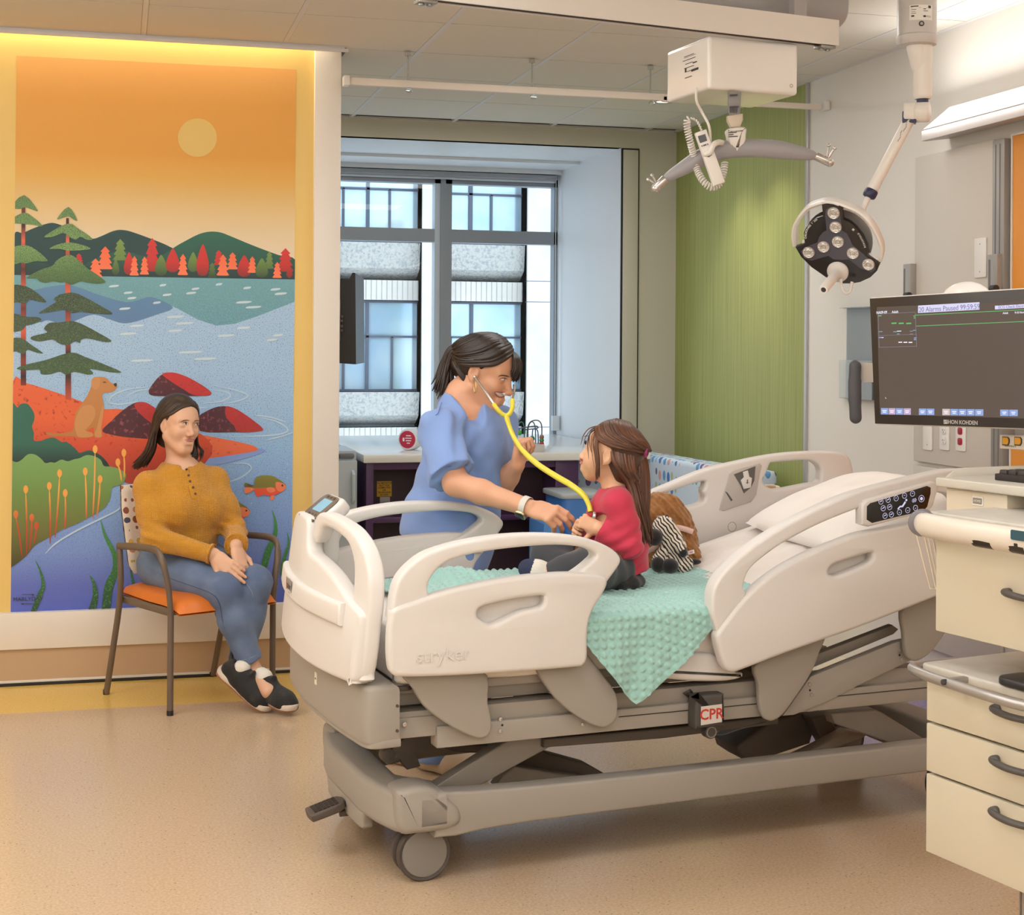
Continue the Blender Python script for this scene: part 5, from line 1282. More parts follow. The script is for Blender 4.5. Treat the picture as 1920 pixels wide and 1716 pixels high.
g = G(); g.prism([(xu-.02, -.01), (xu+.56, -.01), (xu+.56, .50), (xu+.02, .50), (xu-.02, .46)], (0, 0, zu_t+.02), (1, 0, 0), (0, 1, 0), zw-zu_t-.015, bev=.005, seg=3); g.make('worktop', M_cat, t)
g = G(); zc2 = (zu_t+zw)/2+.003
pts = [(xu-.02, -.02, zc2), (xu+.02, -.05, zc2), (xu+.12, -.065, zc2), (xu+.3, -.068, zc2), (xu+.48, -.062, zc2), (xu+.56, -.03, zc2)]
g.tube(cr(pts, 6), [.024]*6+[.027]*20+[.024]*5, 18, round_caps=True, sx=.8, up=(0, 0, 1)); bmp = g.make('bumper', mat('bumper_cream', 'D8D0C4', .35), t)
for (xa, xb) in ((1821, 1877), (1890, 1940)):
    a = CL(xa, 985, .062); b = CL(xb, 989, .062); g = G(); g.tube(cr([(a.x, -.066, zc2-.003), ((a.x+b.x)/2, -.070, zc2-.003), (b.x, -.070, zc2-.003)], 4), .0235, 18, sx=.8, up=(0, 0, 1)); g.make('black_insert', mat('insert_black', '2A2422', .3), bmp)
g = G(); q = CL(1905, 990, .09); g.prism(rrect(.05, .02, .003, 2, q.x+.02, q.z), (0, -.0925, 0), (1, 0, 0), (0, 0, 1), .001, mat=0); g.make('clock_display', emis('clock_teal', '3E6E78', .5), bmp)
g = G(); g.cyl((xu-.028, -.012, zc2), (xu-.004, -.04, zc2), .03, 24, bev=.005); g.make('corner_cap', mat('cap_grey', '77747A', .45), t)
g = G(); g.bb((xu+.03, .2, zw+.012), (xu+.06, .27, zw+.03), bev=.003) if 0 else None
# wire basket on the side
bk = thing('wire_basket', 'cream wire basket hanging on the side of the worktop unit', 'wire basket', M=MC @ Matrix.Translation((xu-.06, .1, zu_b+.05))); FR[bk.name] = Matrix.Translation((xu-.06, .1, zu_b+.05))
zr_, zbk = CL(1715, 955, -.05).z+.0, CL(1735, 1090, -.05).z
g = G(); rw = .0028
top = [(xu-.012, .02), (xu-.10, .02), (xu-.10, .24), (xu-.012, .24)]
bot = [(xu-.012, .05), (xu-.07, .05), (xu-.07, .21), (xu-.012, .21)]
g.tube([(x, y, zr_) for x, y in top], rw*1.3, 8); g.tube([(x, y, zbk) for x, y in bot], rw, 8, closed=True)
def lerp(a, b, f): return (a[0]+(b[0]-a[0])*f, a[1]+(b[1]-a[1])*f)
for i, n in ((0, 3), (1, 6), (2, 3)):
    for k in range(n+1):
        f = k/n; a = lerp(top[i], top[i+1], f); b = lerp(bot[i], bot[i+1], f); g.tube([(a[0], a[1], zr_), (b[0], b[1], zbk)], rw*.8, 6)
for k in range(1, 5): f = k/5; a = lerp(bot[0], bot[3], f); b = lerp(bot[1], bot[2], f); g.tube([(a[0], a[1], zbk), (b[0], b[1], zbk)], rw*.8, 6)
g.make('wire_frame', mat('wire_cream', 'DDD2BE', .4), bk)
# little clamp on the worktop edge
cl_ = thing('rail_clamp', 'small beige clip clamped at the rear edge of the worktop', 'clamp', M=MC @ Matrix.Translation((xu, .42, zw+.012))); FR[cl_.name] = Matrix.Translation((xu, .42, zw+.012))
g = G(); g.bb((xu+.0, .40, zw+.006), (xu+.035, .46, zw+.022), bev=.003); g.tube([(xu-.03, .30, zw+.009), (xu+.01, .52, zw+.012)], .005, 8); g.make('clamp_body', mat('clamp_beige', 'B9AE9E', .45), cl_)
# keyboard shelf with the beige unit below it
MK = cart_frame(1758, 884, 3.62); MKi = MK.inverted(); OK_ = MK @ V((0, 0, 0))
def KL(x, y): return MKi @ onP(x, y, V((OK_.x, OK_.y, 0)), nc)
zk1 = KL(1758, 884).z; zk0 = KL(1758, 902).z
ks = thing('keyboard_shelf', 'beige lipped keyboard shelf above the worktop', 'shelf', M=MK @ Matrix.Translation((.25, .2, zk0))); FR[ks.name] = Matrix.Translation((.25, .2, zk0))
g = G(); g.prism([(0, 0), (.5, 0), (.5, .36), (.06, .36), (.0, .12)], (0, 0, zk0), (1, 0, 0), (0, 1, 0), zk1-zk0, bev=.005, seg=3)
g.make('shelf_plate', mat('shelf_grey', 'C6C1B6', .45), ks)
g = G(); g.prism([(0, 0), (.012, 0), (.03, .07), (.02, .12), (0, .12)], (0, .004, zk1-.004), (0, 1, 0), (0, 0, 1), .006, bev=.001) if 0 else None
g.prism([(.02, zk1-.003), (.33, zk1-.003), (.30, zk1+.02), (.06, zk1+.02)], (.004, 0, 0), (0, 1, 0), (0, 0, 1), .008, bev=.002); g.make('shelf_lip', mat('shelf_grey', 'C6C1B6', .45), ks)
kb = thing('keyboard', 'black computer keyboard lying on the beige shelf', 'keyboard', M=MK @ Matrix.Translation((.3, .18, zk1))); FR[kb.name] = Matrix.Translation((.3, .18, zk1))
kx = KL(1809, 878).x+.03
g = G(); g.bb((kx, .07, zk1), (kx+.44, .21, zk1+.016), bev=.003); kbb = g.make('keyboard_base', mat('key_black', '2A2526', .5), kb)
g = G()
for j in range(5):
    for i in range(15): g.box((kx+.016+.028*i+.004*(j % 2), .09+.024*j, zk1+.020), (.024, .020, .010), bev=.002, taper=.85)
o = g.make('keys', mat('key_cap', '332D2E', .45), kbb); o['kind'] = 'stuff'
ub = thing('under_shelf_unit', 'flat beige unit with a HOME key beneath the keyboard shelf', 'device', M=MK @ Matrix.Translation((.1, .2, zk0-.07))); FR[ub.name] = Matrix.Translation((.1, .2, zk0-.07))
u0 = KL(1766, 904); u1 = KL(1862, 938)
g = G(); g.bb((u0.x, .02, zk0-.075), (u1.x+.03, .3, zk0-.002), bev=.003); uu = g.make('unit_case', mat('unit_beige', 'DDD2BF', .45), ub)
h = KL(1826, 932); g = G(); g.prism(rrect(.036, .022, .003, 2, h.x, h.z+.004), (0, .02, 0), (1, 0, 0), (0, 0, 1), .0025, bev=.0008, mat=0); g.prism(rrect(.029, .014, .001, 2, h.x, h.z+.004), (0, .0174, 0), (1, 0, 0), (0, 0, 1), .0004, mat=1); g.text('HOME', .0082, (h.x, .0168, h.z+.004), (1, 0, 0), (0, 0, 1), .0003, 0); g.make('home_key', [M_lab, mat('key_mid', '8E877C', .5)], uu, smooth=0)
g = G(); g.bb((.2, .16, .75), (.3, .26, zk0)); g.make('shelf_post', M_hwm, ks)
# ================================================================== printed wall mural
YMU = YM-.0012
def grad(name, stops, speck=None, horiz=False, speck2=None):
    """printed colour running over photo rows (y, colour); speck=(colour, scale, low, high)"""
    if name in MATS: return MATS[name]
    m = mat(name, stops[0][1], .5); t = m.node_tree; b = t.nodes['Principled BSDF']
    ge = nd(t, 'ShaderNodeNewGeometry'); sp = nd(t, 'ShaderNodeSeparateXYZ'); t.links.new(ge.outputs['Position'], sp.inputs[0])
    if horiz: z0, z1 = onY(stops[0][0], 700, YM).x, onY(stops[-1][0], 700, YM).x
    else: z0, z1 = onY(290, stops[0][0], YM).z, onY(290, stops[-1][0], YM).z
    mr = nd(t, 'ShaderNodeMapRange'); mr.inputs['From Min'].default_value = z0; mr.inputs['From Max'].default_value = z1
    t.links.new(sp.outputs['X' if horiz else 'Z'], mr.inputs['Value'])
    r = nd(t, 'ShaderNodeValToRGB'); a, e = stops[0][0], stops[-1][0]
    for i, (y, c) in enumerate(stops):
        f = (y-a)/(e-a)
        if 0 < i < len(stops)-1: r.color_ramp.elements.new(f)
    for el, (y, c) in zip(r.color_ramp.elements, stops): el.color = lin(c)
    t.links.new(mr.outputs[0], r.inputs['Fac']); col = r.outputs['Color']
    for spk in (speck, speck2):
        if not spk: continue
        n = nd(t, 'ShaderNodeTexNoise'); n.inputs['Scale'].default_value = spk[1]; n.inputs['Detail'].default_value = 2; t.links.new(ge.outputs['Position'], n.inputs['Vector'])
        r2 = nd(t, 'ShaderNodeValToRGB'); r2.color_ramp.elements[0].position = spk[2]; r2.color_ramp.elements[1].position = spk[3]
        mx = nd(t, 'ShaderNodeMixRGB'); mx.inputs['Color2'].default_value = lin(spk[0]); t.links.new(n.outputs['Fac'], r2.inputs['Fac']); t.links.new(r2.outputs['Color'], mx.inputs['Fac']); t.links.new(col, mx.inputs['Color1']); col = mx.outputs['Color']
    t.links.new(col, b.inputs['Base Color']); return m
MU = []; mural = G(); lay = [0]
def mid(m):
    if m not in MU: MU.append(m)
    return MU.index(m)
xlo, xhi = 24.3, 550.2
def mclip(poly):
    for f, lim in ((1, xlo), (-1, xhi)):
        out = []
        for i in range(len(poly)):
            p, q = poly[i-1], poly[i]; da, db = (f*(k[0]-lim-.0022*(k[1]-120)) for k in (p, q))
            if (da >= 0) != (db >= 0): u = da/(da-db); out.append((p[0]+(q[0]-p[0])*u, p[1]+(q[1]-p[1])*u))
            if db >= 0: out.append(q)
        poly = out
    return poly
def art(pts, m, smooth=4, closed=True, clip=True):
    lay[0] += 1
    if smooth: pts = cr2(pts, smooth, True)
    if clip: pts = mclip(pts)
    if len(pts) < 3: return
    P = [onY(x, y, YMU-lay[0]*.00004) for x, y in pts]
    ar = sum(P[i-1].x*P[i].z-P[i].x*P[i-1].z for i in range(len(P)))
    if ar < 0: P = P[::-1]
    from mathutils.geometry import tessellate_polygon
    o = len(mural.v); mural.add(P, tessellate_polygon([P]), mid(m))
def stroke(pts, w, m, smooth=6):
    c = cr2(pts, smooth); L, R_ = [], []
    n = len(c)
    for i, p in enumerate(c):
        a, b = c[max(0, i-1)], c[min(n-1, i+1)]; d = math.hypot(b[0]-a[0], b[1]-a[1]) or 1; ww = w(i/(n-1)) if callable(w) else w*min(1, 4*min(i/(n-1), 1-i/(n-1))+.25)
        nx, ny = -(b[1]-a[1])/d*ww, (b[0]-a[0])/d*ww; L.append((p[0]+nx, p[1]+ny)); R_.append((p[0]-nx, p[1]-ny))
    art(L+R_[::-1], m, 0)
msky = grad('print_sky', [(116, 'EDB066'), (150, 'ECAF5E'), (200, 'E6A64C'), (300, 'E4A444'), (345, 'E4B258'), (380, 'E3BF7C'), (440, 'E6D0A6'), (500, 'EBD9C2')])
mh1 = grad('print_hill_dark', [(425, '224A4C'), (528, '1F4045')]); mh2 = grad('print_hill_green', [(440, '2C6B58'), (528, '1E4A45')]); mbank = grad('print_bank', [(500, '23504A'), (530, '1E3B3D')])
mlake = grad('print_lake', [(528, '6DA6B4'), (560, '6AA0AE'), (618, '5F97AA')], ('7FB2BA', 260, .45, .75)); mrf = grad('print_reflection', [(545, '5F8BB4'), (615, '5C82AE')])
mwat = grad('print_water', [(570, 'A9CBEA'), (700, 'A4C7E6'), (850, '93BDE4'), (960, '86ABDF'), (1040, '7A97D8'), (1100, '6173C8'), (1162, '5061C0')], ('5B68BE', 210, .56, .72))
art([(24, 116.8), (549, 136), (552, 1138), (26, 1162)], msky, 0, clip=False)
lay[0] += 20
art([(365+36.5*math.cos(k*PI/24), 266+36*math.sin(k*PI/24)) for k in range(48)], mat('print_sun', 'E3C270', .5), 0)
art([(24, 453), (40, 449), (60, 440), (85, 431), (100, 430), (120, 437), (145, 452), (170, 458), (185, 454), (210, 443), (228, 441), (250, 446), (300, 464), (322, 474), (360, 490), (400, 528), (24, 529)], mh1, 4)
art([(290, 500), (322, 474), (345, 460), (370, 447), (390, 442), (410, 443), (430, 450), (470, 466), (520, 484), (551, 492), (552, 530), (300, 530)], mh2, 4)
art([(160, 505), (190, 490), (225, 480), (260, 488), (300, 500), (320, 530), (150, 530)], mh2, 4)
art([(24, 510), (70, 503), (110, 512), (200, 508), (330, 515), (552, 505), (552, 530), (24, 529)], mbank, 3)
art([(24, 528), (552, 529.5), (552, 640), (24, 640)], mwat, 0)
art([(26, 600), (552, 600), (554, 1140), (26, 1164)], mwat, 0)
art([(24, 528), (552, 529.5), (552, 571), (530, 580), (480, 600), (440, 614), (405, 618), (370, 607), (330, 586), (320, 582), (250, 600), (150, 600), (24, 590)], mlake, 0)
art([(24, 565), (60, 556), (110, 546), (140, 548), (190, 565), (235, 576), (258, 572), (277, 566), (297, 570), (324, 586), (290, 600), (255, 612), (230, 616), (205, 609), (180, 601), (160, 604), (120, 620), (90, 612), (70, 616), (24, 600)], mrf, 3)
mr_, mo_, mg_ = grad('print_tree_red', [(455, 'D83A34'), (500, 'C9302E'), (528, '7E2A2A')]), grad('print_tree_orange', [(465, 'F0693F'), (525, 'FA8058')]), grad('print_tree_olive', [(460, '7E9A50'), (495, '6E8C48'), (525, '385238')])
def conifer(cx, top, base, w, m):
    n = 4; L = []; 
    for i in range(n):
        y = top+(base-top)*(i+.9)/n; ww = w*(.45+.55*(i+1)/n); L.append((cx+ww, y)); L.append((cx+ww*.62, y+1.5))
    R_ = [(2*cx-x, y) for x, y in L][::-1]
    art([(cx, top)]+L[:-1]+[(cx+w*.7, base), (cx-w*.7, base)]+R_[1:], m, 0)
def roundtree(cx, top, base, w, m):
    art([(cx, top), (cx+w*.45, top+(base-top)*.2), (cx+w*.75, top+(base-top)*.4), (cx+w, top+(base-top)*.7), (cx+w*.7, base-3), (cx, base), (cx-w*.7, base-3), (cx-w, top+(base-top)*.7), (cx-w*.75, top+(base-top)*.4), (cx-w*.45, top+(base-top)*.2)], m, 2)
for a in ((146, 486, 505, 9, mr_, 0), (223, 458, 498, 14, mg_, 0), (283, 455, 518, 16, mr_, 0), (360, 480, 518, 10, mg_, 1), (408, 476, 504, 10, mr_, 0), (503, 477, 510, 9, mg_, 0), (533, 471, 515, 16, mr_, 0), (434, 480, 512, 11, mo_, 0),
          (195, 472, 515, 15, mo_, 0), (215, 495, 526, 7, mg_, 1), (240, 482, 525, 10, mr_, 1), (250, 489, 526, 9, mo_, 0), (269, 490, 524, 9, mo_, 0), (300, 486, 526, 12, mg_, 1), (322, 474, 519, 13, mr_, 1), (341, 484, 524, 10, mo_, 0), (378, 465, 525, 12, mr_, 1), (396, 500, 528, 9, mg_, 0), (416, 484, 524, 12, mo_, 0), (456, 485, 526, 13, mr_, 1), (471, 487, 518, 9, mo_, 0), (489, 490, 527, 12, mg_, 1), (518, 497, 527, 9, mo_, 0), (541, 505, 527, 6, mr_, 1), (177, 495, 530, 14, mo_, 0)):
    (roundtree if a[5] else conifer)(*a[:5])
mst = mat('print_glint', 'C9DDE8', .5)
for x, y, w in ((212, 546, 9), (304, 543, 6), (365, 549, 7), (357, 557, 9), (409, 540, 6), (462, 546, 7), (515, 548, 9), (525, 556, 11), (456, 573, 14), (474, 582, 14), (239, 558, 8), (246, 568, 8), (312, 561, 8), (233, 588, 10), (293, 576, 7), (328, 602, 15), (345, 614, 16), (256, 620, 13), (240, 635, 15), (328, 628, 12), (423, 636, 15), (456, 621, 12), (510, 643, 10), (521, 634, 9), (357, 668, 21), (385, 680, 20), (266, 685, 20)):
    art([(x-w, y+1.5), (x-w*.6, y-1), (x+w*.9, y-2), (x+w, y), (x+w*.5, y+2), (x-w*.8, y+3)], mst, 3)
mrip = mat('print_ripple', 'B9D3E8', .5)
for c in ([(205, 765), (212, 752), (240, 740), (275, 735)], [(205, 765), (225, 768), (260, 762)], [(238, 752), (260, 742), (285, 738)], [(400, 730), (440, 738), (466, 748), (450, 758), (420, 765)], [(395, 738), (425, 742), (433, 750), (415, 760), (380, 764)], [(488, 789), (520, 796), (542, 812), (515, 822), (430, 826)], [(480, 785), (510, 789), (538, 797)], [(500, 832), (530, 824), (552, 816)], [(440, 876), (465, 876), (474, 886), (455, 902), (428, 912)], [(330, 774), (390, 772)]): stroke(c, 1.3, mrip)
msand = grad('print_sand', [(730, 'E0643A'), (790, 'E06436'), (850, 'C94A30'), (900, 'A83A2A')], ('A63A26', 55, .60, .72))
msand2 = grad('print_sand_tip', [(820, 'E8744A'), (885, 'E0643E')], ('B8452E', 60, .60, .72))
art([(370, 826), (430, 838), (480, 846), (500, 850), (488, 858), (440, 872), (400, 880), (300, 890)], grad('print_shoal', [(830, '7C94D6'), (890, '8AA8DE')]), 4)
art([(360, 822), (420, 830), (470, 840), (484, 846), (482, 852), (440, 860), (400, 866), (300, 880), (300, 830)], msand2, 4)
art([(24, 730), (52, 731), (100, 745), (150, 762), (190, 777), (240, 779), (330, 812), (380, 822), (400, 860), (330, 920), (240, 915), (200, 890), (24, 890)], msand, 3)
mrock = grad('print_rock', [(705, '5A2630'), (760, '4A2030'), (835, '50242E')], ('8E4A52', 70, .58, .70)); mrockr = grad('print_rock_red', [(705, 'C93230'), (830, 'A82C2E')], ('8A2A2E', 80, .55, .8))
art([(280, 744), (284, 734), (298, 716), (312, 708), (330, 708), (350, 714), (375, 727), (394, 740), (397, 747), (385, 750), (340, 751), (290, 751)], mrock)
art([(305, 711), (318, 707), (332, 708), (352, 715), (376, 728), (394, 741), (396, 747), (380, 750), (362, 748), (345, 738), (328, 728)], mrockr)
art([(194, 818), (210, 800), (232, 779), (252, 766), (270, 763), (285, 769), (305, 786), (330, 830), (260, 831), (215, 826)], mrock)
art([(254, 767), (270, 763), (288, 771), (305, 788), (310, 810), (295, 808), (272, 792), (258, 778)], mrockr)
art([(375, 790), (388, 779), (410, 770), (432, 770), (455, 780), (480, 797), (494, 809), (490, 815), (450, 817), (378, 816)], mrock)
art([(425, 770), (440, 772), (457, 781), (480, 797), (494, 810), (490, 815), (450, 817), (440, 804), (426, 790)], mrockr)
mpine1 = grad('print_pine_light', [(380, '6A8F58'), (480, '7FA566'), (520, '5E8350'), (570, '35472E')], ('3F5F3C', 300, .50, .62)); mpine2 = grad('print_pine_dark', [(540, '2E3B33'), (620, '3E4A40'), (710, '3C5540')], ('5E8048', 300, .52, .62))
mtr = grad('print_trunk', [(380, '8E3A30'), (440, '3A2226'), (465, 'DE6A4C'), (520, '5E2A26'), (560, 'DD6648'), (590, '6A2C28'), (630, 'D85E42'), (670, '4A2424'), (690, '8A3A2E'), (715, '2E1E20'), (760, 'C9543C')])
art([(37, 390), (44, 390), (45, 480), (47, 560), (48, 640), (50, 735), (40, 735), (38, 560)], mtr, 0)
art([(121, 420), (126, 420), (131, 560), (132, 640), (135, 762), (124, 760), (123, 640), (121, 540)], mtr, 0)
P1 = [[(42, 378), (68, 407), (55, 404), (44, 401), (34, 404), (18, 400)], [(40, 411), (60, 420), (77, 436), (58, 433), (42, 432), (28, 431), (10, 430)], [(44, 472), (65, 480), (87, 499), (80, 502), (62, 502), (48, 506), (36, 505), (15, 510), (15, 480)]]
P2 = [[(38, 547), (60, 555), (86, 577), (70, 577), (55, 574), (46, 582), (32, 579), (15, 580), (15, 550)], [(30, 601), (50, 606), (72, 607), (76, 613), (60, 620), (48, 623), (40, 632), (15, 632), (15, 602)], [(39, 646), (58, 658), (81, 674), (66, 672), (52, 668), (44, 676), (30, 671), (15, 673), (15, 650)]]
Q1 = [[(125, 399), (142, 424), (134, 422), (127, 417), (118, 418), (104, 422)], [(126, 430), (145, 440), (171, 458), (160, 460), (148, 455), (140, 460), (128, 456), (116, 448), (98, 455), (80, 456), (98, 443)], [(122, 466), (140, 467), (168, 476), (150, 480), (126, 481), (110, 478), (90, 478), (105, 470)], [(126, 489), (140, 494), (160, 512), (180, 525), (197, 539), (180, 542), (160, 540), (150, 538), (132, 545), (120, 540), (112, 541), (98, 539), (85, 542), (74, 540), (66, 534), (48, 534), (58, 526), (78, 516), (96, 510), (106, 498)]]
Q2 = [[(128, 560), (145, 562), (175, 577), (210, 597), (195, 599), (165, 597), (150, 595), (135, 598), (120, 592), (95, 596), (72, 599), (88, 588), (104, 577), (99, 573), (110, 564)], [(132, 613), (150, 617), (180, 632), (209, 649), (195, 651), (165, 645), (152, 648), (150, 654), (140, 651), (128, 658), (112, 656), (98, 648), (75, 652), (58, 648), (62, 642), (88, 635), (82, 628), (92, 617), (110, 616)], [(133, 672), (160, 680), (195, 693), (228, 707), (210, 708), (170, 702), (176, 710), (165, 713), (140, 708), (125, 714), (112, 708), (95, 713), (78, 713), (74, 705), (50, 706), (32, 704), (45, 697), (85, 687)]]
for S_, m in ((P1, mpine1), (P2, mpine2), (Q1, mpine1), (Q2, mpine2)):
    for p in S_: art(p, m, 3)
# sitting dog
mdog = grad('print_dog', [(718, 'C08650'), (770, 'BF8248'), (830, 'B4763E')]); mdog2 = grad('print_dog_leg', [(770, 'C98F58'), (830, 'C68A52')]); mdk = mat('print_black', '3A2A26', .5)
art([(88, 824), (92, 822), (110, 824), (135, 820), (140, 812), (143, 786), (152, 772), (165, 752), (172, 735), (174, 724), (183, 717), (200, 719), (208, 727), (216, 730), (220, 731), (219, 738), (211, 745), (196, 747), (193, 755), (196, 768), (196, 785), (193, 800), (191, 820), (194, 829), (182, 831), (178, 826), (178, 812), (166, 818), (176, 824), (175, 830), (150, 832), (138, 829), (100, 829)], mdog, 3)
art([(146, 790), (155, 774), (170, 770), (179, 776), (180, 790), (172, 806), (162, 818), (175, 822), (175, 829), (152, 831), (145, 822), (142, 806)], mdog2, 3)
art([(184, 812), (194, 770), (195, 790), (192, 812), (193, 829), (182, 830), (180, 822)], mdog2, 3)
art([(173, 722), (180, 717), (188, 720), (187, 735), (180, 741), (173, 734)], mdog2, 3)
art([(214, 730), (219, 728), (220, 733), (217, 735)], mdk, 2); stroke([(194, 728), (197, 726.5), (200, 728)], .8, mdk)
# shrubs, reeds, stream
mb1 = grad('print_shrub_teal', [(770, '2F6B5A'), (840, '2E6656'), (875, '1C3334')]); mb2 = grad('print_shrub_green', [(863, '7BA861'), (930, '6F8F48'), (1000, '6E7038'), (1075, '3E3A22')])
art([(24, 777), (34, 777), (40, 770), (52, 769), (60, 777), (66, 788), (66, 800), (62, 812), (66, 824), (66, 838), (80, 838), (90, 834), (104, 832), (118, 840), (128, 840), (144, 852), (152, 860), (170, 855), (188, 862), (200, 872), (208, 884), (215, 905), (24, 905)], mb1, 3)
art([(24, 876), (34, 879), (44, 874), (55, 864), (68, 864), (80, 872), (88, 880), (98, 878), (106, 879), (118, 873), (130, 876), (142, 872), (152, 870), (165, 864), (180, 866), (192, 873), (198, 884), (212, 885), (228, 890), (240, 900), (232, 918), (214, 924), (210, 945), (200, 962), (180, 975), (150, 992), (120, 1005), (95, 1020), (70, 1035), (58, 1050), (46, 1062), (28, 1075), (18, 1078), (18, 880)], mb2, 3)
stroke([(238, 948), (225, 966), (195, 982), (150, 1005), (110, 1030), (90, 1050)], 1.6, mrip)
mreed = grad('print_reed', [(845, 'F0AE50'), (930, 'F2A850'), (985, 'C9562E'), (1050, '9C3A24')])
for x0, y0, x1, y1 in ((181, 853, 178, 985), (235, 859, 236, 905), (224, 877, 231, 912), (163, 895, 166, 986), (191, 909, 186, 980), (115, 899, 108, 1020), (96, 923, 99, 1032), (126, 936, 126, 1005), (52, 930, 55, 1055), (34, 977, 47, 1060), (64, 983, 60, 1045), (73, 998, 68, 1032)):
    stroke([(x0, y0+4), (x0+(x1-x0)*.5+1, (y0+y1)/2), (x1, y1)], 1.5, mreed, 4); art([(x0, y0-8), (x0+4, y0-4), (x0+4, y0+3), (x0, y0+8), (x0-4, y0+3), (x0-4, y0-4)], mreed, 3)
mweed = grad('print_weed', [(960, '4E9A55'), (1050, '3E7F48'), (1110, '2E5F3E'), (1160, '2A4030')], ('5FA855', 200, .55, .7))
for c, w in (([(72, 1063), (82, 1085), (87, 1110), (80, 1130), (69, 1160)], 5), ([(174, 1089), (182, 1105), (185, 1130), (178, 1156)], 6), ([(193, 985), (202, 1015), (220, 1050), (222, 1080), (210, 1110), (205, 1155)], 8), ([(250, 1075), (255, 1100), (268, 1130), (285, 1150)], 5), ([(514, 962), (521, 985), (520, 1010), (508, 1040), (500, 1070)], 6), ([(543, 1003), (546, 1025), (538, 1055), (536, 1080), (545, 1105), (548, 1137)], 6)):
    stroke(c, (lambda w_: (lambda f: max(.3, w_*min(1, f*1.3)**.8)))(w), mweed)
# fish
mf1 = grad('print_fish_olive', [(895, '8E8A34'), (920, '7E7A32')]); mf2 = grad('print_fish_red', [(920, 'E0622E'), (940, 'E8523A')]); mf3 = mat('print_fish_pink', 'EE8258', .5)
def fish(dx, dy):
    A = lambda pts, m, s=3: art([(x+dx, y+dy) for x, y in pts], m, s)
    A([(480, 912), (484, 902), (495, 898), (512, 898), (522, 903), (510, 910), (490, 914)], mf1)
    A([(463, 912), (480, 916), (498, 903), (520, 902), (534, 910), (540, 918), (534, 926), (510, 933), (490, 929), (479, 922), (464, 920)], mf1)
    A([(480, 922), (500, 921), (522, 920), (537, 920), (532, 928), (512, 936), (498, 934), (486, 938), (482, 930)], mf2); A([(463, 921), (480, 922), (476, 928), (464, 932)], mf3)
    A([(521, 910), (534, 912), (540, 919), (534, 927), (526, 927), (521, 920)], mf3); A([(504, 921), (514, 920), (520, 926), (512, 930), (505, 927)], mf3); A([(512, 936), (519, 936), (515, 944), (510, 942)], mf3)
    A([(531, 916), (533, 914), (535, 916), (533, 918.5)], mdk, 2)
    for k in range(4): stroke([(463+dx, 912+dy+2*k), (478+dx, 917+dy+k*.8)], .4, mdk, 2)
    for bx, by in ((542, 876), (536, 889), (542, 902)): A([(bx-1, by), (bx, by-1), (bx+1, by), (bx, by+1)], mst, 2)
fish(0, 0); fish(-67, 48)
mi = mat('print_ink', '2A2F5A', .5)
c = onY(59, 1135, YMU-.006)
for yy, s in ((1127, 1), (1144.5, -1)):
    stroke([(46, yy), (59, yy-.3), (70, yy)], .45, mi, 3); x = 68 if s > 0 else 48; art([(x+3*s, yy), (x-2*s, yy-1.6), (x-2*s, yy+1.6)], mi, 0)
mural.text('MARLYDAY', .0235, onY(59, 1135.5, YMU-.0072), (1, 0, 0), (0, 0, 1), .0002, mid(mi))
o = mural.make('wall_mural', MU, smooth=0, weld=False)
tag(o, 'tall printed lake mural with pines, dog, red rocks and fish on the yellow wall', 'mural')
# ================================================================== furniture by the window and the guest chair
M_purple = mat('purple_laminate', '4A2A55', .35); M_purd = mat('purple_dark', '3A2430', .45); M_cnt = mat('counter_white', 'E4E3E0', .2, coat=.2)
zc = .852; yf = 8.05
xa = 1.335; 
t = thing('window_desk', 'dark purple cabinet desk with white worktop built under the window', 'desk', (2.0, 8.6, 0))
g = G(); g.prism([(xa-.04, yf), (2.94, yf-.02), (2.94, YB-.01), (2.9, YB), (jx-.005, YW-.02), (xa-.04, YW-.02)], (0, 0, zc-.045), (1, 0, 0), (0, 1, 0), .045, bev=.006, seg=2); g.make('worktop', M_cnt, t)
g = G(); g.bb((xa-.02, yf+.03, 0), (xa+.02, 9.7, zc-.045), bev=.002, mat=0); g.make('end_panel', [M_purple], t)
xm = onY(1045, 930, yf+.03).x; xq = onY(1088, 930, yf+.03).x
g = G(); g.bb((xm, yf+.03, 0), (xq, 8.55, zc-.045), bev=.002); g.make('end_panel', M_purple, t)
g = G(); g.bb((xa+.02, yf+.045, zc-.085), (xm, yf+.07, zc-.045)); g.make('apron', M_purple, t)
xs_ = onY(860, 930, yf+.2).x
g = G(); g.bb((xa+.02, yf+.30, .45), (xm, yf+.33, zc-.045), mat=0); g.make('back_panel', M_purd, t)
g = G(); g.bb((xa+.02, yf+.04, .475), (xm, yf+.30, .505), bev=.002); g.make('shelf', M_purple, t)
g = G(); g.bb((xa+.02, yf+.30, 0), (xm, yf+.33, .475)); g.make('back_panel', M_purd, t)
g = G(); g.bb((1.68, yf+.05, .505), (1.70, yf+.30, zc-.045)); g.make('divider', M_purd, t)
yp = yf+.30
sg = thing('notice_sign', 'small yellow printed notice above the outlet inside the purple desk', 'sign', onY(725, 933, yp-.002))
a, b = onY(710, 906, yp-.003), onY(738, 934, yp-.003)
g = G(); g.bb((a.x, yp-.004, b.z), (b.x, yp-.0015, a.z), mat=0)
W_ = b.x-a.x; H_ = a.z-b.z
for k, l in enumerate(('FAX MONITOR', 'NOT FOR', 'COMPUTER', 'OR', 'TELEPHONE', 'ACCESS')): g.text(l, H_*.155, ((a.x+b.x)/2, yp-.0045, a.z-H_*(.12+.153*k)), (1, 0, 0), (0, 0, 1), .0003, 1, bold=True)
g.make('notice_plate', [mat('notice_yellow', 'E6B21E', .5), M_ink], sg, smooth=0)
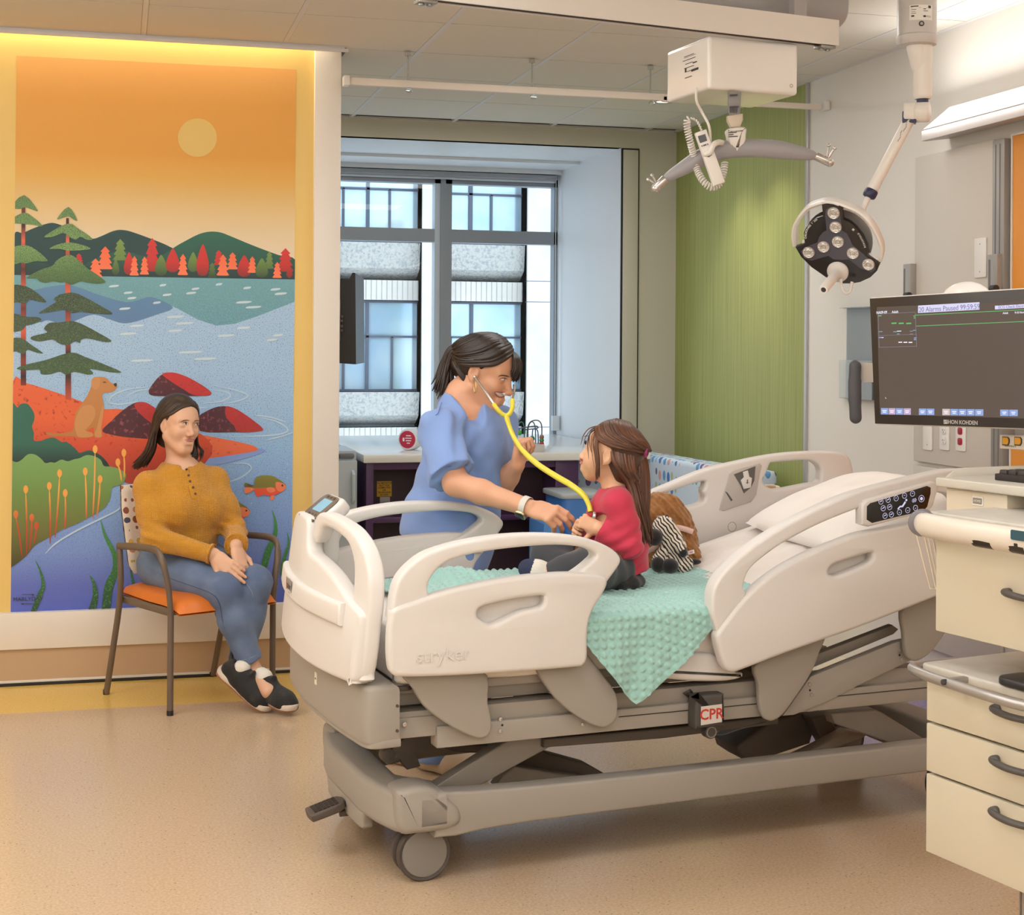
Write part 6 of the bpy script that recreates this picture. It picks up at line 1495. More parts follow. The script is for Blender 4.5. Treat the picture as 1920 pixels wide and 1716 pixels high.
ot = thing('desk_outlet', 'grey phone outlet plate below the yellow notice in the desk', 'outlet', onY(725, 950, yp-.004))
a, b = onY(716, 935.5, yp-.003), onY(735, 962, yp-.003); g = G(); g.bb((a.x, yp-.007, b.z), (b.x, yp-.001, a.z), bev=.001, mat=0); g.text('TELEPHONE', .012, ((a.x+b.x)/2, yp-.0075, a.z-.03), (1, 0, 0), (0, 0, 1), .0003, 1); g.cyl(((a.x+b.x)/2, yp-.008, b.z+.04), ((a.x+b.x)/2, yp-.006, b.z+.04), .006, 10, mat=1); g.make('outlet_plate', [mat('outlet_grey', 'B9B6B4', .4), M_ink], ot)
bx = thing('storage_box', 'small grey box standing under the shelf of the purple desk', 'box', (1.62, yf+.2, 0)); g = G(); g.bb((1.60, yf+.08, 0), (1.8, yf+.26, .43), bev=.006); g.make('box_shell', mat('box_grey', '8F938A', .5), bx)
# fridge
fr = thing('mini_fridge', 'small grey medicine fridge standing beside the purple desk', 'fridge', (1.15, 8.3, 0))
yfr = 8.12; xr_ = onY(672, 900, yfr).x; zt1 = onY(650, 850, yfr).z; zt2 = onY(650, 866, yfr).z
g = G(); g.bb((.82, yfr+.02, .02), (xr_, 8.56, zt1), bev=.006); g.make('cabinet', mat('fridge_grey', 'B4BCC3', .4), fr)
g = G(); g.bb((.82, yfr-.02, .06), (xr_, yfr+.02, zt2-.004), bev=.006); dr_ = g.make('door', mat('fridge_grey', 'B4BCC3', .4), fr)
hx_ = onY(666, 920, yfr-.03).x; g = G(); g.tube([(hx_, yfr-.02, onY(666, 888, yfr).z), (hx_, yfr-.05, onY(666, 893, yfr).z), (hx_, yfr-.05, onY(666, 940, yfr).z), (hx_, yfr-.02, onY(666, 945, yfr).z)], .012, 10, sx=.8); g.make('handle', mat('fridge_handle', 'C3CBD1', .35), dr_)
g = G(); g.prism(rrect(.30, .030, .012, 4), (xr_-.165, yfr-.001, (zt1+zt2)/2-.004), (1, 0, 0), (0, 0, 1), .012, bev=.003, mat=0); g.bb((xr_-.16, yfr-.016, (zt1+zt2)/2-.014), (xr_-.095, yfr-.012, (zt1+zt2)/2+.006), mat=1); g.bb((xr_-.21, yfr-.016, (zt1+zt2)/2-.012), (xr_-.175, yfr-.012, (zt1+zt2)/2+.004), mat=2); g.make('display_panel', [mat('panel_grey', '6C7075', .4), M_blk, mat('panel_blue', '3E6FA6', .4)], fr)
# white speaker with red round face
sp = thing('red_dial_device', 'white round desk device with red printed face on the worktop behind the nurse', 'tabletop device', onZ(768, 843, zc))
c = onY(766, 829, 8.35); c.z = zc+.062
g = G(); g.cyl(c+V((0, 0, 0)), c+V((.05, .07, 0)), .062, 36, bev=.012); s_ = g.make('device_shell', mat('device_white', 'E2E6EA', .35), sp)
nD = V((-.58, -.81, 0)).normalized(); g = G(); g.cyl(c-nD*.004, c+nD*.002, .05, 32, bev=.002, mat=0)
xD = V((0, 0, 1)).cross(nD); q = c+nD*.0026
for k, w_ in enumerate((.03, .04, .034, .02)): lab(g, q+V((0, 0, .022-.014*k))+xD*.008, xD, V((0, 0, 1)), w_, .006, 1)
lab(g, q-xD*.022+V((0, 0, 0)), xD, V((0, 0, 1)), .012, .02, 1); g.make('red_face', [mat('face_red', 'C22B4E', .4), M_lab], s_)
# bead maze
bm_ = thing('bead_maze', 'wire bead maze toy on the window worktop behind the nurse hand', 'toy', onZ(1005, 843, zc))
c = onZ(1007, 845, zc); c = V((c.x, c.y, zc)); d_ = c.x*FW[0]+c.y*FW[1]; px = d_/FPX
ex = Rv
g = G(); g.box(c+V((0, 0, .02))-ex*.0, (.10, .16, .04), math.atan2(RT[1], RT[0]), bev=.006); base_ = g.make('wood_base', mat('maze_grey', 'C3BFBD', .5), bm_)
def bp(dx, y, off=0.): return c+ex*(dx*px)+V((0, 0, (843-y)*px))+Fv*off
wires = [([(-16, 838), (-16, 805), (-12, 791), (-4, 786), (6, 787), (11, 797), (11, 822)], '4E5560', .0), ([(-14, 838), (-14, 800), (-7, 789), (-1, 800), (0, 838)], '5A7F86', .04), ([(-6, 838), (-6, 806), (-1, 803), (4, 808), (5, 838)], '4A6FA8', .02), ([(-38, 838), (-34, 800), (-28, 790), (-22, 798), (-21, 838)], '3F7C7A', .05), ([(-40, 803), (-22, 800), (0, 797), (3, 801), (-20, 804)], '5E6670', .03)]
for k, (pts, col, off) in enumerate(wires): g = G(); g.tube(cr([bp(x, y, off) for x, y in pts], 6), .0035, 8); g.make('bead_wire', mat('maze_wire_%d' % k, col, .35), bm_)
for x, y, col, r_ in ((11, 817, '9A6A5A', .014), (11, 823, '3E8A52', .014), (11, 829, 'C2334A', .014), (11, 834, 'C2334A', .014), (-7, 820, '1E7A58', .016), (-36, 806, '5FB24A', .02), (-31, 809, '4AA84A', .016), (-33, 803, '2E86A8', .012)):
    g = G(); g.ell(bp(x, y, -.004), r_, seg=14, rings=9); g.make('bead', mat('bead_'+col, col, .3), bm_)
# blue bin
bn = thing('blue_bin', 'blue plastic bin with grey lid standing beside the purple desk', 'bin', (2.45, 7.75, 0))
yb_ = 7.72; x0_, x1_ = onY(1060, 960, yb_).x, onY(1140, 960, yb_).x; zl = onY(1090, 924, yb_).z; zl2 = onY(1090, 930, yb_).z
g = G(); g.prism(rrect(x1_-x0_, .38, .05, 4, (x0_+x1_)/2, yb_+.19), (0, 0, 0), (1, 0, 0), (0, 1, 0), zl2-.004, bev=.008); g.make('bin_body', mat('bin_blue', '3E78C2', .45), bn)
g = G(); g.prism(rrect(x1_-x0_+.03, .40, .05, 4, (x0_+x1_)/2, yb_+.19), (0, 0, zl2-.012), (1, 0, 0), (0, 1, 0), zl-zl2+.012, bev=.008); g.make('bin_lid', mat('lid_grey', 'AEB4B8', .45), bn)
b2 = thing('step_stool', 'low blue plastic box standing beside the blue bin', 'box', (2.2, 7.6, 0)); xs0, xs1 = onY(1024, 985, 7.6).x, onY(1062, 985, 7.6).x; zs = onY(1040, 981, 7.6).z
g = G(); g.bb((xs0, 7.6, 0), (xs1, 7.9, zs), bev=.012); g.make('box_shell', mat('bin_blue2', '4F86CC', .45), b2)
# sofa bench with dotted cover
def dots(name, base, cols, scale, stretch):
    m = mat(name, base, .8); t = m.node_tree; b = t.nodes['Principled BSDF']
    tc = nd(t, 'ShaderNodeTexCoord'); mp = nd(t, 'ShaderNodeMapping'); mp.inputs['Scale'].default_value = stretch; t.links.new(tc.outputs['Object'], mp.inputs['Vector'])
    v = nd(t, 'ShaderNodeTexVoronoi'); v.inputs['Scale'].default_value = scale; v.inputs['Randomness'].default_value = .28; t.links.new(mp.outputs['Vector'], v.inputs['Vector'])
    r = nd(t, 'ShaderNodeValToRGB'); r.color_ramp.interpolation = 'CONSTANT'; n = len(cols)
    for i, c_ in enumerate(cols):
        e = r.color_ramp.elements[0] if i == 0 else (r.color_ramp.elements[1] if i == 1 else r.color_ramp.elements.new(i/n)); e.position = i/n
    for e, c_ in zip(r.color_ramp.elements, cols): e.color = lin(c_)
    sx = nd(t, 'ShaderNodeSeparateXYZ'); t.links.new(v.outputs['Color'], sx.inputs[0]); t.links.new(sx.outputs[0], r.inputs['Fac'])
    lt = nd(t, 'ShaderNodeMath', operation='LESS_THAN'); lt.inputs[1].default_value = .36; t.links.new(v.outputs['Distance'], lt.inputs[0])
    mx = nd(t, 'ShaderNodeMixRGB'); mx.inputs['Color1'].default_value = lin(base); t.links.new(lt.outputs[0], mx.inputs['Fac']); t.links.new(r.outputs['Color'], mx.inputs['Color2']); t.links.new(mx.outputs['Color'], b.inputs['Base Color'])
    return m
M_dot = dots('sofa_dots', 'BFCFE0', ['3E5AA8', '5E93C4', '7A9AA8', 'A6B28A', 'C49A98', '4A6FB0', '6C5A86', '86B4CE'], 20, (1.0, 1.0, .62)); M_dot2 = dots('seat_dots', 'D9CDB8', ['7A5A48', 'A88A6A', 'C9A55A', '6A6E72'], 13, (1, 1, 1))
sf = thing('sleeper_sofa', 'low sofa with blue dotted backrest along the green wall behind the bed', 'sofa', (2.9, 7.6, 0))
q0 = onZ(1225, 862, .80); q1 = onX(1330, 878, 3.02)
g = G(); g.box((2.72, 8.30, .55), (.14*4.2, .16, .56), -.12, bev=.03, seg=3); 
a = V((2.62, 8.02, 0)); 
g = G(); g.prism([(0, .42), (0, .80), (.03, .835), (.10, .83), (.12, .80), (.12, .42)], (2.55, 8.30, 0), V((.17, .98, 0)), (0, 0, 1), .62) if 0 else None
g.box((3.06, 7.66, .58), (.17, 1.52, .50), .09, bev=.03, seg=3); g.make('backrest', M_dot, sf)
g = G(); g.box((2.86, 7.6, .36), (.62, 1.66, .14), .0, bev=.03, seg=3); g.make('seat_cushion', M_dot2, sf)
g = G(); g.box((2.88, 8.38, .52), (.66, .12, .56), .0, bev=.03, seg=3); g.make('side_arm', M_dot, sf)
g = G(); g.box((2.92, 6.72, .53), (.40, .10, .50), .0, bev=.02, seg=3); g.make('side_arm', M_dot2, sf)
g = G(); g.box((2.88, 7.6, .15), (.66, 1.7, .29), .0, bev=.01); g.make('base', mat('sofa_base', 'C9C2B6', .5), sf)
# wall tv seen edge on behind the mural wall
tv = thing('wall_tv', 'black flat television seen from behind on an arm beside the window', 'television', onY(640, 600, 7.35))
d_tv = 7.4
def T(x, y, d=d_tv): return atD(x, y, d)
g = G()
f_t, f_b = T(664.5, 516, 7.3), T(668, 687, 7.3)
n_t = V((-.9, .43, 0)).normalized(); n_t = V((-.80, .60, 0)).normalized()
for pts in ([(f_t, f_b)],):
    up_ = V((0, 0, 1)); bk = Rv*-.045+Fv*.02; wide = Fv*.55-Rv*.10
    vs = [f_t, f_b, f_b-Rv*.012, f_t-Rv*.012+V((0, 0, .0)), f_t-Rv*.045-V((0, 0, .035)), f_b-Rv*.055]
    A_ = [f_t, f_t-Rv*.014+V((0, 0, .002)), f_t-Rv*.03-V((0, 0, .03)), f_t-Rv*.125-V((0, 0, .03))+V((0, 0, .0)), f_b-Rv*.085+V((0, 0, .005)), f_b-Rv*.014, f_b]
n_ = len(A_); B_ = [p+Fv*.62-Rv*.02 for p in A_]
g.add(A_+B_, [tuple(range(n_)), tuple(range(n_, 2*n_))[::-1]]+[(i, n_+i, n_+(i+1) % n_, (i+1) % n_) for i in range(n_)]); g.make('tv_shell', mat('tv_black', '2A2725', .4), tv, smooth=0)
g = G(); 
for y_ in (598, 606, 616, 624): q = T(640, y_, 7.285); g.box(q, (.012, .01, .012), .2, bev=.001)
g.box(T(634, 605, 7.29), (.02, .01, .20), .2, bev=.002); o = g.make('port_strip', mat('tv_port', '55504C', .4), tv)
g = G(); g.tube([T(595, 620, 7.36), T(633, 620, 7.36)], .02, 10); g.make('wall_arm', mat('tv_arm', '8A857E', .4, metal=.5), tv)
g = G(); g.tube(cr([T(626, 545, 7.28), T(621, 565, 7.28), T(616, 585, 7.3)], 6), .004, 8); g.make('cable', mat('tv_cable', 'B9B2A6', .5), tv)
# ---- guest chair
CA = math.radians(28.2); CX, CY = V((math.cos(CA), math.sin(CA), 0)), V((-math.sin(CA), math.cos(CA), 0)); C0 = V((.206, 5.969, 0))
MCH = Matrix(((CX.x, CY.x, 0, C0.x), (CX.y, CY.y, 0, C0.y), (0, 0, 1, 0), (0, 0, 0, 1))); MCHi = MCH.inverted()
def onCx(px, py, x):
    "chair-local point of a pixel on the plane x"
    return MCHi @ onP(px, py, C0+CX*x, CX)
def onCy(px, py, y): return MCHi @ onP(px, py, C0+CY*y, CY)
ch = thing('guest_chair', 'brown metal framed guest chair with orange seat and dotted backrest under the mural', 'chair', M=MCH @ Matrix.Translation((.237, .24, 0))); FR[ch.name] = Matrix.Translation((.237, .24, 0))
M_cf = mat('chair_frame', '6E5F52', .45, metal=.15)
for x, nm in ((0, 'l'), (.474, 'r')):
    fx = [(x, 0, 0), (x, 0, .2), (x, 0, .41)]
    g = G(); g.tube(fx, .0125, 14); g.cyl((x, 0, 0), (x, 0, .02), .0135, 14, mat=1); g.make('leg', [M_cf, M_blk], ch)
    ap = [V((0, 0, .40))]+[onCy(*p, y_) for p, y_ in (((322, 1112), .0), ((315, 1080), .004), ((307, 1054), .02), ((296, 1040), .06))]; ex_ = ap[-1].x
    ap += [V((ex_-.004, onCx(px, py, ex_).y, onCx(px, py, ex_).z)) for px, py in ((270, 1035), (229, 1033))]
    mx_ = (lambda p: p) if nm == 'l' else (lambda p: V((.474-p.x, p.y, p.z)))
    g = G(); g.tube([mx_(p) for p in cr(ap, 5)], .0115, 14, sx=1.0, sy=1.25, up=(0, .3, 1)); g.make('armrest', M_cf, ch)
    q = [onCx(*p, ex_) for p in ((229, 1033), (232, 1090))]+[onCx(230, 1145, -.02), onCx(219, 1230, -.018), V((-.016, .4845, 0))]
    rl = [mx_(p) for p in q]; g = G(); g.tube(cr(rl, 5), .0125, 14); g.cyl(rl[-1], rl[-1]+V((0, 0, .02)), .0135, 14, mat=1); g.make('leg', [M_cf, M_blk], ch)
zs_ = .40
g = G(); yb1 = onCx(231, 1138, 0).y
for a, b in (((0, 0, zs_), (0, yb1, zs_+.005)), ((.474, 0, zs_), (.474, yb1, zs_+.005)), ((0, .02, zs_), (.474, .02, zs_)), ((0, yb1, zs_), (.474, yb1, zs_))):
    a, b = V(a), V(b); g.tube([a, b], .013, 8, sx=.8, sy=1.2, up=(0, 0, 1))
g.make('seat_frame', M_cf, ch)
g = G()
def seatp(top):
    def f(u, v):
        x = u*2-1; y = v*2-1; p = max(0, (1-abs(x)**5))*max(0, (1-abs(y)**5)); xx = .237+x*.225; yy = .19+y*.235
        z = .418+(.045*p**.35 if top else -.008)-.02*max(0, -y)**4+.012*max(0, y)
        return (xx, yy-.015*(1-x*x)*(1 if y < 0 else 0), z)
    return f
g.grid(seatp(True), 28, 28); g.grid(seatp(False), 28, 28, flip=True); g.make('seat', mat('seat_orange', 'D9772E', .4), ch, smooth=70)
M_dot3 = dots('backrest_dots', 'E0D3C2', ['B06A48', '8A4E38', '3E6A72', '4A4A62', 'D0A848', 'C08866'], 24, (1, 1, 1))
g = G()
def backp(off):
    def f(u, v):
        x = u*2-1; z = .495+.36*v; e = .5; rr = min(1, (1-abs(x)**6))
        hw = .178*(1-.06*max(0, v-.75)/.25)-(.02*max(0, (.12-v)/.12)**2)
        return (.237+x*hw, .455+.10*(v-.2)+.03*(1-x*x)*.8+off*(.25+.75*min(1, (1-abs(x)**8)*(1-abs(2*v-1)**8)*3)), z)
    return f
g.grid(backp(-.018), 20, 20); g.grid(backp(.018), 20, 20, flip=True); g.make('backrest', M_dot3, ch, smooth=70)
# ================================================================== organic shapes: smooth unions of round cones, meshed as one surface
class S:
    def __init__(s): s.p = []
    def rc(s, a, b, ra, rb=None, k=.02, op='u', flat=None):
        s.p.append(('rc', np.array(a, float), np.array(b, float), ra, ra if rb is None else rb, k, op, None if flat is None else (np.array(V(flat[0]).normalized()), flat[1]))); return s
    def chain(s, pts, rs, k=.02, op='u', flat=None):
        for i in range(len(pts)-1): s.rc(pts[i], pts[i+1], rs[i], rs[i+1], k, op, flat)
        return s
    def el(s, c, r, M=None, k=.02, op='u'):
        s.p.append(('el', np.array(c, float), np.array(r, float), np.eye(3) if M is None else np.array(M), k, op)); return s
    def cut(s, p, n, rad, k=.004):
        s.p.append(('cut', np.array(p, float), np.array(V(n).normalized()), rad, k)); return s
def _prim(q, X, Y, Z):
    if q[0] == 'rc':
        a, b = q[1], q[2]; d = b-a; L2 = max(1e-12, d.dot(d))
        x, y, z = X-a[0], Y-a[1], Z-a[2]
        t = np.clip((x*d[0]+y*d[1]+z*d[2])/L2, 0, 1)
        x, y, z = x-t*d[0], y-t*d[1], z-t*d[2]
        if q[7] is not None:
            n, f = q[7]; w = (x*n[0]+y*n[1]+z*n[2])*(1/f-1); x, y, z = x+n[0]*w, y+n[1]*w, z+n[2]*w
        return np.sqrt(x*x+y*y+z*z)-(q[3]+(q[4]-q[3])*t)
    c, r, M = q[1], q[2], q[3]
    x, y, z = X-c[0], Y-c[1], Z-c[2]
    u = [(x*M[0, i]+y*M[1, i]+z*M[2, i])/r[i] for i in range(3)]
    k0 = np.sqrt(u[0]**2+u[1]**2+u[2]**2); k1 = np.sqrt((u[0]/r[0])**2+(u[1]/r[1])**2+(u[2]/r[2])**2)
    return k0*(k0-1)/np.maximum(k1, 1e-9)
def _comb(F, d, k, op):
    if op == 's': d = -d; h = np.maximum(k-np.abs(F-d), 0)/k; return np.maximum(F, d)+h*h*k*.25
    h = np.maximum(k-np.abs(F-d), 0)/k; return np.minimum(F, d)-h*h*k*.25
def _bbox(q):
    if q[0] == 'rc': r = max(q[3], q[4])*(1.15 if q[7] is None else max(1.15, q[7][1]*1.1)); return np.minimum(q[1], q[2])-r, np.maximum(q[1], q[2])+r
    r = max(q[2]); return q[1]-r, q[1]+r
def evalp(sd, P):
    P = np.asarray(P, float); F = np.full(len(P), .3)
    for q in sd.p:
        if q[0] == 'cut':
            d = (P-q[1]) @ q[2]; m = np.linalg.norm(P-q[1], axis=1) < q[3]; G_ = np.maximum(F, d); F = np.where(m, G_, F)
        else: F = _comb(F, _prim(q, P[:, 0], P[:, 1], P[:, 2]), q[4] if q[0] == 'el' else q[5], q[5] if q[0] == 'el' else q[6])
    return F
def sfield(sd, lo, hi, vox, disp=None):
    lo = np.array(lo, float); n = np.ceil((np.array(hi)-lo)/vox).astype(int)+1
    ax = [lo[i]+vox*np.arange(n[i]) for i in range(3)]; F = np.full(n, .3)
    for q in sd.p:
        if q[0] == 'cut': b0, b1, k = q[1]-q[3], q[1]+q[3], 0
        else: b0, b1 = _bbox(q); k = (q[4] if q[0] == 'el' else q[5])+3*vox
        i0 = np.maximum(0, np.floor((b0-k-lo)/vox).astype(int)); i1 = np.minimum(n, np.ceil((b1+k-lo)/vox).astype(int)+1)
        if (i1 <= i0).any(): continue
        sl = tuple(slice(a, b) for a, b in zip(i0, i1)); X = ax[0][sl[0]][:, None, None]; Y = ax[1][sl[1]][None, :, None]; Z = ax[2][sl[2]][None, None, :]
        if q[0] == 'cut':
            d = (X-q[1][0])*q[2][0]+(Y-q[1][1])*q[2][1]+(Z-q[1][2])*q[2][2]
            m = (X-q[1][0])**2+(Y-q[1][1])**2+(Z-q[1][2])**2 < q[3]**2
            F[sl] = np.where(m, np.maximum(F[sl], d), F[sl])
        else: F[sl] = _comb(F[sl], _prim(q, X, Y, Z), q[4] if q[0] == 'el' else q[5], q[5] if q[0] == 'el' else q[6])
    if disp is not None:
        ix = np.nonzero(np.abs(F) < .03); P = [ax[i][ix[i]] for i in range(3)]; F[ix] += disp(*P)
    return F, lo
def snet(F, lo, vox):
    n = F.shape; ins = F < 0
    c = [F[i:n[0]-1+i, j:n[1]-1+j, k:n[2]-1+k] for i in (0, 1) for j in (0, 1) for k in (0, 1)]
    cnt = sum((a < 0).astype(int) for a in c); act = (cnt > 0) & (cnt < 8); ix = np.nonzero(act)
    cv = np.stack([a[ix] for a in c], 1); off = np.array([(i, j, k) for i in (0, 1) for j in (0, 1) for k in (0, 1)], float)
    P = np.zeros((len(cv), 3)); W_ = np.zeros(len(cv))
    for a in range(8):
        for b in range(a+1, 8):
            if abs(off[a]-off[b]).sum() != 1: continue
            fa, fb = cv[:, a], cv[:, b]; m = (fa < 0) != (fb < 0); t = np.where(m, fa/np.where(m, fa-fb, 1), 0)
            P += np.where(m[:, None], off[a]+(off[b]-off[a])*t[:, None], 0); W_ += m
    P = P/W_[:, None]+np.stack(ix, 1); idx = np.full([k-1 for k in n], -1); idx[ix] = np.arange(len(P))
    fs = []
    for axis in range(3):
        o = [i for i in range(3) if i != axis]
        A = np.moveaxis(ins, axis, 0); d = A[:-1] != A[1:]; low = A[:-1]
        I = np.moveaxis(idx, axis, 0)
        e = np.nonzero(d[:, 1:-1, 1:-1]); a, b_, c_ = e[0], e[1]+1, e[2]+1
        q = np.stack([I[a, b_-1, c_-1], I[a, b_, c_-1], I[a, b_, c_], I[a, b_-1, c_]], 1)
        fl = low[a, b_, c_] ^ (axis == 1); q[~fl] = q[~fl][:, ::-1]; fs.append(q)
    return lo+P*vox, np.concatenate(fs)
def sbounds(sd, pad=.012):
    bs = [_bbox(q) for q in sd.p if q[0] != 'cut' and (q[5] if q[0] == 'el' else q[6]) == 'u']
    return np.min([b[0] for b in bs], 0)-pad, np.max([b[1] for b in bs], 0)+pad
def organic(sd, name, mats, parent, vox=.005, fine=(), disp=None, label=None, matfn=None):
    "one mesh; fine = [(lo, hi, vox)] boxes meshed more finely"
    lo, hi = sbounds(sd); out_v, out_f = [], []; o = 0
    for i, (a, b, vx) in enumerate([(lo, hi, vox)]+list(fine)):
        F, l0 = sfield(sd, a, b, vx, disp); v, f = snet(F, l0, vx)
        if i == 0 and len(fine):
            cen = v[f].mean(1); keep = np.ones(len(f), bool)
            for a2, b2, v2 in fine: keep &= ~((cen > np.array(a2)+vox*1.2) & (cen < np.array(b2)-vox*1.2)).all(1)
            f = f[keep]
        out_v.append(v); out_f.append(f+o); o += len(v)
    v = np.concatenate(out_v); f = np.concatenate(out_f)
    Mi = np.array(FR[parent.name].inverted()); vl = v @ Mi[:3, :3].T+Mi[:3, 3]
    me = bpy.data.meshes.new(name); me.vertices.add(len(vl)); me.vertices.foreach_set('co', vl.ravel())
    me.loops.add(len(f)*4); me.loops.foreach_set('vertex_index', f.ravel().astype(np.int32)); me.polygons.add(len(f)); me.polygons.foreach_set('loop_start', np.arange(0, len(f)*4, 4, dtype=np.int32))
    me.update(calc_edges=True); me.validate()
    if not isinstance(mats, (list, tuple)): mats = [mats]
    for m in mats: me.materials.append(m)
    if matfn is not None: me.polygons.foreach_set('material_index', matfn(v[f].mean(1)).astype(np.int32))
    b = bmesh.new(); b.from_mesh(me); bmesh.ops.delete(b, geom=[x for x in b.verts if not x.link_faces], context='VERTS'); b.to_mesh(me); b.free()
    me.polygons.foreach_set('use_smooth', [True]*len(me.polygons))
    ob = bpy.data.objects.new(name, me); COL.objects.link(ob); ob.parent = parent; FR[ob.name] = FR[parent.name]
    if label: ob['label'] = label
    return ob
def cast(sd, px, py, d0, d1=None, n=260):
    "first surface point on the line of sight between depths d0 and d1, with its normal"
    d1 = d1 or d0+.5; r = np.array(ray(px, py))/FPX; ts = np.linspace(d0, d1, n); P = np.array(CAM)+ts[:, None]*r; F = evalp(sd, P); k = np.nonzero(F < 0)[0]
    if not len(k) or k[0] == 0: return V(P[len(P)//2]), V((0, -1, 0))
    i = k[0]; t = ts[i-1]+(ts[i]-ts[i-1])*F[i-1]/(F[i-1]-F[i]); p = np.array(CAM)+t*r; e = .002
    g_ = np.array([evalp(sd, [p+np.eye(3)[j]*e])[0]-evalp(sd, [p-np.eye(3)[j]*e])[0] for j in range(3)])
    return V(p), V(g_).normalized()
def skinpatch(gg, sd, poly, d0, off=.0008, mat=None, bulge=0, sm=4):
    "patch hugging the surface inside a photo outline"
    c = cr2(poly, sm, True) if sm else poly; cx = sum(p[0] for p in c)/len(c); cy = sum(p[1] for p in c)/len(c)
    rings = [1, .72, .4]; vs = []
    for f in rings:
        for x, y in c: p, n_ = cast(sd, cx+(x-cx)*f, cy+(y-cy)*f, d0, n=160); vs.append(p+n_*(off+bulge*(1-f)))
    p, n_ = cast(sd, cx, cy, d0); vs.append(p+n_*(off+bulge)); n = len(c); fs = []
    for k in range(2):
        for i in range(n): j = (i+1) % n; fs.append((k*n+i, k*n+j, (k+1)*n+j, (k+1)*n+i))
    for i in range(n): fs.append((2*n+i, 2*n+(i+1) % n, 3*n))
    gg.add(vs, fs, mat)
def skinline(gg, sd, pts, d0, r, mat=None, off=0., sm=4):
    c = cr2(pts, sm); P = []
    for x, y in c: p, n_ = cast(sd, x, y, d0, n=160); P.append(p+n_*off)
    n = len(P); rr = r if isinstance(r, list) else [r*min(1, .35+2.2*min(i, n-1-i)/max(1, n-1)) for i in range(n)]
    gg.tube(P, rr, 6, mat)
def hframe(c, f, up, sc):
    "head matrix: local x forward, y to the person's left, z up"
    f = V(f).normalized(); y = V(up).cross(f).normalized(); z = f.cross(y)
    return Matrix(((f.x*sc, y.x*sc, z.x*sc, c[0]), (f.y*sc, y.y*sc, z.y*sc, c[1]), (f.z*sc, y.z*sc, z.z*sc, c[2]), (0, 0, 0, 1)))
def head(sd, M, sc, child=False, mouth=0.):
    R3 = (M.to_3x3()*(1/sc)); Rn = [[R3[i][j] for j in range(3)] for i in range(3)]
    H = lambda x, y, z: tuple(M @ V((x, y, z)))
    e = lambda c, r, k=.02, op='u', R=None: sd.el(H(*c), [a*sc for a in r], Rn if R is None else R, k*sc, op)
    r = lambda a, b, ra, rb, k=.02, op='u': sd.rc(H(*a), H(*b), ra*sc, rb*sc, k*sc, op)
    e((-.014, 0, .032), (.096, .075, .086)); e((.030, 0, .030), (.060, .064, .068), .03)
    if child:
        e((.030, 0, -.040), (.058, .056, .064), .03); e((.052, .030, -.038), (.032, .030, .032), .03); e((.052, -.030, -.038), (.032, .030, .032), .03); r((.060, 0, -.088), (.064, 0, -.086), .022, .02, .03)
    else:
        e((.028, 0, -.040), (.060, .055, .078), .03); r((.062, .006, -.103), (.062, -.006, -.103), .021, .021, .03)
        for s_ in (1, -1): r((.0, s_*.052, -.052), (.052, s_*.014, -.102), .024, .018, .03); e((.056, s_*.038, -.028), (.028, .024, .026), .025)
    for s_ in (1, -1):
        r((.078, s_*.012, .023), (.066, s_*.044, .021), .011, .009, .02)
        e((.096, s_*.033, .004), (.016, .019, .013), .018, 's'); e((.0715, s_*.032, .003), (.0150, .0165, .0125), .008)
    nl = .7 if child else 1
    r((.086, 0, .014), (.095+.012*nl, 0, -.028), .007, .0095, .016); e((.094+.014*nl, 0, -.034), (.0105, .0105, .0095), .008)
    for s_ in (1, -1): e((.095+.004*nl, s_*.0115, -.038), (.0095, .0075, .0075), .007)
    r((.088, .016, -.064), (.088, -.016, -.064), .0075, .0075, .014); r((.086, .013, -.077), (.086, -.013, -.077), .0085, .0085, .012)
    r((.099, .021, -.0705), (.099, -.021, -.0705), .0022, .0022, .006, 's')
    for s_ in (1, -1):
        e((-.008, s_*.074, -.004), (.020, .010, .032), .006, 'u'); e((-.004, s_*.083, .000), (.011, .006, .018), .006, 's'); r((-.002, s_*.074, -.03), (.0, s_*.073, -.034), .007, .006, .006)
    return H
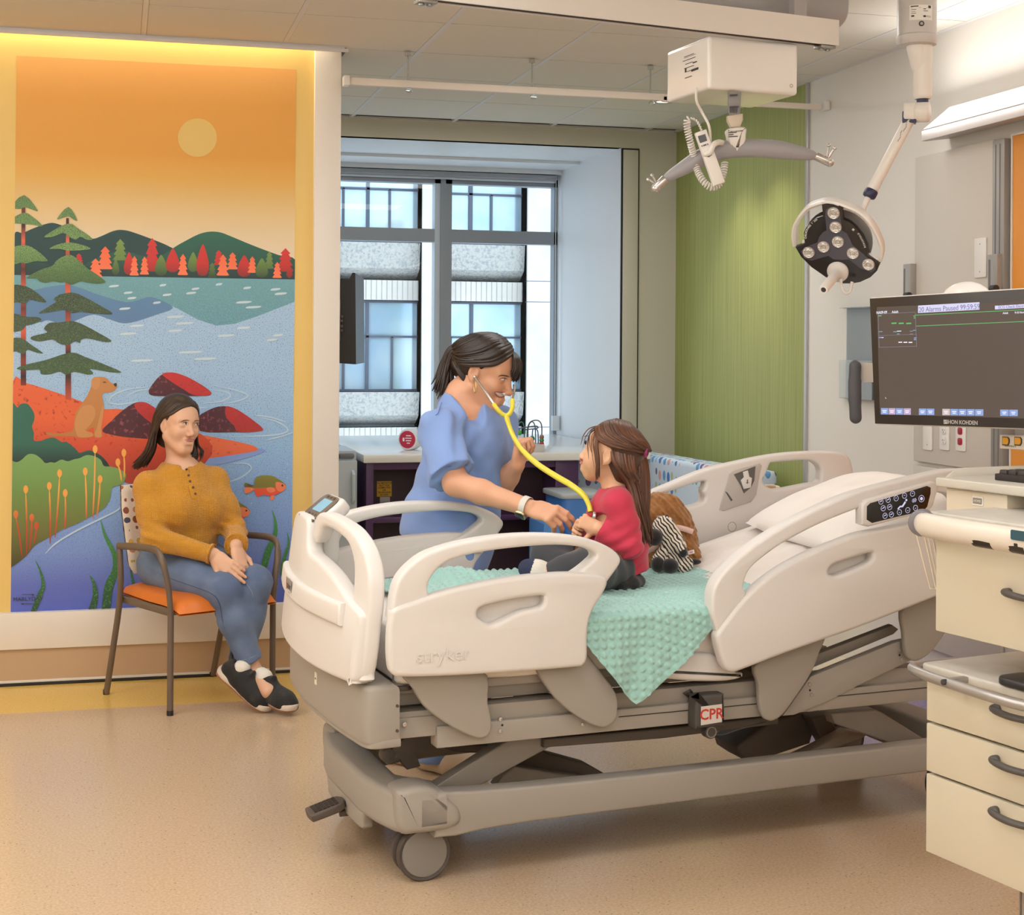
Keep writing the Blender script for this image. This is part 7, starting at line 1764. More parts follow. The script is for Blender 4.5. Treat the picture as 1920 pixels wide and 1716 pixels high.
def hand(sd, w, f, back, size=1., side=1, curls=((20, 25, 15),)*4, spread=.0, thumb=(.62, .62, -.38), tcurl=25, k=.0035, straight=None):
    """w wrist point, f towards the fingers, back = back-of-hand normal, side +1: thumb on +y of (f, back x f, back)"""
    f = V(f).normalized(); z = (V(back)-f*V(back).dot(f)).normalized(); y = z.cross(f)*side; w = V(w)
    L = lambda a, b, c: w+(f*a+y*b+z*c)*size
    fl = (z, .52)
    sd.rc(L(.0, .0, 0), L(.03, .0, 0), .027*size, .031*size, .012*size, flat=fl)
    for b in (.022, .008, -.007, -.021): sd.rc(L(.024, b*.75, 0), L(.085-abs(b-.008)*.25, b, .001), .0145*size, .0115*size, .010*size, flat=(z, .92))
    sd.rc(L(.018, .018, -.008), L(.045, .026, -.008), .015*size, .012*size, .012*size)
    tips = []
    for i, (b, ln) in enumerate(((.0275, .072), (.0092, .080), (-.0095, .074), (-.027, .058))):
        p = L(.086-abs(b-.008)*.25, b, .002); cu = curls[i % len(curls)]; ang = 0; d0 = (f+y*(b*spread*12)).normalized()
        rr = (.0092, .0086, .0078, .0066)
        for j, fr in enumerate((.46, .30, .24)):
            ang += math.radians(cu[j]); d = d0*math.cos(ang)-z*math.sin(ang); q = p+d*(ln*fr*size*1.02); sd.rc(p, q, rr[j]*size, rr[j+1]*size, k*size); p = q
        tips.append(p)
    td = (f*thumb[0]+y*thumb[1]+z*thumb[2]).normalized(); p = L(.022, .024, -.008); q = p+td*.040*size; sd.rc(p, q, .0135*size, .0105*size, .010*size)
    ax = f-td*f.dot(td); ax.normalize(); a = math.radians(tcurl); d = td*math.cos(a)+ax*math.sin(a); q2 = q+d*.03*size; sd.rc(q, q2, .0105*size, .0078*size, k*size); tips.append(q2)
    return tips
M_skin = mat('skin_fair', 'DDAE90', .5, sss=.12, bump=(500, .08, .0004)); M_skin2 = mat('skin_tan', 'D6A080', .48, sss=.12, bump=(500, .08, .0004)); M_skin3 = mat('skin_child', 'E0AE8C', .48, sss=.14, bump=(500, .06, .0004))
M_lipA = mat('lip_rose', 'B8746A', .4); M_eyew = mat('eye_white', 'E3DAD2', .25); M_iris = mat('iris_brown', '33211A', .15); M_brow = mat('brow_brown', '4A3428', .8); M_teeth = mat('teeth', 'F0E8DE', .3)
def hairmat(name, c1, c2):
    m = mat(name, c1, .42, spec=.5); t = m.node_tree; b = t.nodes['Principled BSDF']; ge = nd(t, 'ShaderNodeNewGeometry'); r = nd(t, 'ShaderNodeValToRGB')
    r.color_ramp.elements[0].color = lin(c1); r.color_ramp.elements[1].color = lin(c2); t.links.new(ge.outputs['Random Per Island'], r.inputs['Fac']); t.links.new(r.outputs['Color'], b.inputs['Base Color']); return m
def strands(gg, guides, n, r=.0035, jit=.004, seg=5, taper=True, nseg=5):
    "tapered locks interpolated between neighbouring guide curves"
    Gc = [cr(g_, nseg) for g_ in guides]; m = min(len(c) for c in Gc)
    Gc = [[c[round(i*(len(c)-1)/(m-1))] for i in range(m)] for c in Gc]
    for k in range(n):
        u = (k+.5)/n*(len(Gc)-1); i = min(int(u), len(Gc)-2); f = u-i; j0 = V(rng.normal(0, jit, 3)); j1 = V(rng.normal(0, jit*2.2, 3)); pts = []
        for q in range(m): t_ = q/(m-1); pts.append(Gc[i][q].lerp(Gc[i+1][q], f)+j0*(.35+.65*t_)+j1*t_*t_)
        rad = r*float(rng.uniform(.7, 1.3)); rr = [rad*min(1, .55+2*q/(m-1))*(1-.8*max(0, (q/(m-1)-.55)/.45)**1.5 if taper else 1) for q in range(m)]
        gg.tube(pts, rr, seg)
def fabric(name, col, kind='weave', scale=600, strength=.3, rough=.85, sheen=.2, vary=None):
    m = mat(name, col, rough, sheen=sheen, vary=vary); t = m.node_tree; b = t.nodes['Principled BSDF']; tc = nd(t, 'ShaderNodeTexCoord'); h = None
    if kind == 'waffle':
        sp = nd(t, 'ShaderNodeSeparateXYZ'); t.links.new(tc.outputs['Object'], sp.inputs[0]); outs = []
        for a in 'XZ':
            mu = nd(t, 'ShaderNodeMath', operation='MULTIPLY'); mu.inputs[1].default_value = scale; t.links.new(sp.outputs[a], mu.inputs[0]); si = nd(t, 'ShaderNodeMath', operation='SINE'); t.links.new(mu.outputs[0], si.inputs[0]); outs.append(si)
        ad = nd(t, 'ShaderNodeMath', operation='ADD'); t.links.new(outs[0].outputs[0], ad.inputs[0]); t.links.new(outs[1].outputs[0], ad.inputs[1]); h = ad.outputs[0]
    else: n = nd(t, 'ShaderNodeTexNoise'); n.inputs['Scale'].default_value = scale; t.links.new(tc.outputs['Object'], n.inputs['Vector']); h = n.outputs['Fac']
    bp = nd(t, 'ShaderNodeBump'); bp.inputs['Strength'].default_value = strength; bp.inputs['Distance'].default_value = .002; t.links.new(h, bp.inputs['Height']); t.links.new(bp.outputs['Normal'], b.inputs['Normal']); return m
# ================================================================== seated woman
def CHW(x, y, z): return MCH @ V((x, y, z))
wo = thing('person', 'person with long dark hair in mustard top and jeans sitting on the chair', 'person', CHW(.23, .2, 0))
hc = CHW(.178, .255, 1.098); hc = atD(337.5, 804.5, (hc.x*FW[0]+hc.y*FW[1]))
Mh = hframe(hc, camv(.70, -.04, .71), (.05, 0, 1), .92)
sb = S(); Hd = head(sb, Mh, .92)
nb = CHW(.205, .275, .925); chst = CHW(.215, .285, .80); pel = CHW(.22, .315, .56)
shR, shL = CHW(.062, .285, .866), CHW(.350, .262, .874); elR, elL = onP(292, 1018, CHW(0, .20, 0), CY), onP(446, 1004, CHW(0, .16, 0), CY); wrR, wrL = CHW(.185, -.0, .612), CHW(.288, -.012, .640)
sb.rc(Hd(-.025, 0, -.06), nb, .045, .050, .03); sb.rc(nb, CHW(.205, .285, .89), .056, .075, .03)
sb.rc(shR, shL, .05, .05, .04); sb.chain([CHW(.215, .285, .86), chst, CHW(.22, .30, .70), pel], [.11, .115, .11, .13], .05)
sb.chain([shR, elR, wrR], [.042, .036, .026], .02); sb.chain([shL, elL, wrL], [.042, .036, .026], .02)
hipR, hipL = CHW(.145, .31, .535), CHW(.305, .31, .535); knR, knL = CHW(.205, -.055, .475), CHW(.335, -.075, .49)
anR, anL = onP(484, 1268, CHW(0, -.10, 0), CY), onP(456, 1268, CHW(0, -.01, 0), CY)
for h_, k_, a_ in ((hipR, knR, anR), (hipL, knL, anL)): sb.chain([h_, k_], [.075, .05], .03); sb.chain([k_, k_.lerp(a_, .35), a_], [.046, .05, .033], .02)
ffB = onZ(540, 1338, .035); sb.rc(anR, anR.lerp(ffB, .5), .033, .03, .02); ffA = onZ(490, 1335, .035); sb.rc(anL, anL.lerp(ffA, .4), .033, .03, .02)
fR = CHW(.262, -.150, .505)-wrR; fL = CHW(.266, -.105, .505)-wrL
hand(sb, wrR+fR.normalized()*.01, fR, camv(-.45, .55, .70), 1.0, -1, ((8, 10, 6), (9, 10, 6), (11, 12, 8), (14, 16, 10)), thumb=(.8, .45, .2), tcurl=20)
hand(sb, wrL+fL.normalized()*.01, fL, camv(.70, .30, .65), 1.0, 1, ((14, 18, 10), (12, 14, 8), (10, 10, 8), (9, 10, 8)), thumb=(.72, .5, .25), tcurl=25)
hb = [np.array(hc)-.16, np.array(hc)+.16]; hm = np.array((wrR+wrL)/2+fR*.5)
body = organic(sb, 'body', [M_skin], wo, .006, [(hb[0], hb[1], .0026), (hm-.12, hm+.12, .0024)])
dW = hc.x*FW[0]+hc.y*FW[1]-.22
# face details
def face_eye(parent, sd, white, iris, r_i, lid, d0, pupil=True):
    g = G(); skinpatch(g, sd, white, d0, .0006, 0, .0006); c, n_ = cast(sd, iris[0], iris[1], d0); x_, y_, _ = frame_of(n_)
    for rr, of, m in ((r_i, .0016, 1), (r_i*.45, .0019, 2)): g.add([c+n_*of]+[c+n_*(of-.0003)+(x_*math.cos(2*PI*k/14)+y_*math.sin(2*PI*k/14))*rr for k in range(14)], [(0, 1+k, 1+(k+1) % 14) for k in range(14)], m)
    skinline(g, sd, lid, d0, .0011, 2, .0012); return g.make('eye', [M_eyew, M_iris, M_blk], parent, smooth=60)
face_eye(wo, sb, [(345.5, 803), (348, 801), (351.5, 800.7), (354.5, 802.7), (352, 804.2), (348, 804.3)], (350.6, 802.4), .0052, [(344, 803), (347.5, 800.2), (351.5, 799.6), (355, 802.5)], dW)
face_eye(wo, sb, [(367.5, 803.8), (370, 802.1), (373, 801.9), (375.3, 803.4), (373, 805), (369.5, 805.1)], (371.6, 803.6), .0050, [(366.5, 804), (370, 801.2), (373, 801), (376, 803)], dW)
g = G(); skinline(g, sb, [(340.5, 800), (346, 796.8), (352, 795.8), (357.5, 797)], dW, .0016, 0, .0006); skinline(g, sb, [(366.5, 797.4), (371, 796.2), (376, 797)], dW, .0015, 0, .0006); g.make('eyebrow', M_brow, wo)
g = G(); skinpatch(g, sb, [(347.5, 832.6), (353, 831.2), (358, 830.4), (361, 830.9), (364, 830.6), (367, 832.2), (361, 833)], dW, .0005, 0, .0005); skinpatch(g, sb, [(348, 833), (355, 833.4), (361, 833.6), (367, 832.8), (364, 835.6), (358, 836.4), (352, 835)], dW, .0005, 0, .0008); g.make('lips', M_lipA, wo)
# top
sw = S()
sw.rc(shR, shL, .050, .050, .05, flat=(-CY, .95)); sw.rc(nb+V((0, 0, -.035)), shR, .05, .048, .04); sw.rc(nb+V((0, 0, -.035)), shL, .05, .048, .04); sw.chain([CHW(.212, .285, .865), CHW(.215, .275, .80), CHW(.228, .285, .68), CHW(.226, .31, .55)], [.108, .124, .130, .142], .06, flat=(-CY, .9))
for s_ in (-1, 1): sw.el(CHW(.215+s_*.07, .195, .775), (.075, .065, .07), np.array(MCH.to_3x3()), .06)
sw.rc(nb+V((0, 0, -.02)), nb+V((0, 0, -.05)), .075, .10, .05)
sw.chain([shR, shR.lerp(elR, .5), elR], [.054, .053, .046], .04); sw.chain([elR, wrR], [.046, .037], .02); sw.chain([shL, shL.lerp(elL, .5), elL], [.054, .051, .045], .04); sw.chain([elL, wrL], [.046, .041], .02)
sw.rc(elL.lerp(wrL, .8), wrL, .047, .047, .006)
sw.cut(wrR, wrR-elR, .075); sw.cut(wrL+V((0, 0, -.004)), wrL-elL, .075)
sw.cut(CHW(.22, .3, .475), (0, 0, -1), .30)
sw.rc(nb+V((0, 0, .015)), nb+V((0, 0, .10)), .068, .085, .008, 's'); 
vb, _ = cast(sw, 349, 890, dW); sw.rc(nb+V((0, 0, .0)), vb+V((0, 0, .012)), .03, .010, .006, 's')
def wfold(X, Y, Z):
    a = -.0022*np.sin(70*Z+30*X+3*np.sin(18*Y+9*X))*np.exp(-((Z-.60)/.10)**2)-.0016*np.sin(46*X+38*Z+20*Y)
    for e_ in (elR, elL):
        d2 = (X-e_.x)**2+(Y-e_.y)**2+(Z-e_.z)**2; a = a-.0042*np.sin(150*(Z+.35*X))*np.exp(-d2/.006)
    return a
M_must = fabric('mustard_waffle', 'D0922A', 'waffle', 1150, .55)
top = organic(sw, 'henley_top', M_must, wo, .0048, disp=wfold)
g = G(); skinpatch(g, sw, [(349, 889), (357, 886), (372, 930), (375, 938), (369, 943), (363, 941), (358, 925)], dW, .0012, 0, 0, 3); g.make('placket', fabric('mustard_rib', 'C68A26', 'weave', 500, .3), top)
for x, y in ((353, 889), (356.5, 899.5), (359.5, 911), (365, 922), (369.5, 934)):
    p, n_ = cast(sw, x, y, dW); g = G(); g.lathe([(0, .004), (.0035, .0042), (.0052, .0034), (.0052, .0)], p+n_*.0008, n_, 14); g.make('button', mat('button_brown', '5A4230', .35), top)
g = G(); kk = [(p, r) for p, r in ((elR.lerp(wrR, .9), .0425), (elR.lerp(wrR, .985), .0405))]
for e_, w_, r_ in ((elR, wrR, .0415), (elL, wrL, .0475)): d_ = (w_-e_).normalized(); g = G(); g.tube([w_-d_*.012, w_-d_*.002], [r_, r_], 24, caps=False); g.tube([w_-d_*.001+frame_of(d_)[0]*0, w_-d_*.0005], [r_, r_*.9], 24, caps=False); g.make('cuff', M_must, top)
# jeans
je = S()
je.rc(CHW(.17, .32, .555), CHW(.28, .32, .555), .112, .112, .04)
je.chain([hipR, hipR.lerp(knR, .5), knR], [.102, .088, .067], .04); je.chain([hipL, hipL.lerp(knL, .5), knL], [.102, .088, .067], .04)
for k_, a_ in ((knR, anR), (knL, anL)):
    je.chain([k_, k_.lerp(a_, .35), k_.lerp(a_, .80)], [.066, .062, .050], .03)
    q = k_.lerp(a_, .86); je.rc(k_.lerp(a_, .8), q, .050, .049, .01); je.cut(q, (a_-k_), .08)
def jfold(X, Y, Z):
    a = -.0016*np.sin(60*X+45*Y+50*Z)
    for e_ in (knR, knL):
        d2 = (X-e_.x)**2+(Y-e_.y-.05)**2+(Z-e_.z+.05)**2; a = a-.0035*np.sin(140*(Z-.5*X))*np.exp(-d2/.005)
    for h_ in (hipR, hipL): d2 = (X-h_.x)**2+(Y-h_.y)**2+(Z-h_.z)**2; a = a-.003*np.sin(110*(X+Z))*np.exp(-d2/.012)
    return a
M_denim = fabric('denim', '5A6C8C', 'weave', 700, .25, .85, .1, vary=(7, '7386A6', .40, .66))
jn = organic(je, 'jeans', M_denim, wo, .0052, disp=jfold)
M_st = mat('denim_stitch', '9AA6BC', .8)
g = G(); skinline(g, je, [(300, 1082), (330, 1095), (370, 1108), (405, 1122), (418, 1140), (424, 1170), (432, 1200), (444, 1240), (449, 1253)], dW-.1, .0012, 0, .0004); g.make('side_seam', mat('denim_seam', '435372', .85), jn)
g = G(); skinline(g, je, [(448, 1247), (460, 1245.5), (478, 1240), (492, 1233)], dW-.2, .0012, 0, .0004); g.make('hem_stitch', M_st, jn)
g = G(); skinline(g, je, [(466, 1098), (472, 1106), (479, 1118), (480, 1126)], dW-.2, .001, 0, .0004); g.make('inseam_stitch', M_st, jn)
# shoes with low socks
def shoe(heel, toe, up, sz, nm):
    x = (V(toe)-V(heel)).normalized(); z = (V(up)-x*V(up).dot(x)).normalized(); y = z.cross(x); O = V(heel)
    L = lambda a, b, c: O+(x*a+y*b+z*c)*sz
    t_ = S(); fl = None
    t_.chain([L(.0, 0, .042), L(.06, 0, .040), L(.12, .0, .034), L(.175, .002, .028), L(.205, .002, .024)], [.034*sz, .036*sz, .041*sz, .043*sz, .034*sz], .03*sz, flat=(y, 1.0))
    t_.chain([L(.015, 0, .06), L(.085, 0, .062)], [.034*sz, .030*sz], .02*sz); t_.rc(L(.03, 0, .08), L(.08, 0, .075), .031*sz, .027*sz, .02*sz)
    t_.cut(L(.1, 0, .012), -z, .2); t_.rc(L(.035, 0, .085), L(.05, 0, .14), .029*sz, .034*sz, .008*sz, 's')
    t_.rc(L(-.018, 0, .085), L(-.026, 0, .107), .009*sz, .007*sz, .008*sz); t_.rc(L(.085, 0, .083), L(.098, 0, .098), .020*sz, .016*sz, .012*sz, flat=(x, .5))
    o_ = organic(t_, nm, fabric('shoe_knit', '1D1C1D', 'weave', 450, .4, .75, .1, vary=(18, '35332F', .50, .66)), wo, .0036)
    out = crs([(-.042, 0), (-.034, .026), (0, .036), (.06, .037), (.12, .044), (.18, .047), (.222, .034), (.242, .0), (.228, -.03), (.19, -.042), (.12, -.040), (.06, -.034), (0, -.035), (-.034, -.026)], 4)
    g = G(); g.prism([(a*sz, b*sz) for a, b in out], O+z*.006*sz, x, y, .026*sz, bev=.006*sz, seg=2)
    g.v = [tuple(V(p)+z*(max(0, ((V(p)-O).dot(x)/sz-.15)/.09)**2*.010*sz+max(0, (.0-(V(p)-O).dot(x)/sz)/.04)*.006*sz)) for p in g.v]; g.make('sole', mat('sole_cream', 'DDCFC0', .6), o_)
    g = G(); g.prism([(a*sz*.985+.001, b*sz*.97) for a, b in out], O, x, y, .010*sz, bev=.003*sz, seg=1)
    g.v = [tuple(V(p)+z*(max(0, ((V(p)-O).dot(x)/sz-.15)/.09)**2*.012*sz)) for p in g.v]; g.make('outsole', mat('sole_gum', '9C6444', .6), o_)
    return L
tB = onZ(553, 1347, .0)+V((0, 0, .012)); hB = tB-(camv(.80, 0, .60)*.205)+V((0, 0, .045))
LB = shoe(onP(478, 1318, hB, camv(0, 0, 1)) if 0 else hB, tB, camv(.18, .95, .15), .98, 'shoe')
tA = onZ(497, 1341, 0)+V((0, 0, .014)); hA = tA-(camv(.80, -.55, .33).normalized()*.195)
LA = shoe(hA, tA, camv(.60, .72, .30), .98, 'shoe')
for L_, a_ in ((LA, anL), (LB, anR)):
    so = S(); q = L_(.045, 0, .085); so.rc(q, q.lerp(a_, .45), .034, .035, .01); so.cut(q.lerp(a_, .42), a_-q, .08); organic(so, 'sock', fabric('sock_white', 'E6DFD4', 'weave', 500, .3), wo, .0036)
# hair
M_hairA = hairmat('hair_dark_brown', '2A1C16', '46332A')
hs = S(); R3 = np.array((Mh.to_3x3()*(1/.92)))
hs.el(Hd(-.020, 0, .040), (.103, .083, .092), R3, .01); hs.rc(Hd(-.075, 0, .02), Hd(-.085, 0, -.06), .055, .05, .03)
hs.rc(Hd(.02, 0, .045), Hd(.14, 0, -.02), .085, .09, .02, 's') if 0 else None
hs.el(Hd(-.004, -.094, -.004), (.034, .030, .040), R3, .008, 's'); hs.cut(Hd(.044, 0, .050), (Mh.to_3x3() @ V((.80, 0, -.60))), .17)
organic(hs, 'hair_cap', M_hairA, wo, .004)
g = G()
def HG(*pts): return [V(Hd(*p)) for p in pts]
part = (.055, .012, .112)
right = [HG((.072, .005, .088), (.068, -.036, .078), (.045, -.066, .052), (.000, -.084, .034), (-.045, -.088, -.010), (-.060, -.092, -.10), (-.09, -.11, -.17)),
         HG((.050, .008, .112), (.040, -.050, .100), (.012, -.082, .055), (-.035, -.089, .010), (-.06, -.096, -.075), (-.075, -.105, -.135), (-.115, -.13, -.19)),
         HG((.020, .010, .128), (.010, -.055, .108), (-.020, -.088, .050), (-.05, -.093, -.020), (-.08, -.092, -.085), (-.105, -.10, -.145), (-.14, -.13, -.205)),
         HG((-.030, .010, .128), (-.045, -.050, .105), (-.075, -.075, .045), (-.10, -.072, -.03), (-.115, -.07, -.09), (-.135, -.08, -.15), (-.165, -.10, -.205)),
         HG((-.07, .010, .110), (-.095, -.030, .08), (-.118, -.04, .02), (-.128, -.035, -.05), (-.135, -.03, -.11), (-.15, -.04, -.16), (-.175, -.05, -.20))]
left = [HG((.068, .012, .092), (.058, .050, .080), (.030, .076, .04), (.000, .084, -.0), (-.005, .086, -.08), (.008, .085, -.115), (.020, .06, -.14)),
        HG((.045, .012, .112), (.030, .058, .096), (-.0, .085, .04), (-.02, .09, -.03), (-.02, .095, -.09), (-.01, .10, -.13), (.0, .09, -.16)),
        HG((-.0, .012, .128), (-.015, .058, .104), (-.05, .083, .04), (-.06, .088, -.03), (-.06, .09, -.09), (-.05, .10, -.13), (-.04, .10, -.17)),
        HG((-.05, .010, .122), (-.075, .045, .09), (-.105, .055, .03), (-.115, .05, -.04), (-.115, .05, -.1), (-.11, .05, -.15), (-.11, .05, -.19))]
strands(g, right, 270, .0058, .0022); strands(g, left, 170, .0055, .0025)
strands(g, [HG((.02, .088, -.04), (.012, .10, -.09), (.02, .115, -.12), (.03, .095, -.14)), HG((.0, .09, -.05), (-.01, .11, -.09), (.0, .13, -.12), (.02, .11, -.145))], 18, .003, .003)
g.make('hair', M_hairA, wo, smooth=80, weld=False)
# ================================================================== standing nurse
def BW_(s_, w_, z_): return b2w((s_, w_, z_))
nu = thing('person', 'person in blue scrubs with dark ponytail leaning towards the child on the bed', 'person', BW_(1.68, 4.86, 0))
dN = 5.08
hcN = atD(910, 700, dN); scN = 1.0
MhN = hframe(hcN, camv(.86, -.33, .37), camv(.30, 1, .06), scN)
sn = S(); HN = head(sn, MhN, scN)
nbN = atD(868, 745, dN+.01); shRN, shLN = atD(828, 806, dN-.17), atD(936, 797, dN+.12)
elRN, wrRN = atD(858, 908, dN-.29), atD(1000, 953, dN-.42); elLN, wrLN = atD(945, 908, dN-.02), atD(972, 872, dN-.10)
cN, waN, hpN = atD(872, 836, dN-.01), atD(864, 915, dN), atD(850, 990, dN+.01)
sn.rc(HN(-.03, 0, -.05), nbN, .048, .052, .03); sn.rc(nbN, cN, .056, .09, .04); sn.rc(shRN, shLN, .05, .05, .04); sn.chain([cN, waN, hpN], [.11, .10, .12], .05)
sn.chain([shRN, elRN], [.046, .040], .02); sn.chain([elRN, elRN.lerp(wrRN, .35), wrRN], [.040, .038, .0265], .02); sn.chain([shLN, elLN], [.045, .039], .02); sn.chain([elLN, elLN.lerp(wrLN, .4), wrLN], [.039, .036, .027], .02)
hand(sn, wrRN, atD(1070, 972, dN-.50)-wrRN, camv(.12, .55, .80), 1.02, 1, ((28, 28, 14), (38, 36, 18), (48, 42, 20), (54, 46, 22)), thumb=(.88, .12, -.42), tcurl=8)
hand(sn, wrLN, atD(977, 826, dN-.10)-wrLN, camv(-.85, .1, -.35), .95, 1, ((70, 75, 40), (75, 78, 40), (80, 80, 40), (84, 80, 40)), thumb=(.75, .3, -.5), tcurl=50)
for dx_, foot in ((0, (836, 1452)), (1, None)): pass
ftR = BW_(1.66, 4.80, .05); ftL = BW_(1.56, 4.98, .05); hipRN, hipLN = hpN+camv(.02, -.06, .06), hpN+camv(-.02, -.06, -.12); knRN, knLN = BW_(1.70, 4.80, .46), BW_(1.64, 4.95, .46)
sn.chain([hipRN, knRN, ftR], [.08, .055, .036], .02); sn.chain([hipLN, knLN, ftL], [.08, .055, .036], .02)
b1 = np.array(hcN); b2_ = np.array(wrRN.lerp(atD(1070, 972, dN-.50), .6)); b3 = np.array(wrLN.lerp(atD(977, 826, dN-.10), .6))
organic(sn, 'body', [M_skin2], nu, .007, [(b1-.165, b1+.165, .0027), (b2_-.13, b2_+.13, .0025), (b3-.095, b3+.095, .0025)])
dH = dN-.25
# face
face_eye(nu, sn, [(939, 711.6), (943, 710), (948, 710.4), (951, 712.4), (946, 713.2), (942, 713)], (946.6, 711.5), .0040, [(936.5, 712.5), (940, 710.2), (945, 709.3), (950, 710.6), (952, 712.6)], dH)
g = G(); skinline(g, sn, [(935, 706), (941, 704), (949, 704.6), (956, 707)], dH, .0018, 0, .0006); g.make('eyebrow', M_brow, nu)
g = G(); skinpatch(g, sn, [(929.5, 735.5), (935, 736.5), (942, 737.5), (948, 737), (947.5, 741), (941, 743.5), (934, 741)], dH, .0008, 0, .0008); g.make('teeth', M_teeth, nu)
g = G(); skinline(g, sn, [(928, 735), (934, 735.2), (941, 735.8), (949, 735.4)], dH, .0022, 0, .0008); skinline(g, sn, [(929, 736), (933, 742), (940, 746), (947.5, 743.5)], dH, .0028, 0, .0008); g.make('lips', mat('lip_coral', 'B0604E', .4), nu)
# scrub top
M_scr = fabric('scrub_blue', '7D9AD2', 'weave', 500, .2, .8, .15)
ss_ = S(); fT = camv(.72, 0, .69)
ss_.rc(shRN, shLN, .062, .058, .05); ss_.rc(nbN-V((0, 0, .05)), cN, .085, .118, .06)
ss_.chain([cN+fT*.015, waN, atD(846, 985, dN), atD(842, 1025, dN)], [.136, .136, .146, .152], .06)
ss_.rc(shRN, shLN, .055, .05, .04)
sRe = shRN.lerp(elRN, .86); ss_.chain([shRN, sRe], [.058, .080], .03); ss_.cut(sRe+V((0, 0, .005)), elRN-shRN+camv(.1, 0, 0)*.3, .14)
sLe = shLN.lerp(elLN, .55); ss_.chain([shLN, sLe], [.066, .068], .03); 
ss_.cut(atD(822, 1003, dN), (0, 0, -1), .34)
vN = atD(910, 808, dN-.18)
ss_.rc(HN(-.03, 0, -.05), nbN+V((0, 0, .0)), .060, .060, .008, 's'); ss_.rc(nbN+V((0, 0, .05)), vN, .070, .014, .010, 's'); ss_.rc(nbN+V((0, 0, .06)), atD(900, 765, dN-.16), .062, .042, .010, 's')
def sfold(X, Y, Z):
    a = -.005*np.sin(26*(X*.9+Y*.3)+16*Z+2*np.sin(9*Z))-.0036*np.sin(58*Z+34*X+3*np.sin(11*X))*np.exp(-((Z-.95)/.20)**2)
    for q, am in ((shRN, .006), (sRe, .006), (waN, .007)): d2 = (X-q.x)**2+(Y-q.y)**2+(Z-q.z)**2; a = a-am*np.sin(80*(X-.8*Z)+40*Y)*np.exp(-d2/.012)
    return a
tp = organic(ss_, 'scrub_top', M_scr, nu, .0052, disp=sfold)
M_seam = mat('scrub_seam', '5F7BB8', .85)
for pts in ([(830, 756), (826, 766), (822, 778), (810, 786), (804, 800)], [(838, 878), (855, 874), (880, 873)], [(925, 832), (945, 829)], [(910, 789), (909, 800), (912, 812)]):
    g = G(); skinline(g, ss_, pts, dN-.42, .0016, 0, .0002); g.make('seam', M_seam, tp)
tr_ = S()
tr_.rc(hipRN, hipLN, .125, .125, .05); tr_.chain([hipRN, hipRN.lerp(knRN, .5), knRN, ftR+V((0, 0, .02))], [.118, .098, .080, .075], .04); tr_.chain([hipLN, hipLN.lerp(knLN, .5), knLN, ftL+V((0, 0, .02))], [.118, .098, .080, .075], .04)
tr_.cut(ftR+V((0, 0, -.015)), (0, 0, -1), .3)
tr_.cut(atD(842, 985, dN), (0, 0, 1), .34)
organic(tr_, 'scrub_trousers', M_scr, nu, .007, disp=lambda X, Y, Z: -.004*np.sin(40*X+9*Z)-.003*np.sin(30*Y+22*Z))
for f_, dv in ((ftR, camv(.85, 0, .5)), (ftL, camv(.85, 0, .5))):
    so = S(); d_ = dv.normalized(); p = V((f_.x, f_.y, .0)); so.chain([p-d_*.05+V((0, 0, .04)), p+d_*.05+V((0, 0, .045)), p+d_*.16+V((0, 0, .034))], [.04, .046, .040], .03); so.cut(p+V((0, 0, .004)), (0, 0, -1), .3)
    organic(so, 'shoe', fabric('shoe_beige', 'CDB496', 'weave', 300, .4), nu, .005)
# hair: swept fringe, cap and ponytail
M_hairB = hairmat('hair_espresso', '1E1512', '35261F')
hn = S(); RN = np.array(MhN.to_3x3()*(1/scN)); hn.el(HN(-.018, 0, .042), (.104, .085, .094), RN, .01)
hn.el(HN(-.085, 0, .01), (.045, .06, .06), RN, .03); hn.el(HN(.0, -.092, -.012), (.030, .028, .034), RN, .008, 's'); hn.cut(HN(.040, 0, .046), (MhN.to_3x3() @ V((.78, 0, -.62))), .17)
organic(hn, 'hair_cap', M_hairB, nu, .0042)
def HGN(*pts): return [V(HN(*p)) for p in pts]
g = G()
top_ = [HGN((.062, .03, .098), (.070, -.03, .078), (.050, -.070, .045), (.005, -.085, .026), (-.05, -.085, .010), (-.098, -.05, .012)),
        HGN((.045, .03, .118), (.048, -.045, .098), (.020, -.080, .060), (-.03, -.086, .036), (-.075, -.075, .020), (-.112, -.04, .020)),
        HGN((.015, .03, .132), (.010, -.045, .115), (-.02, -.080, .075), (-.06, -.082, .045), (-.095, -.06, .03), (-.118, -.03, .028)),
        HGN((-.02, .03, .136), (-.035, -.04, .120), (-.065, -.070, .085), (-.095, -.066, .055), (-.115, -.045, .04), (-.122, -.02, .034)),
        HGN((-.05, .03, .130), (-.07, -.03, .112), (-.098, -.05, .085), (-.118, -.045, .06), (-.125, -.03, .045), (-.125, -.01, .04)),
        HGN((-.03, -.06, -.05), (-.06, -.065, -.03), (-.085, -.06, -.01), (-.105, -.045, .01), (-.118, -.03, .022), (-.122, -.02, .028))]
strands(g, top_, 260, .0058, .0022)
lft_ = [HGN((.062, .03, .098), (.06, .06, .075), (.03, .082, .045), (-.02, .088, .03), (-.07, .07, .02), (-.115, .02, .03)), HGN((.0, .03, .134), (-.02, .06, .112), (-.06, .07, .08), (-.095, .06, .05), (-.115, .03, .04), (-.122, .01, .035))]
strands(g, lft_, 60, .0055, .0025)
strands(g, [HGN((.064, .02, .098), (.090, -.02, .082), (.103, -.022, .055), (.102, -.024, .034)), HGN((.064, .04, .096), (.094, .01, .080), (.107, .008, .050), (.109, .006, .016)), HGN((.064, .05, .094), (.092, .045, .070), (.088, .066, .035), (.070, .078, .0))], 60, .0042, .0025)
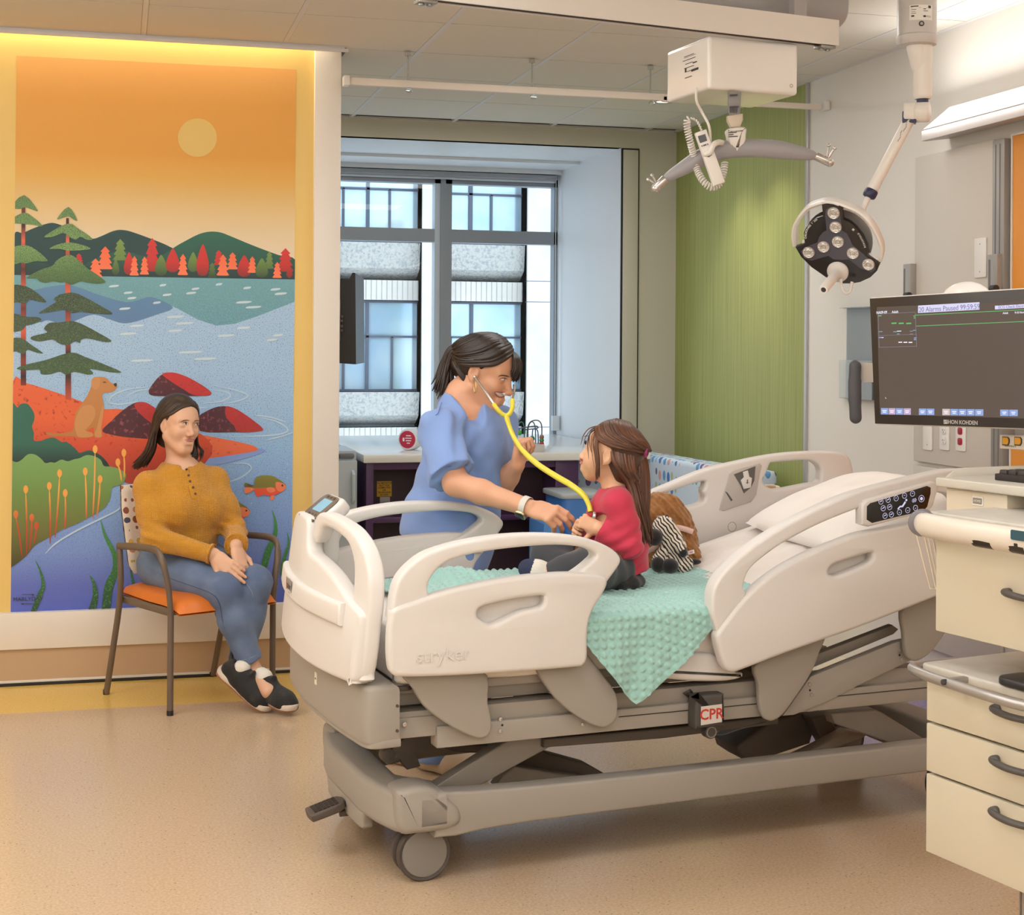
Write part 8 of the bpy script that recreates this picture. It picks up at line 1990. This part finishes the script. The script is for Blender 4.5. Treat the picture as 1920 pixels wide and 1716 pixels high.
PT = [atD(862, 655, dN+.0), atD(846, 662, dN+.01), atD(834, 690, dN+.02), atD(828, 715, dN+.02), atD(821, 738, dN+.01)]
def off_(c, o): return [p+camv(*o)*(.3+.7*i/4) for i, p in enumerate(c)]
strands(g, [off_(PT, (-.012, .02, 0)), off_(PT, (.012, -.0, .02)), off_(PT, (.03, .005, 0)), off_(PT, (.01, .0, -.02))], 110, .0062, .005)
g.make('hair', M_hairB, nu, smooth=80, weld=False)
g = G(); g.tube([atD(866, 655, dN), atD(858, 657, dN)], [.020, .020], 14); g.make('hair_tie', M_blk, nu)
# earring and watch
ec, _n = cast(sn, 890, 712, dH); g = G(); e0 = atD(891.5, 727, dN-.095); n_ = 26
g.tube([e0+camv(.35, 0, .6)*(.010*math.sin(2*PI*k/n_))+V((0, 0, .0185*math.cos(2*PI*k/n_))) for k in range(n_)], .0021, 8, closed=True); g.make('earring', mat('gold_hoop', 'E0BE8E', .25, metal=.8), nu)
dW_ = (wrRN-elRN).normalized(); wc = elRN.lerp(wrRN, .93); x_, y_, _ = frame_of(dW_)
g = G(); n_ = 32; vs = []
for k in range(n_):
    a = 2*PI*k/n_; d_ = x_*math.cos(a)+y_*math.sin(a)
    for s_, r_ in ((-.010, .0310), (.010, .0305), (.010, .0330), (-.010, .0335)): vs.append(wc+dW_*s_+d_*r_)
g.add(vs, [(k*4+j, ((k+1) % n_)*4+j, ((k+1) % n_)*4+(j+1) % 4, k*4+(j+1) % 4) for k in range(n_) for j in range(4)])
wt = g.make('watch_strap', mat('watch_strap', 'D6D2CA', .5), nu)
nw = camv(-.15, -.72, .68); nw = (nw-dW_*nw.dot(dW_)).normalized(); wy = nw.cross(dW_); q = wc+nw*.031
g = G(); g.prism(rrect(.036, .032, .009, 4), q, dW_, nw.cross(dW_), .009, bev=.002, mat=0); g.prism(rrect(.031, .027, .007, 4), q+nw*.0088, dW_, nw.cross(dW_), .0014, bev=.0006, mat=1); g.make('watch_case', [mat('watch_gold', 'CDB58E', .25, metal=.7), mat('watch_face', '23262A', .1)], wt)
# stethoscope (held and worn: a thing of its own)
st = thing('stethoscope', 'yellow stethoscope worn by the person in scrubs and held to the child', 'stethoscope', atD(955, 790, dN-.2))
M_yel = mat('tube_yellow', 'DDD042', .35)
jn_ = atD(951, 780, dN-.20)
g = G(); earR = atD(891, 708, dN-.088)
g.tube(cr([earR, atD(905, 727, dN-.13), atD(919, 747, dN-.17), atD(927, 758, dN-.19)], 5), .0042, 10); g.tube(cr([atD(965, 722, dN-.04), atD(965, 735, dN-.08), atD(962, 750, dN-.15)], 5), .0042, 10); g.ell(earR, .0065)
g.make('ear_tube', M_steel, st)
tb_ = cr([atD(951, 780, dN-.20), atD(957, 800, dN-.22), atD(967, 822, dN-.25), atD(985, 848, dN-.30), atD(1012, 872, dN-.36), atD(1045, 893, dN-.42), atD(1075, 910, dN-.48), atD(1098, 928, dN-.52), atD(1108, 945, dN-.54), atD(1111, 958, dN-.55)], 6)
g = G(); g.tube(cr([atD(927, 758, dN-.19), atD(935, 769, dN-.20), atD(944, 777, dN-.20), atD(951, 780, dN-.20)], 5), .0075, 10); g.tube(cr([atD(962, 750, dN-.15), atD(962, 765, dN-.18), atD(957, 776, dN-.20), atD(951, 780, dN-.20)], 5), .0075, 10); g.tube(tb_, [.0085]*4+[.0078]*(len(tb_)-4), 12); g.tube([p+V((.0, .008, .006)) for p in tb_[18:46]], .007, 8)
g.make('tubing', M_yel, st)
g = G(); cpN = tb_[-1]; g.cyl(cpN+camv(.006, -.012, 0), cpN+camv(.016, -.014, 0), .016, 24, bev=.003); g.make('chest_piece', M_steel, st)
# ================================================================== child on the bed
kd = thing('person', 'small child with long brown hair in red shirt sitting on the mint blanket', 'person', BW_(2.02, 4.15, .70))
dK = (BW_(2.0, 4.15, 1).x*FW[0]+BW_(2.0, 4.15, 1).y*FW[1])
scK = .84; hcK = atD(1148, 851, dK)
MhK = hframe(hcK, camv(-.88, .22, -.30), camv(.25, 1, 0), scK)
sk = S(); HK = head(sk, MhK, scK, True)
nbK = atD(1160, 915, dK); shLK, shRK = atD(1163, 942, dK-.075), atD(1150, 938, dK+.085); cK, pK = atD(1161, 975, dK), atD(1166, 1054, dK)
elLK, wrLK = atD(1186, 1020, dK-.10), atD(1128, 990, dK-.085); elRK, wrRK = atD(1150, 1010, dK+.10), atD(1112, 985, dK+.02)
sk.rc(HK(-.02, 0, -.05), nbK, .036, .038, .02); sk.rc(nbK, cK, .04, .07, .03); sk.chain([cK, pK], [.075, .075], .04); sk.rc(shLK, shRK, .035, .035, .03)
sk.chain([shLK, elLK, wrLK], [.032, .028, .022], .015); sk.chain([shRK, elRK, wrRK], [.032, .028, .022], .015)
hand(sk, wrLK, atD(1096, 975, dK-.075)-wrLK, camv(-.25, .25, .9), .68, 1, ((60, 60, 30), (65, 65, 30), (68, 65, 30), (70, 65, 30)), thumb=(.35, .92, -.1), tcurl=10)
hand(sk, wrRK, atD(1094, 985, dK+.0)-wrRK, camv(-.3, .3, -.8), .68, -1, ((50, 50, 25),)*4, thumb=(.6, .6, -.3), tcurl=20)
kL, kR = BW_(1.85, 3.985, .805), BW_(1.85, 4.29, .80); hL, hR = pK+camv(-.03, -.01, .07), pK+camv(-.03, -.01, -.08); aL, aR = BW_(1.752, 4.09, .768), BW_(1.86, 4.12, .748)
tL = BW_(1.700, 4.115, .786)
sk.chain([hL, kL, aL, tL], [.06, .045, .030, .026], .02); sk.chain([hR, kR, aR], [.06, .045, .03], .02)
b1 = np.array(hcK); b2_ = np.array(atD(1105, 980, dK-.06))
organic(sk, 'body', [M_skin3], kd, .006, [(b1-.145, b1+.145, .0025), (b2_-.075, b2_+.075, .0022)])
dH = dK-.25
g = G(); skinline(g, sk, [(1097.5, 828.5), (1100, 825.5), (1102.5, 824.6)], dH, .0016, 0, .0006); g.make('eyelash', M_blk, kd)
g = G(); skinpatch(g, sk, [(1098, 829), (1100, 826), (1102.5, 826.5), (1102, 831), (1099.5, 832)], dH, .0006, 0, .0004, 3); g.make('eye', mat('eye_child', '3A2A22', .2), kd)
g = G(); skinline(g, sk, [(1097, 817.5), (1101, 815.5), (1107, 816)], dH, .0013, 0, .0005); g.make('eyebrow', mat('brow_light', '7A573F', .8), kd)
g = G(); skinpatch(g, sk, [(1089.5, 858.5), (1093, 857.5), (1096, 860.5), (1093, 862.5), (1090, 862)], dH, .0006, 0, .0008, 3); skinpatch(g, sk, [(1090.5, 864), (1094, 863.6), (1095.5, 865), (1092, 868.5), (1090, 867)], dH, .0006, 0, .0008, 3); g.make('lips', mat('lip_child', 'C8807A', .4), kd)
M_red = fabric('red_jersey', 'C22E4A', 'weave', 600, .2, .8, .25)
sr = S()
sr.rc(shLK, shRK, .044, .044, .04); sr.rc(nbK-V((0, 0, .02)), cK, .055, .082, .04); sr.chain([cK+camv(-.012, 0, 0), atD(1158, 1020, dK), atD(1164, 1066, dK)], [.085, .092, .096], .04)
sr.chain([shLK, shLK.lerp(elLK, .5), elLK, wrLK], [.045, .043, .038, .030], .02); sr.chain([shRK, elRK, wrRK], [.044, .038, .030], .02)
sr.cut(elLK.lerp(wrLK, .98), wrLK-elLK, .05); sr.cut(elRK.lerp(wrRK, .95), wrRK-elRK, .05); sr.cut(atD(1170, 1082, dK-.05), camv(.30, -1, 0), .25)
sr.rc(HK(-.02, 0, -.05), nbK+V((0, 0, .006)), .048, .046, .006, 's')
def kfold(X, Y, Z):
    a = -.0016*np.sin(60*Z+40*X+2*np.sin(20*X))
    for q in (elLK, atD(1168, 1035, dK-.06)): d2 = (X-q.x)**2+(Y-q.y)**2+(Z-q.z)**2; a = a-.0035*np.sin(150*(Z-.6*X))*np.exp(-d2/.004)
    return a
organic(sr, 'red_shirt', M_red, kd, .0042, disp=kfold)
sl = S(); sl.rc(hL, hR, .06, .06, .04); sl.chain([hL, kL, kL.lerp(aL, .5), aL.lerp(kL, .12)], [.070, .058, .046, .036], .03); sl.chain([hR, kR, aR], [.080, .060, .04], .03); sl.cut(aL.lerp(kL, .10), aL-kL, .06)
sl.cut(pK+V((0, 0, .03)), (0, 0, 1), .14)
sl.cut(BW_(1.9, 4.1, .724), (0, 0, -1), .5)
organic(sl, 'leggings', fabric('legging_charcoal', '3B3C42', 'weave', 500, .2, .85, .2), kd, .0048, disp=lambda X, Y, Z: -.0022*np.sin(70*X+60*Y+30*Z))
sc_ = S(); sc_.chain([aL, aL.lerp(tL, .5), tL], [.034, .033, .029], .02); 
def sockm(c): d = np.linalg.norm(c-np.array(tL), axis=1); e = np.linalg.norm(c-np.array(aL.lerp(kL, .02)), axis=1); return np.where(d < .034, 1, np.where(e < .026, 2, 0))
organic(sc_, 'sock', [fabric('sock_cream', 'DDD6CC', 'weave', 500, .3), mat('sock_navy', '2C3350', .85), mat('sock_pink', 'C9566A', .85)], kd, .0035, matfn=lambda c: np.where(np.linalg.norm(c-np.array(tL), axis=1) < .036, 1, np.where(((c-np.array(aL)) @ np.array((tL-aL).normalized())) < -.014, 2, 0)))
sq = S(); sq.el(BW_(1.995, 4.11, .738), (.078, .11, .030), None, .02); sq.cut(BW_(2.06, 4.12, .724), (0, 0, -1), .3); organic(sq, 'black_skirt', fabric('skirt_black', '232226', 'weave', 500, .2), kd, .005, disp=lambda X, Y, Z: -.003*np.sin(120*X+20*Y))
M_hairC = hairmat('hair_chestnut', '45291D', '6E4630')
hk = S(); RK = np.array(MhK.to_3x3()*(1/scK)); hk.el(HK(-.022, 0, .036), (.083, .067, .072), RK, .01); hk.el(HK(-.06, 0, -.03), (.047, .055, .055), RK, .03); hk.el(HK(.0, .094, -.010), (.028, .026, .036), RK, .008, 's')
hk.cut(HK(.046, 0, .046), (MhK.to_3x3() @ V((.80, 0, -.60))), .17)
organic(hk, 'hair_cap', M_hairC, kd, .004)
def HGK(*pts): return [V(HK(p[0]*1.03-.001, p[1]*1.05, .034+(p[2]-.034)*1.05)) for p in pts]
g = G(); tie = tuple(HGK((-.126, .015, .045))[0])
gl = [HGK((.066, -.01, .090), (.070, .030, .076), (.045, .068, .050), (.0, .084, .040), (-.06, .080, .042), (-.122, .018, .045)), HGK((.048, -.01, .112), (.045, .045, .098), (.015, .078, .070), (-.03, .085, .058), (-.08, .070, .052), (-.124, .014, .05)),
      HGK((.015, -.01, .128), (.005, .045, .114), (-.03, .075, .085), (-.065, .076, .070), (-.10, .050, .060), (-.126, .01, .052)), HGK((-.03, -.01, .128), (-.05, .03, .114), (-.08, .052, .090), (-.105, .045, .075), (-.12, .025, .062), (-.127, .005, .054)), HGK((-.05, -.06, .11), (-.07, -.04, .10), (-.095, -.02, .085), (-.115, -.01, .07), (-.125, 0, .06), (-.128, .0, .055))]
strands(g, gl, 300, .0052, .0016)
low = [[V(HK(-.02, .088, .020)), V(HK(-.045, .094, -.02)), atD(1180, 905, dK-.06), atD(1192, 950, dK-.075), atD(1202, 990, dK-.07), atD(1206, 1012, dK-.06)], [V(HK(-.06, .084, .02)), V(HK(-.085, .085, -.03)), atD(1196, 905, dK-.05), atD(1205, 950, dK-.06), atD(1211, 985, dK-.05), atD(1213, 1008, dK-.04)], [V(HK(-.10, .055, .02)), V(HK(-.115, .05, -.03)), atD(1206, 905, dK-.02), atD(1212, 950, dK-.02), atD(1216, 985, dK-.01), atD(1216, 1010, dK-.0)]]
strands(g, low, 170, .0055, .004)
pt = [[V(tie), atD(1207, 838, dK-.01), atD(1216, 875, dK-.0), atD(1219, 915, dK+.0), atD(1216, 955, dK), atD(1210, 990, dK-.01)], [V(tie), atD(1200, 840, dK-.03), atD(1205, 880, dK-.04), atD(1205, 920, dK-.04), atD(1204, 955, dK-.04), atD(1203, 985, dK-.04)], [V(tie), atD(1196, 842, dK-.02), atD(1196, 880, dK-.04), atD(1194, 915, dK-.05), atD(1197, 945, dK-.05), atD(1200, 975, dK-.05)]]
strands(g, pt, 130, .0058, .004)
strands(g, [HGK((.064, .0, .092), (.090, .020, .080), (.104, .035, .055), (.103, .042, .030)), HGK((.062, .03, .088), (.080, .055, .060), (.072, .068, .020), (.050, .074, -.03)), HGK((.050, .05, .08), (.050, .078, .03), (.028, .085, -.02), (.010, .078, -.085))], 7, .0016, .004); strands(g, [HGK((.050, .05, .08), (.046, .078, .03), (.026, .085, -.02), (.012, .080, -.085)), HGK((.040, .05, .08), (.036, .080, .03), (.018, .087, -.02), (.004, .084, -.085))], 16, .0026, .002)
g.make('hair', M_hairC, kd, smooth=80, weld=False)
g = G(); tq = V(tie); g.tube([tq+(MhK.to_3x3() @ V((.0, math.cos(a)*.017, math.sin(a)*.017))) for a in [2*PI*k/14 for k in range(14)]], .004, 7, closed=True); g.make('hair_tie', mat('tie_magenta', '9C2F6A', .6), kd)
# ---- plush toys
M_furA = mat('plush_brown', '8A5A2C', .9, sheen=.3, bump=(220, .5, .003), vary=(60, 'A8743C', .35, .7)); M_blkp = mat('plush_black', '1E1C1E', .9, sheen=.4, bump=(300, .5, .002))
def stripes():
    m = mat('plush_zebra', 'E6DCCB', .9, sheen=.4); t = m.node_tree; b = t.nodes['Principled BSDF']; tc = nd(t, 'ShaderNodeTexCoord'); wv = nd(t, 'ShaderNodeTexWave'); wv.inputs['Scale'].default_value = 30; wv.inputs['Distortion'].default_value = 5; wv.inputs['Detail'].default_value = 1.2; wv.inputs['Detail Scale'].default_value = 1.2
    mp = nd(t, 'ShaderNodeMapping'); mp.inputs['Rotation'].default_value = (0, .7, .3); t.links.new(tc.outputs['Object'], mp.inputs['Vector']); t.links.new(mp.outputs['Vector'], wv.inputs['Vector']); r = nd(t, 'ShaderNodeValToRGB'); r.color_ramp.interpolation = 'CONSTANT'; r.color_ramp.elements[0].color = lin('1B191B'); r.color_ramp.elements[1].color = lin('E6DCCB'); r.color_ramp.elements[1].position = .40
    t.links.new(wv.outputs['Fac'], r.inputs['Fac']); t.links.new(r.outputs['Color'], b.inputs['Base Color']); return m
dP = BW_(2.33, 4.38, .8); dP = dP.x*FW[0]+dP.y*FW[1]
be = thing('plush_animal', 'fluffy brown plush animal with a pink ribbon sitting behind the plush zebra', 'plush toy', atD(1265, 1060, dP+.06))
sp_ = S(); fz = lambda X, Y, Z: -.003*np.sin(150*X+90*Z)*np.sin(140*Y-100*Z)-.002*np.sin(310*X+260*Z)
sp_.el(atD(1252, 972, dP+.05), (.085, .075, .075), None, .03); sp_.el(atD(1240, 945, dP+.05), (.062, .06, .045), None, .03); sp_.el(atD(1276, 1015, dP+.06), (.068, .065, .085), None, .04); sp_.el(atD(1252, 1030, dP+.05), (.08, .075, .06), None, .04); sp_.rc(atD(1228, 1020, dP+.02), atD(1228, 1052, dP), .035, .032, .03); sp_.rc(atD(1290, 1030, dP+.03), atD(1303, 1035, dP+.0), .035, .03, .02); sp_.el(atD(1228, 965, dP), (.04, .04, .035), None, .02)
sp_.rc(atD(1262, 936, dP+.02), atD(1268, 952, dP+.0), .022, .016, .01)
organic(sp_, 'plush_body', M_furA, be, .0042, disp=fz)
g = G(); rb = lambda pts, w_: [g.tube(cr([atD(x, y, d) for x, y, d in pts], 5), w_, 8, sx=.25, sy=1)]
rb([(1268, 984, dP-.015), (1280, 986, dP-.02), (1292, 989, dP-.02), (1304, 993, dP-.02)], .009); rb([(1238, 1018, dP-.05), (1228, 1026, dP-.05), (1212, 1034, dP-.05)], .008); g.make('ribbon', mat('ribbon_pink', 'E2BDB4', .5), be)
ze = thing('plush_zebra', 'small striped plush zebra with black muzzle and feet leaning on the brown plush animal', 'plush toy', atD(1265, 1066, dP-.08))
M_zeb = stripes(); dZ = dP-.07
sz = S(); sz.chain([atD(1274, 1045, dZ), atD(1268, 1020, dZ), atD(1262, 1000, dZ), atD(1254, 985, dZ)], [.040, .036, .028, .026], .02); sz.el(atD(1248, 984, dZ-.0), (.034, .032, .033), None, .015); sz.rc(atD(1250, 984, dZ), atD(1242, 997, dZ-.02), .028, .024, .02)
sz.chain([atD(1255, 1020, dZ-.02), atD(1246, 1034, dZ-.04), atD(1238, 1045, dZ-.05)], [.018, .016, .018], .008); sz.chain([atD(1272, 1015, dZ-.03), atD(1284, 1027, dZ-.05)], [.018, .016], .008); sz.chain([atD(1284, 1052, dZ), atD(1292, 1054, dZ-.03), atD(1284, 1062, dZ-.05)], [.026, .022, .018], .01); sz.chain([atD(1268, 1050, dZ-.02), atD(1250, 1054, dZ-.05)], [.022, .018], .01)
organic(sz, 'zebra_body', M_zeb, ze, .0034)
for nm, c, r_ in (('muzzle', atD(1232, 1004, dZ-.04), (.027, .027, .028)), ('foot', atD(1239, 1055, dZ-.07), (.023, .024, .025)), ('foot', atD(1262, 1057, dZ-.08), (.028, .026, .024)), ('paw', atD(1286, 1032, dZ-.055), (.014, .014, .016)), ('tail_tuft', atD(1308, 1049, dZ-.0), (.022, .012, .010))): g = G(); g.ell(c, r_, seg=20, rings=12); g.make(nm, M_blkp, ze)
g = G(); g.ell(atD(1255, 970, dZ-.01), (.008, .006, .015), mat=0); g.ell(atD(1255, 970.5, dZ-.015), (.005, .004, .011), mat=1); g.make('ear', [M_blkp, mat('ear_white', 'E6E0DA', .9)], ze)
g = G(); strands(g, [[atD(1250, 968, dZ), atD(1244, 962, dZ-.01)], [atD(1258, 975, dZ+.01), atD(1262, 985, dZ+.02)], [atD(1266, 990, dZ+.01), atD(1270, 1000, dZ+.01)]], 40, .003, .004, nseg=4); g.make('mane', mat('mane_grey', 'B9B2AC', .9), ze, weld=False)
g = G(); tgo = atD(1301, 1031, dZ-.03); g.flat(rrect(.021, .013, .001, 2), tgo, camv(.95, .25, .1).normalized(), camv(-.2, .95, .1).normalized()); g.flat(rrect(.010, .005, .001, 2), tgo+camv(0, 0, .001), camv(.95, .25, .1).normalized(), camv(-.2, .95, .1).normalized(), 1); g.make('hang_tag', [mat('tag_white', 'EDE6E2', .6), mat('tag_pink', 'D98AA0', .6)], ze)
# ================================================================== camera, light, view
cam = bpy.data.cameras.new('camera'); co = bpy.data.objects.new('camera', cam); COL.objects.link(co)
cam.sensor_width = 36; cam.sensor_fit = 'HORIZONTAL'; cam.lens = 36*FPX/1920; cam.shift_y = -(858-YH)/1920; cam.clip_start = .05
fwd = V((FW[0], FW[1], 0)); rgt = V((RT[0], RT[1], 0)); up = V((0, 0, 1))
c_, s_ = math.cos(ROLL), math.sin(ROLL)
rgt2 = rgt*c_+up*s_; up2 = up*c_-rgt*s_
R = Matrix((rgt2, up2, -fwd)).transposed().to_4x4()
co.matrix_world = Matrix.Translation(CAM) @ R
SC.camera = co
w = bpy.data.worlds.new('sky'); SC.world = w; w.use_nodes = True
w.node_tree.nodes['Background'].inputs['Color'].default_value = (.80, .90, 1.0, 1)
w.node_tree.nodes['Background'].inputs['Strength'].default_value = 2.3
def area(name, loc, sx, sy, power, col=(1, .86, .72), rot=(0, 0, 0), spread=None):
    l = bpy.data.lights.new(name, 'AREA'); l.shape = 'RECTANGLE'; l.size = sx; l.size_y = sy; l.energy = power; l.color = col
    if spread: l.spread = math.radians(spread)
    o = bpy.data.objects.new(name, l); COL.objects.link(o); o.location = loc; o.rotation_euler = rot; return o
WARM = (1, .985, .965)
for i, (x, y, p) in enumerate([(-.9, .4, 14), (1.5, .4, 14), (-.9, 2.6, 15), (.9, 2.4, 15), (2.3, 1.6, 11), (-1.0, 4.6, 16), (.4, 4.4, 13), (2.0, 5.6, 11)]):
    area('ceiling_troffer_lamp', (x, y, 2.755), 1.15, .55, p, WARM)
area('cove_lamp', (-.7, 6.612, 2.93), 3.1, .05, 12, (1, .90, .70))
# unseen upward fill added along the west and near walls to brighten the room
area('fill_uplight_lamp', (X0+.12, 2.2, 2.30),   .1, 5.5, 85, WARM, (PI, 0, 0))
area('fill_uplight_lamp', (.5, Y0+.12, 2.30), 4.6, .1, 85, WARM, (PI, 0, 0))
area('headwall_lamp', (XR-.16, 4.2, 2.5), .1, 2.6, 6, (1, .97, .93), (PI, 0, 0))
area('headwall_lamp', (XR-.10, 4.2, 2.34), .1, 2.6, 5, (1, .97, .93), (0, 0, 0))
area('desk_downlight_lamp', (2.0, 7.6, 2.75), 1.2, .3, 9, (1, .97, .93))
l = bpy.data.lights.new('downlight_lamp', 'SPOT'); l.energy = 26; l.spot_size = math.radians(70); l.spot_blend = .8; l.shadow_soft_size = .04; l.color = (1, .88, .72)
for p in ((2.82, 7.543, 2.74), (2.85, 7.1, 2.74)):
    o = bpy.data.objects.new('downlight_lamp', l); COL.objects.link(o); o.location = p
    o.rotation_euler = V((.42, 0, -1.5)).to_track_quat('-Z', 'Y').to_euler()
sc = SC
sc.view_settings.view_transform = 'Standard'; sc.view_settings.look = 'None'; sc.view_settings.gamma = 1; sc.view_settings.use_curve_mapping = False
sc.view_settings.exposure = 0.12
sc.cycles.max_bounces = 7; sc.cycles.diffuse_bounces = 4; sc.cycles.glossy_bounces = 3; sc.cycles.transmission_bounces = 4; sc.cycles.transparent_max_bounces = 8
sc.cycles.use_denoising = True; sc.cycles.sample_clamp_indirect = 6; sc.cycles.caustics_reflective = False; sc.cycles.caustics_refractive = False
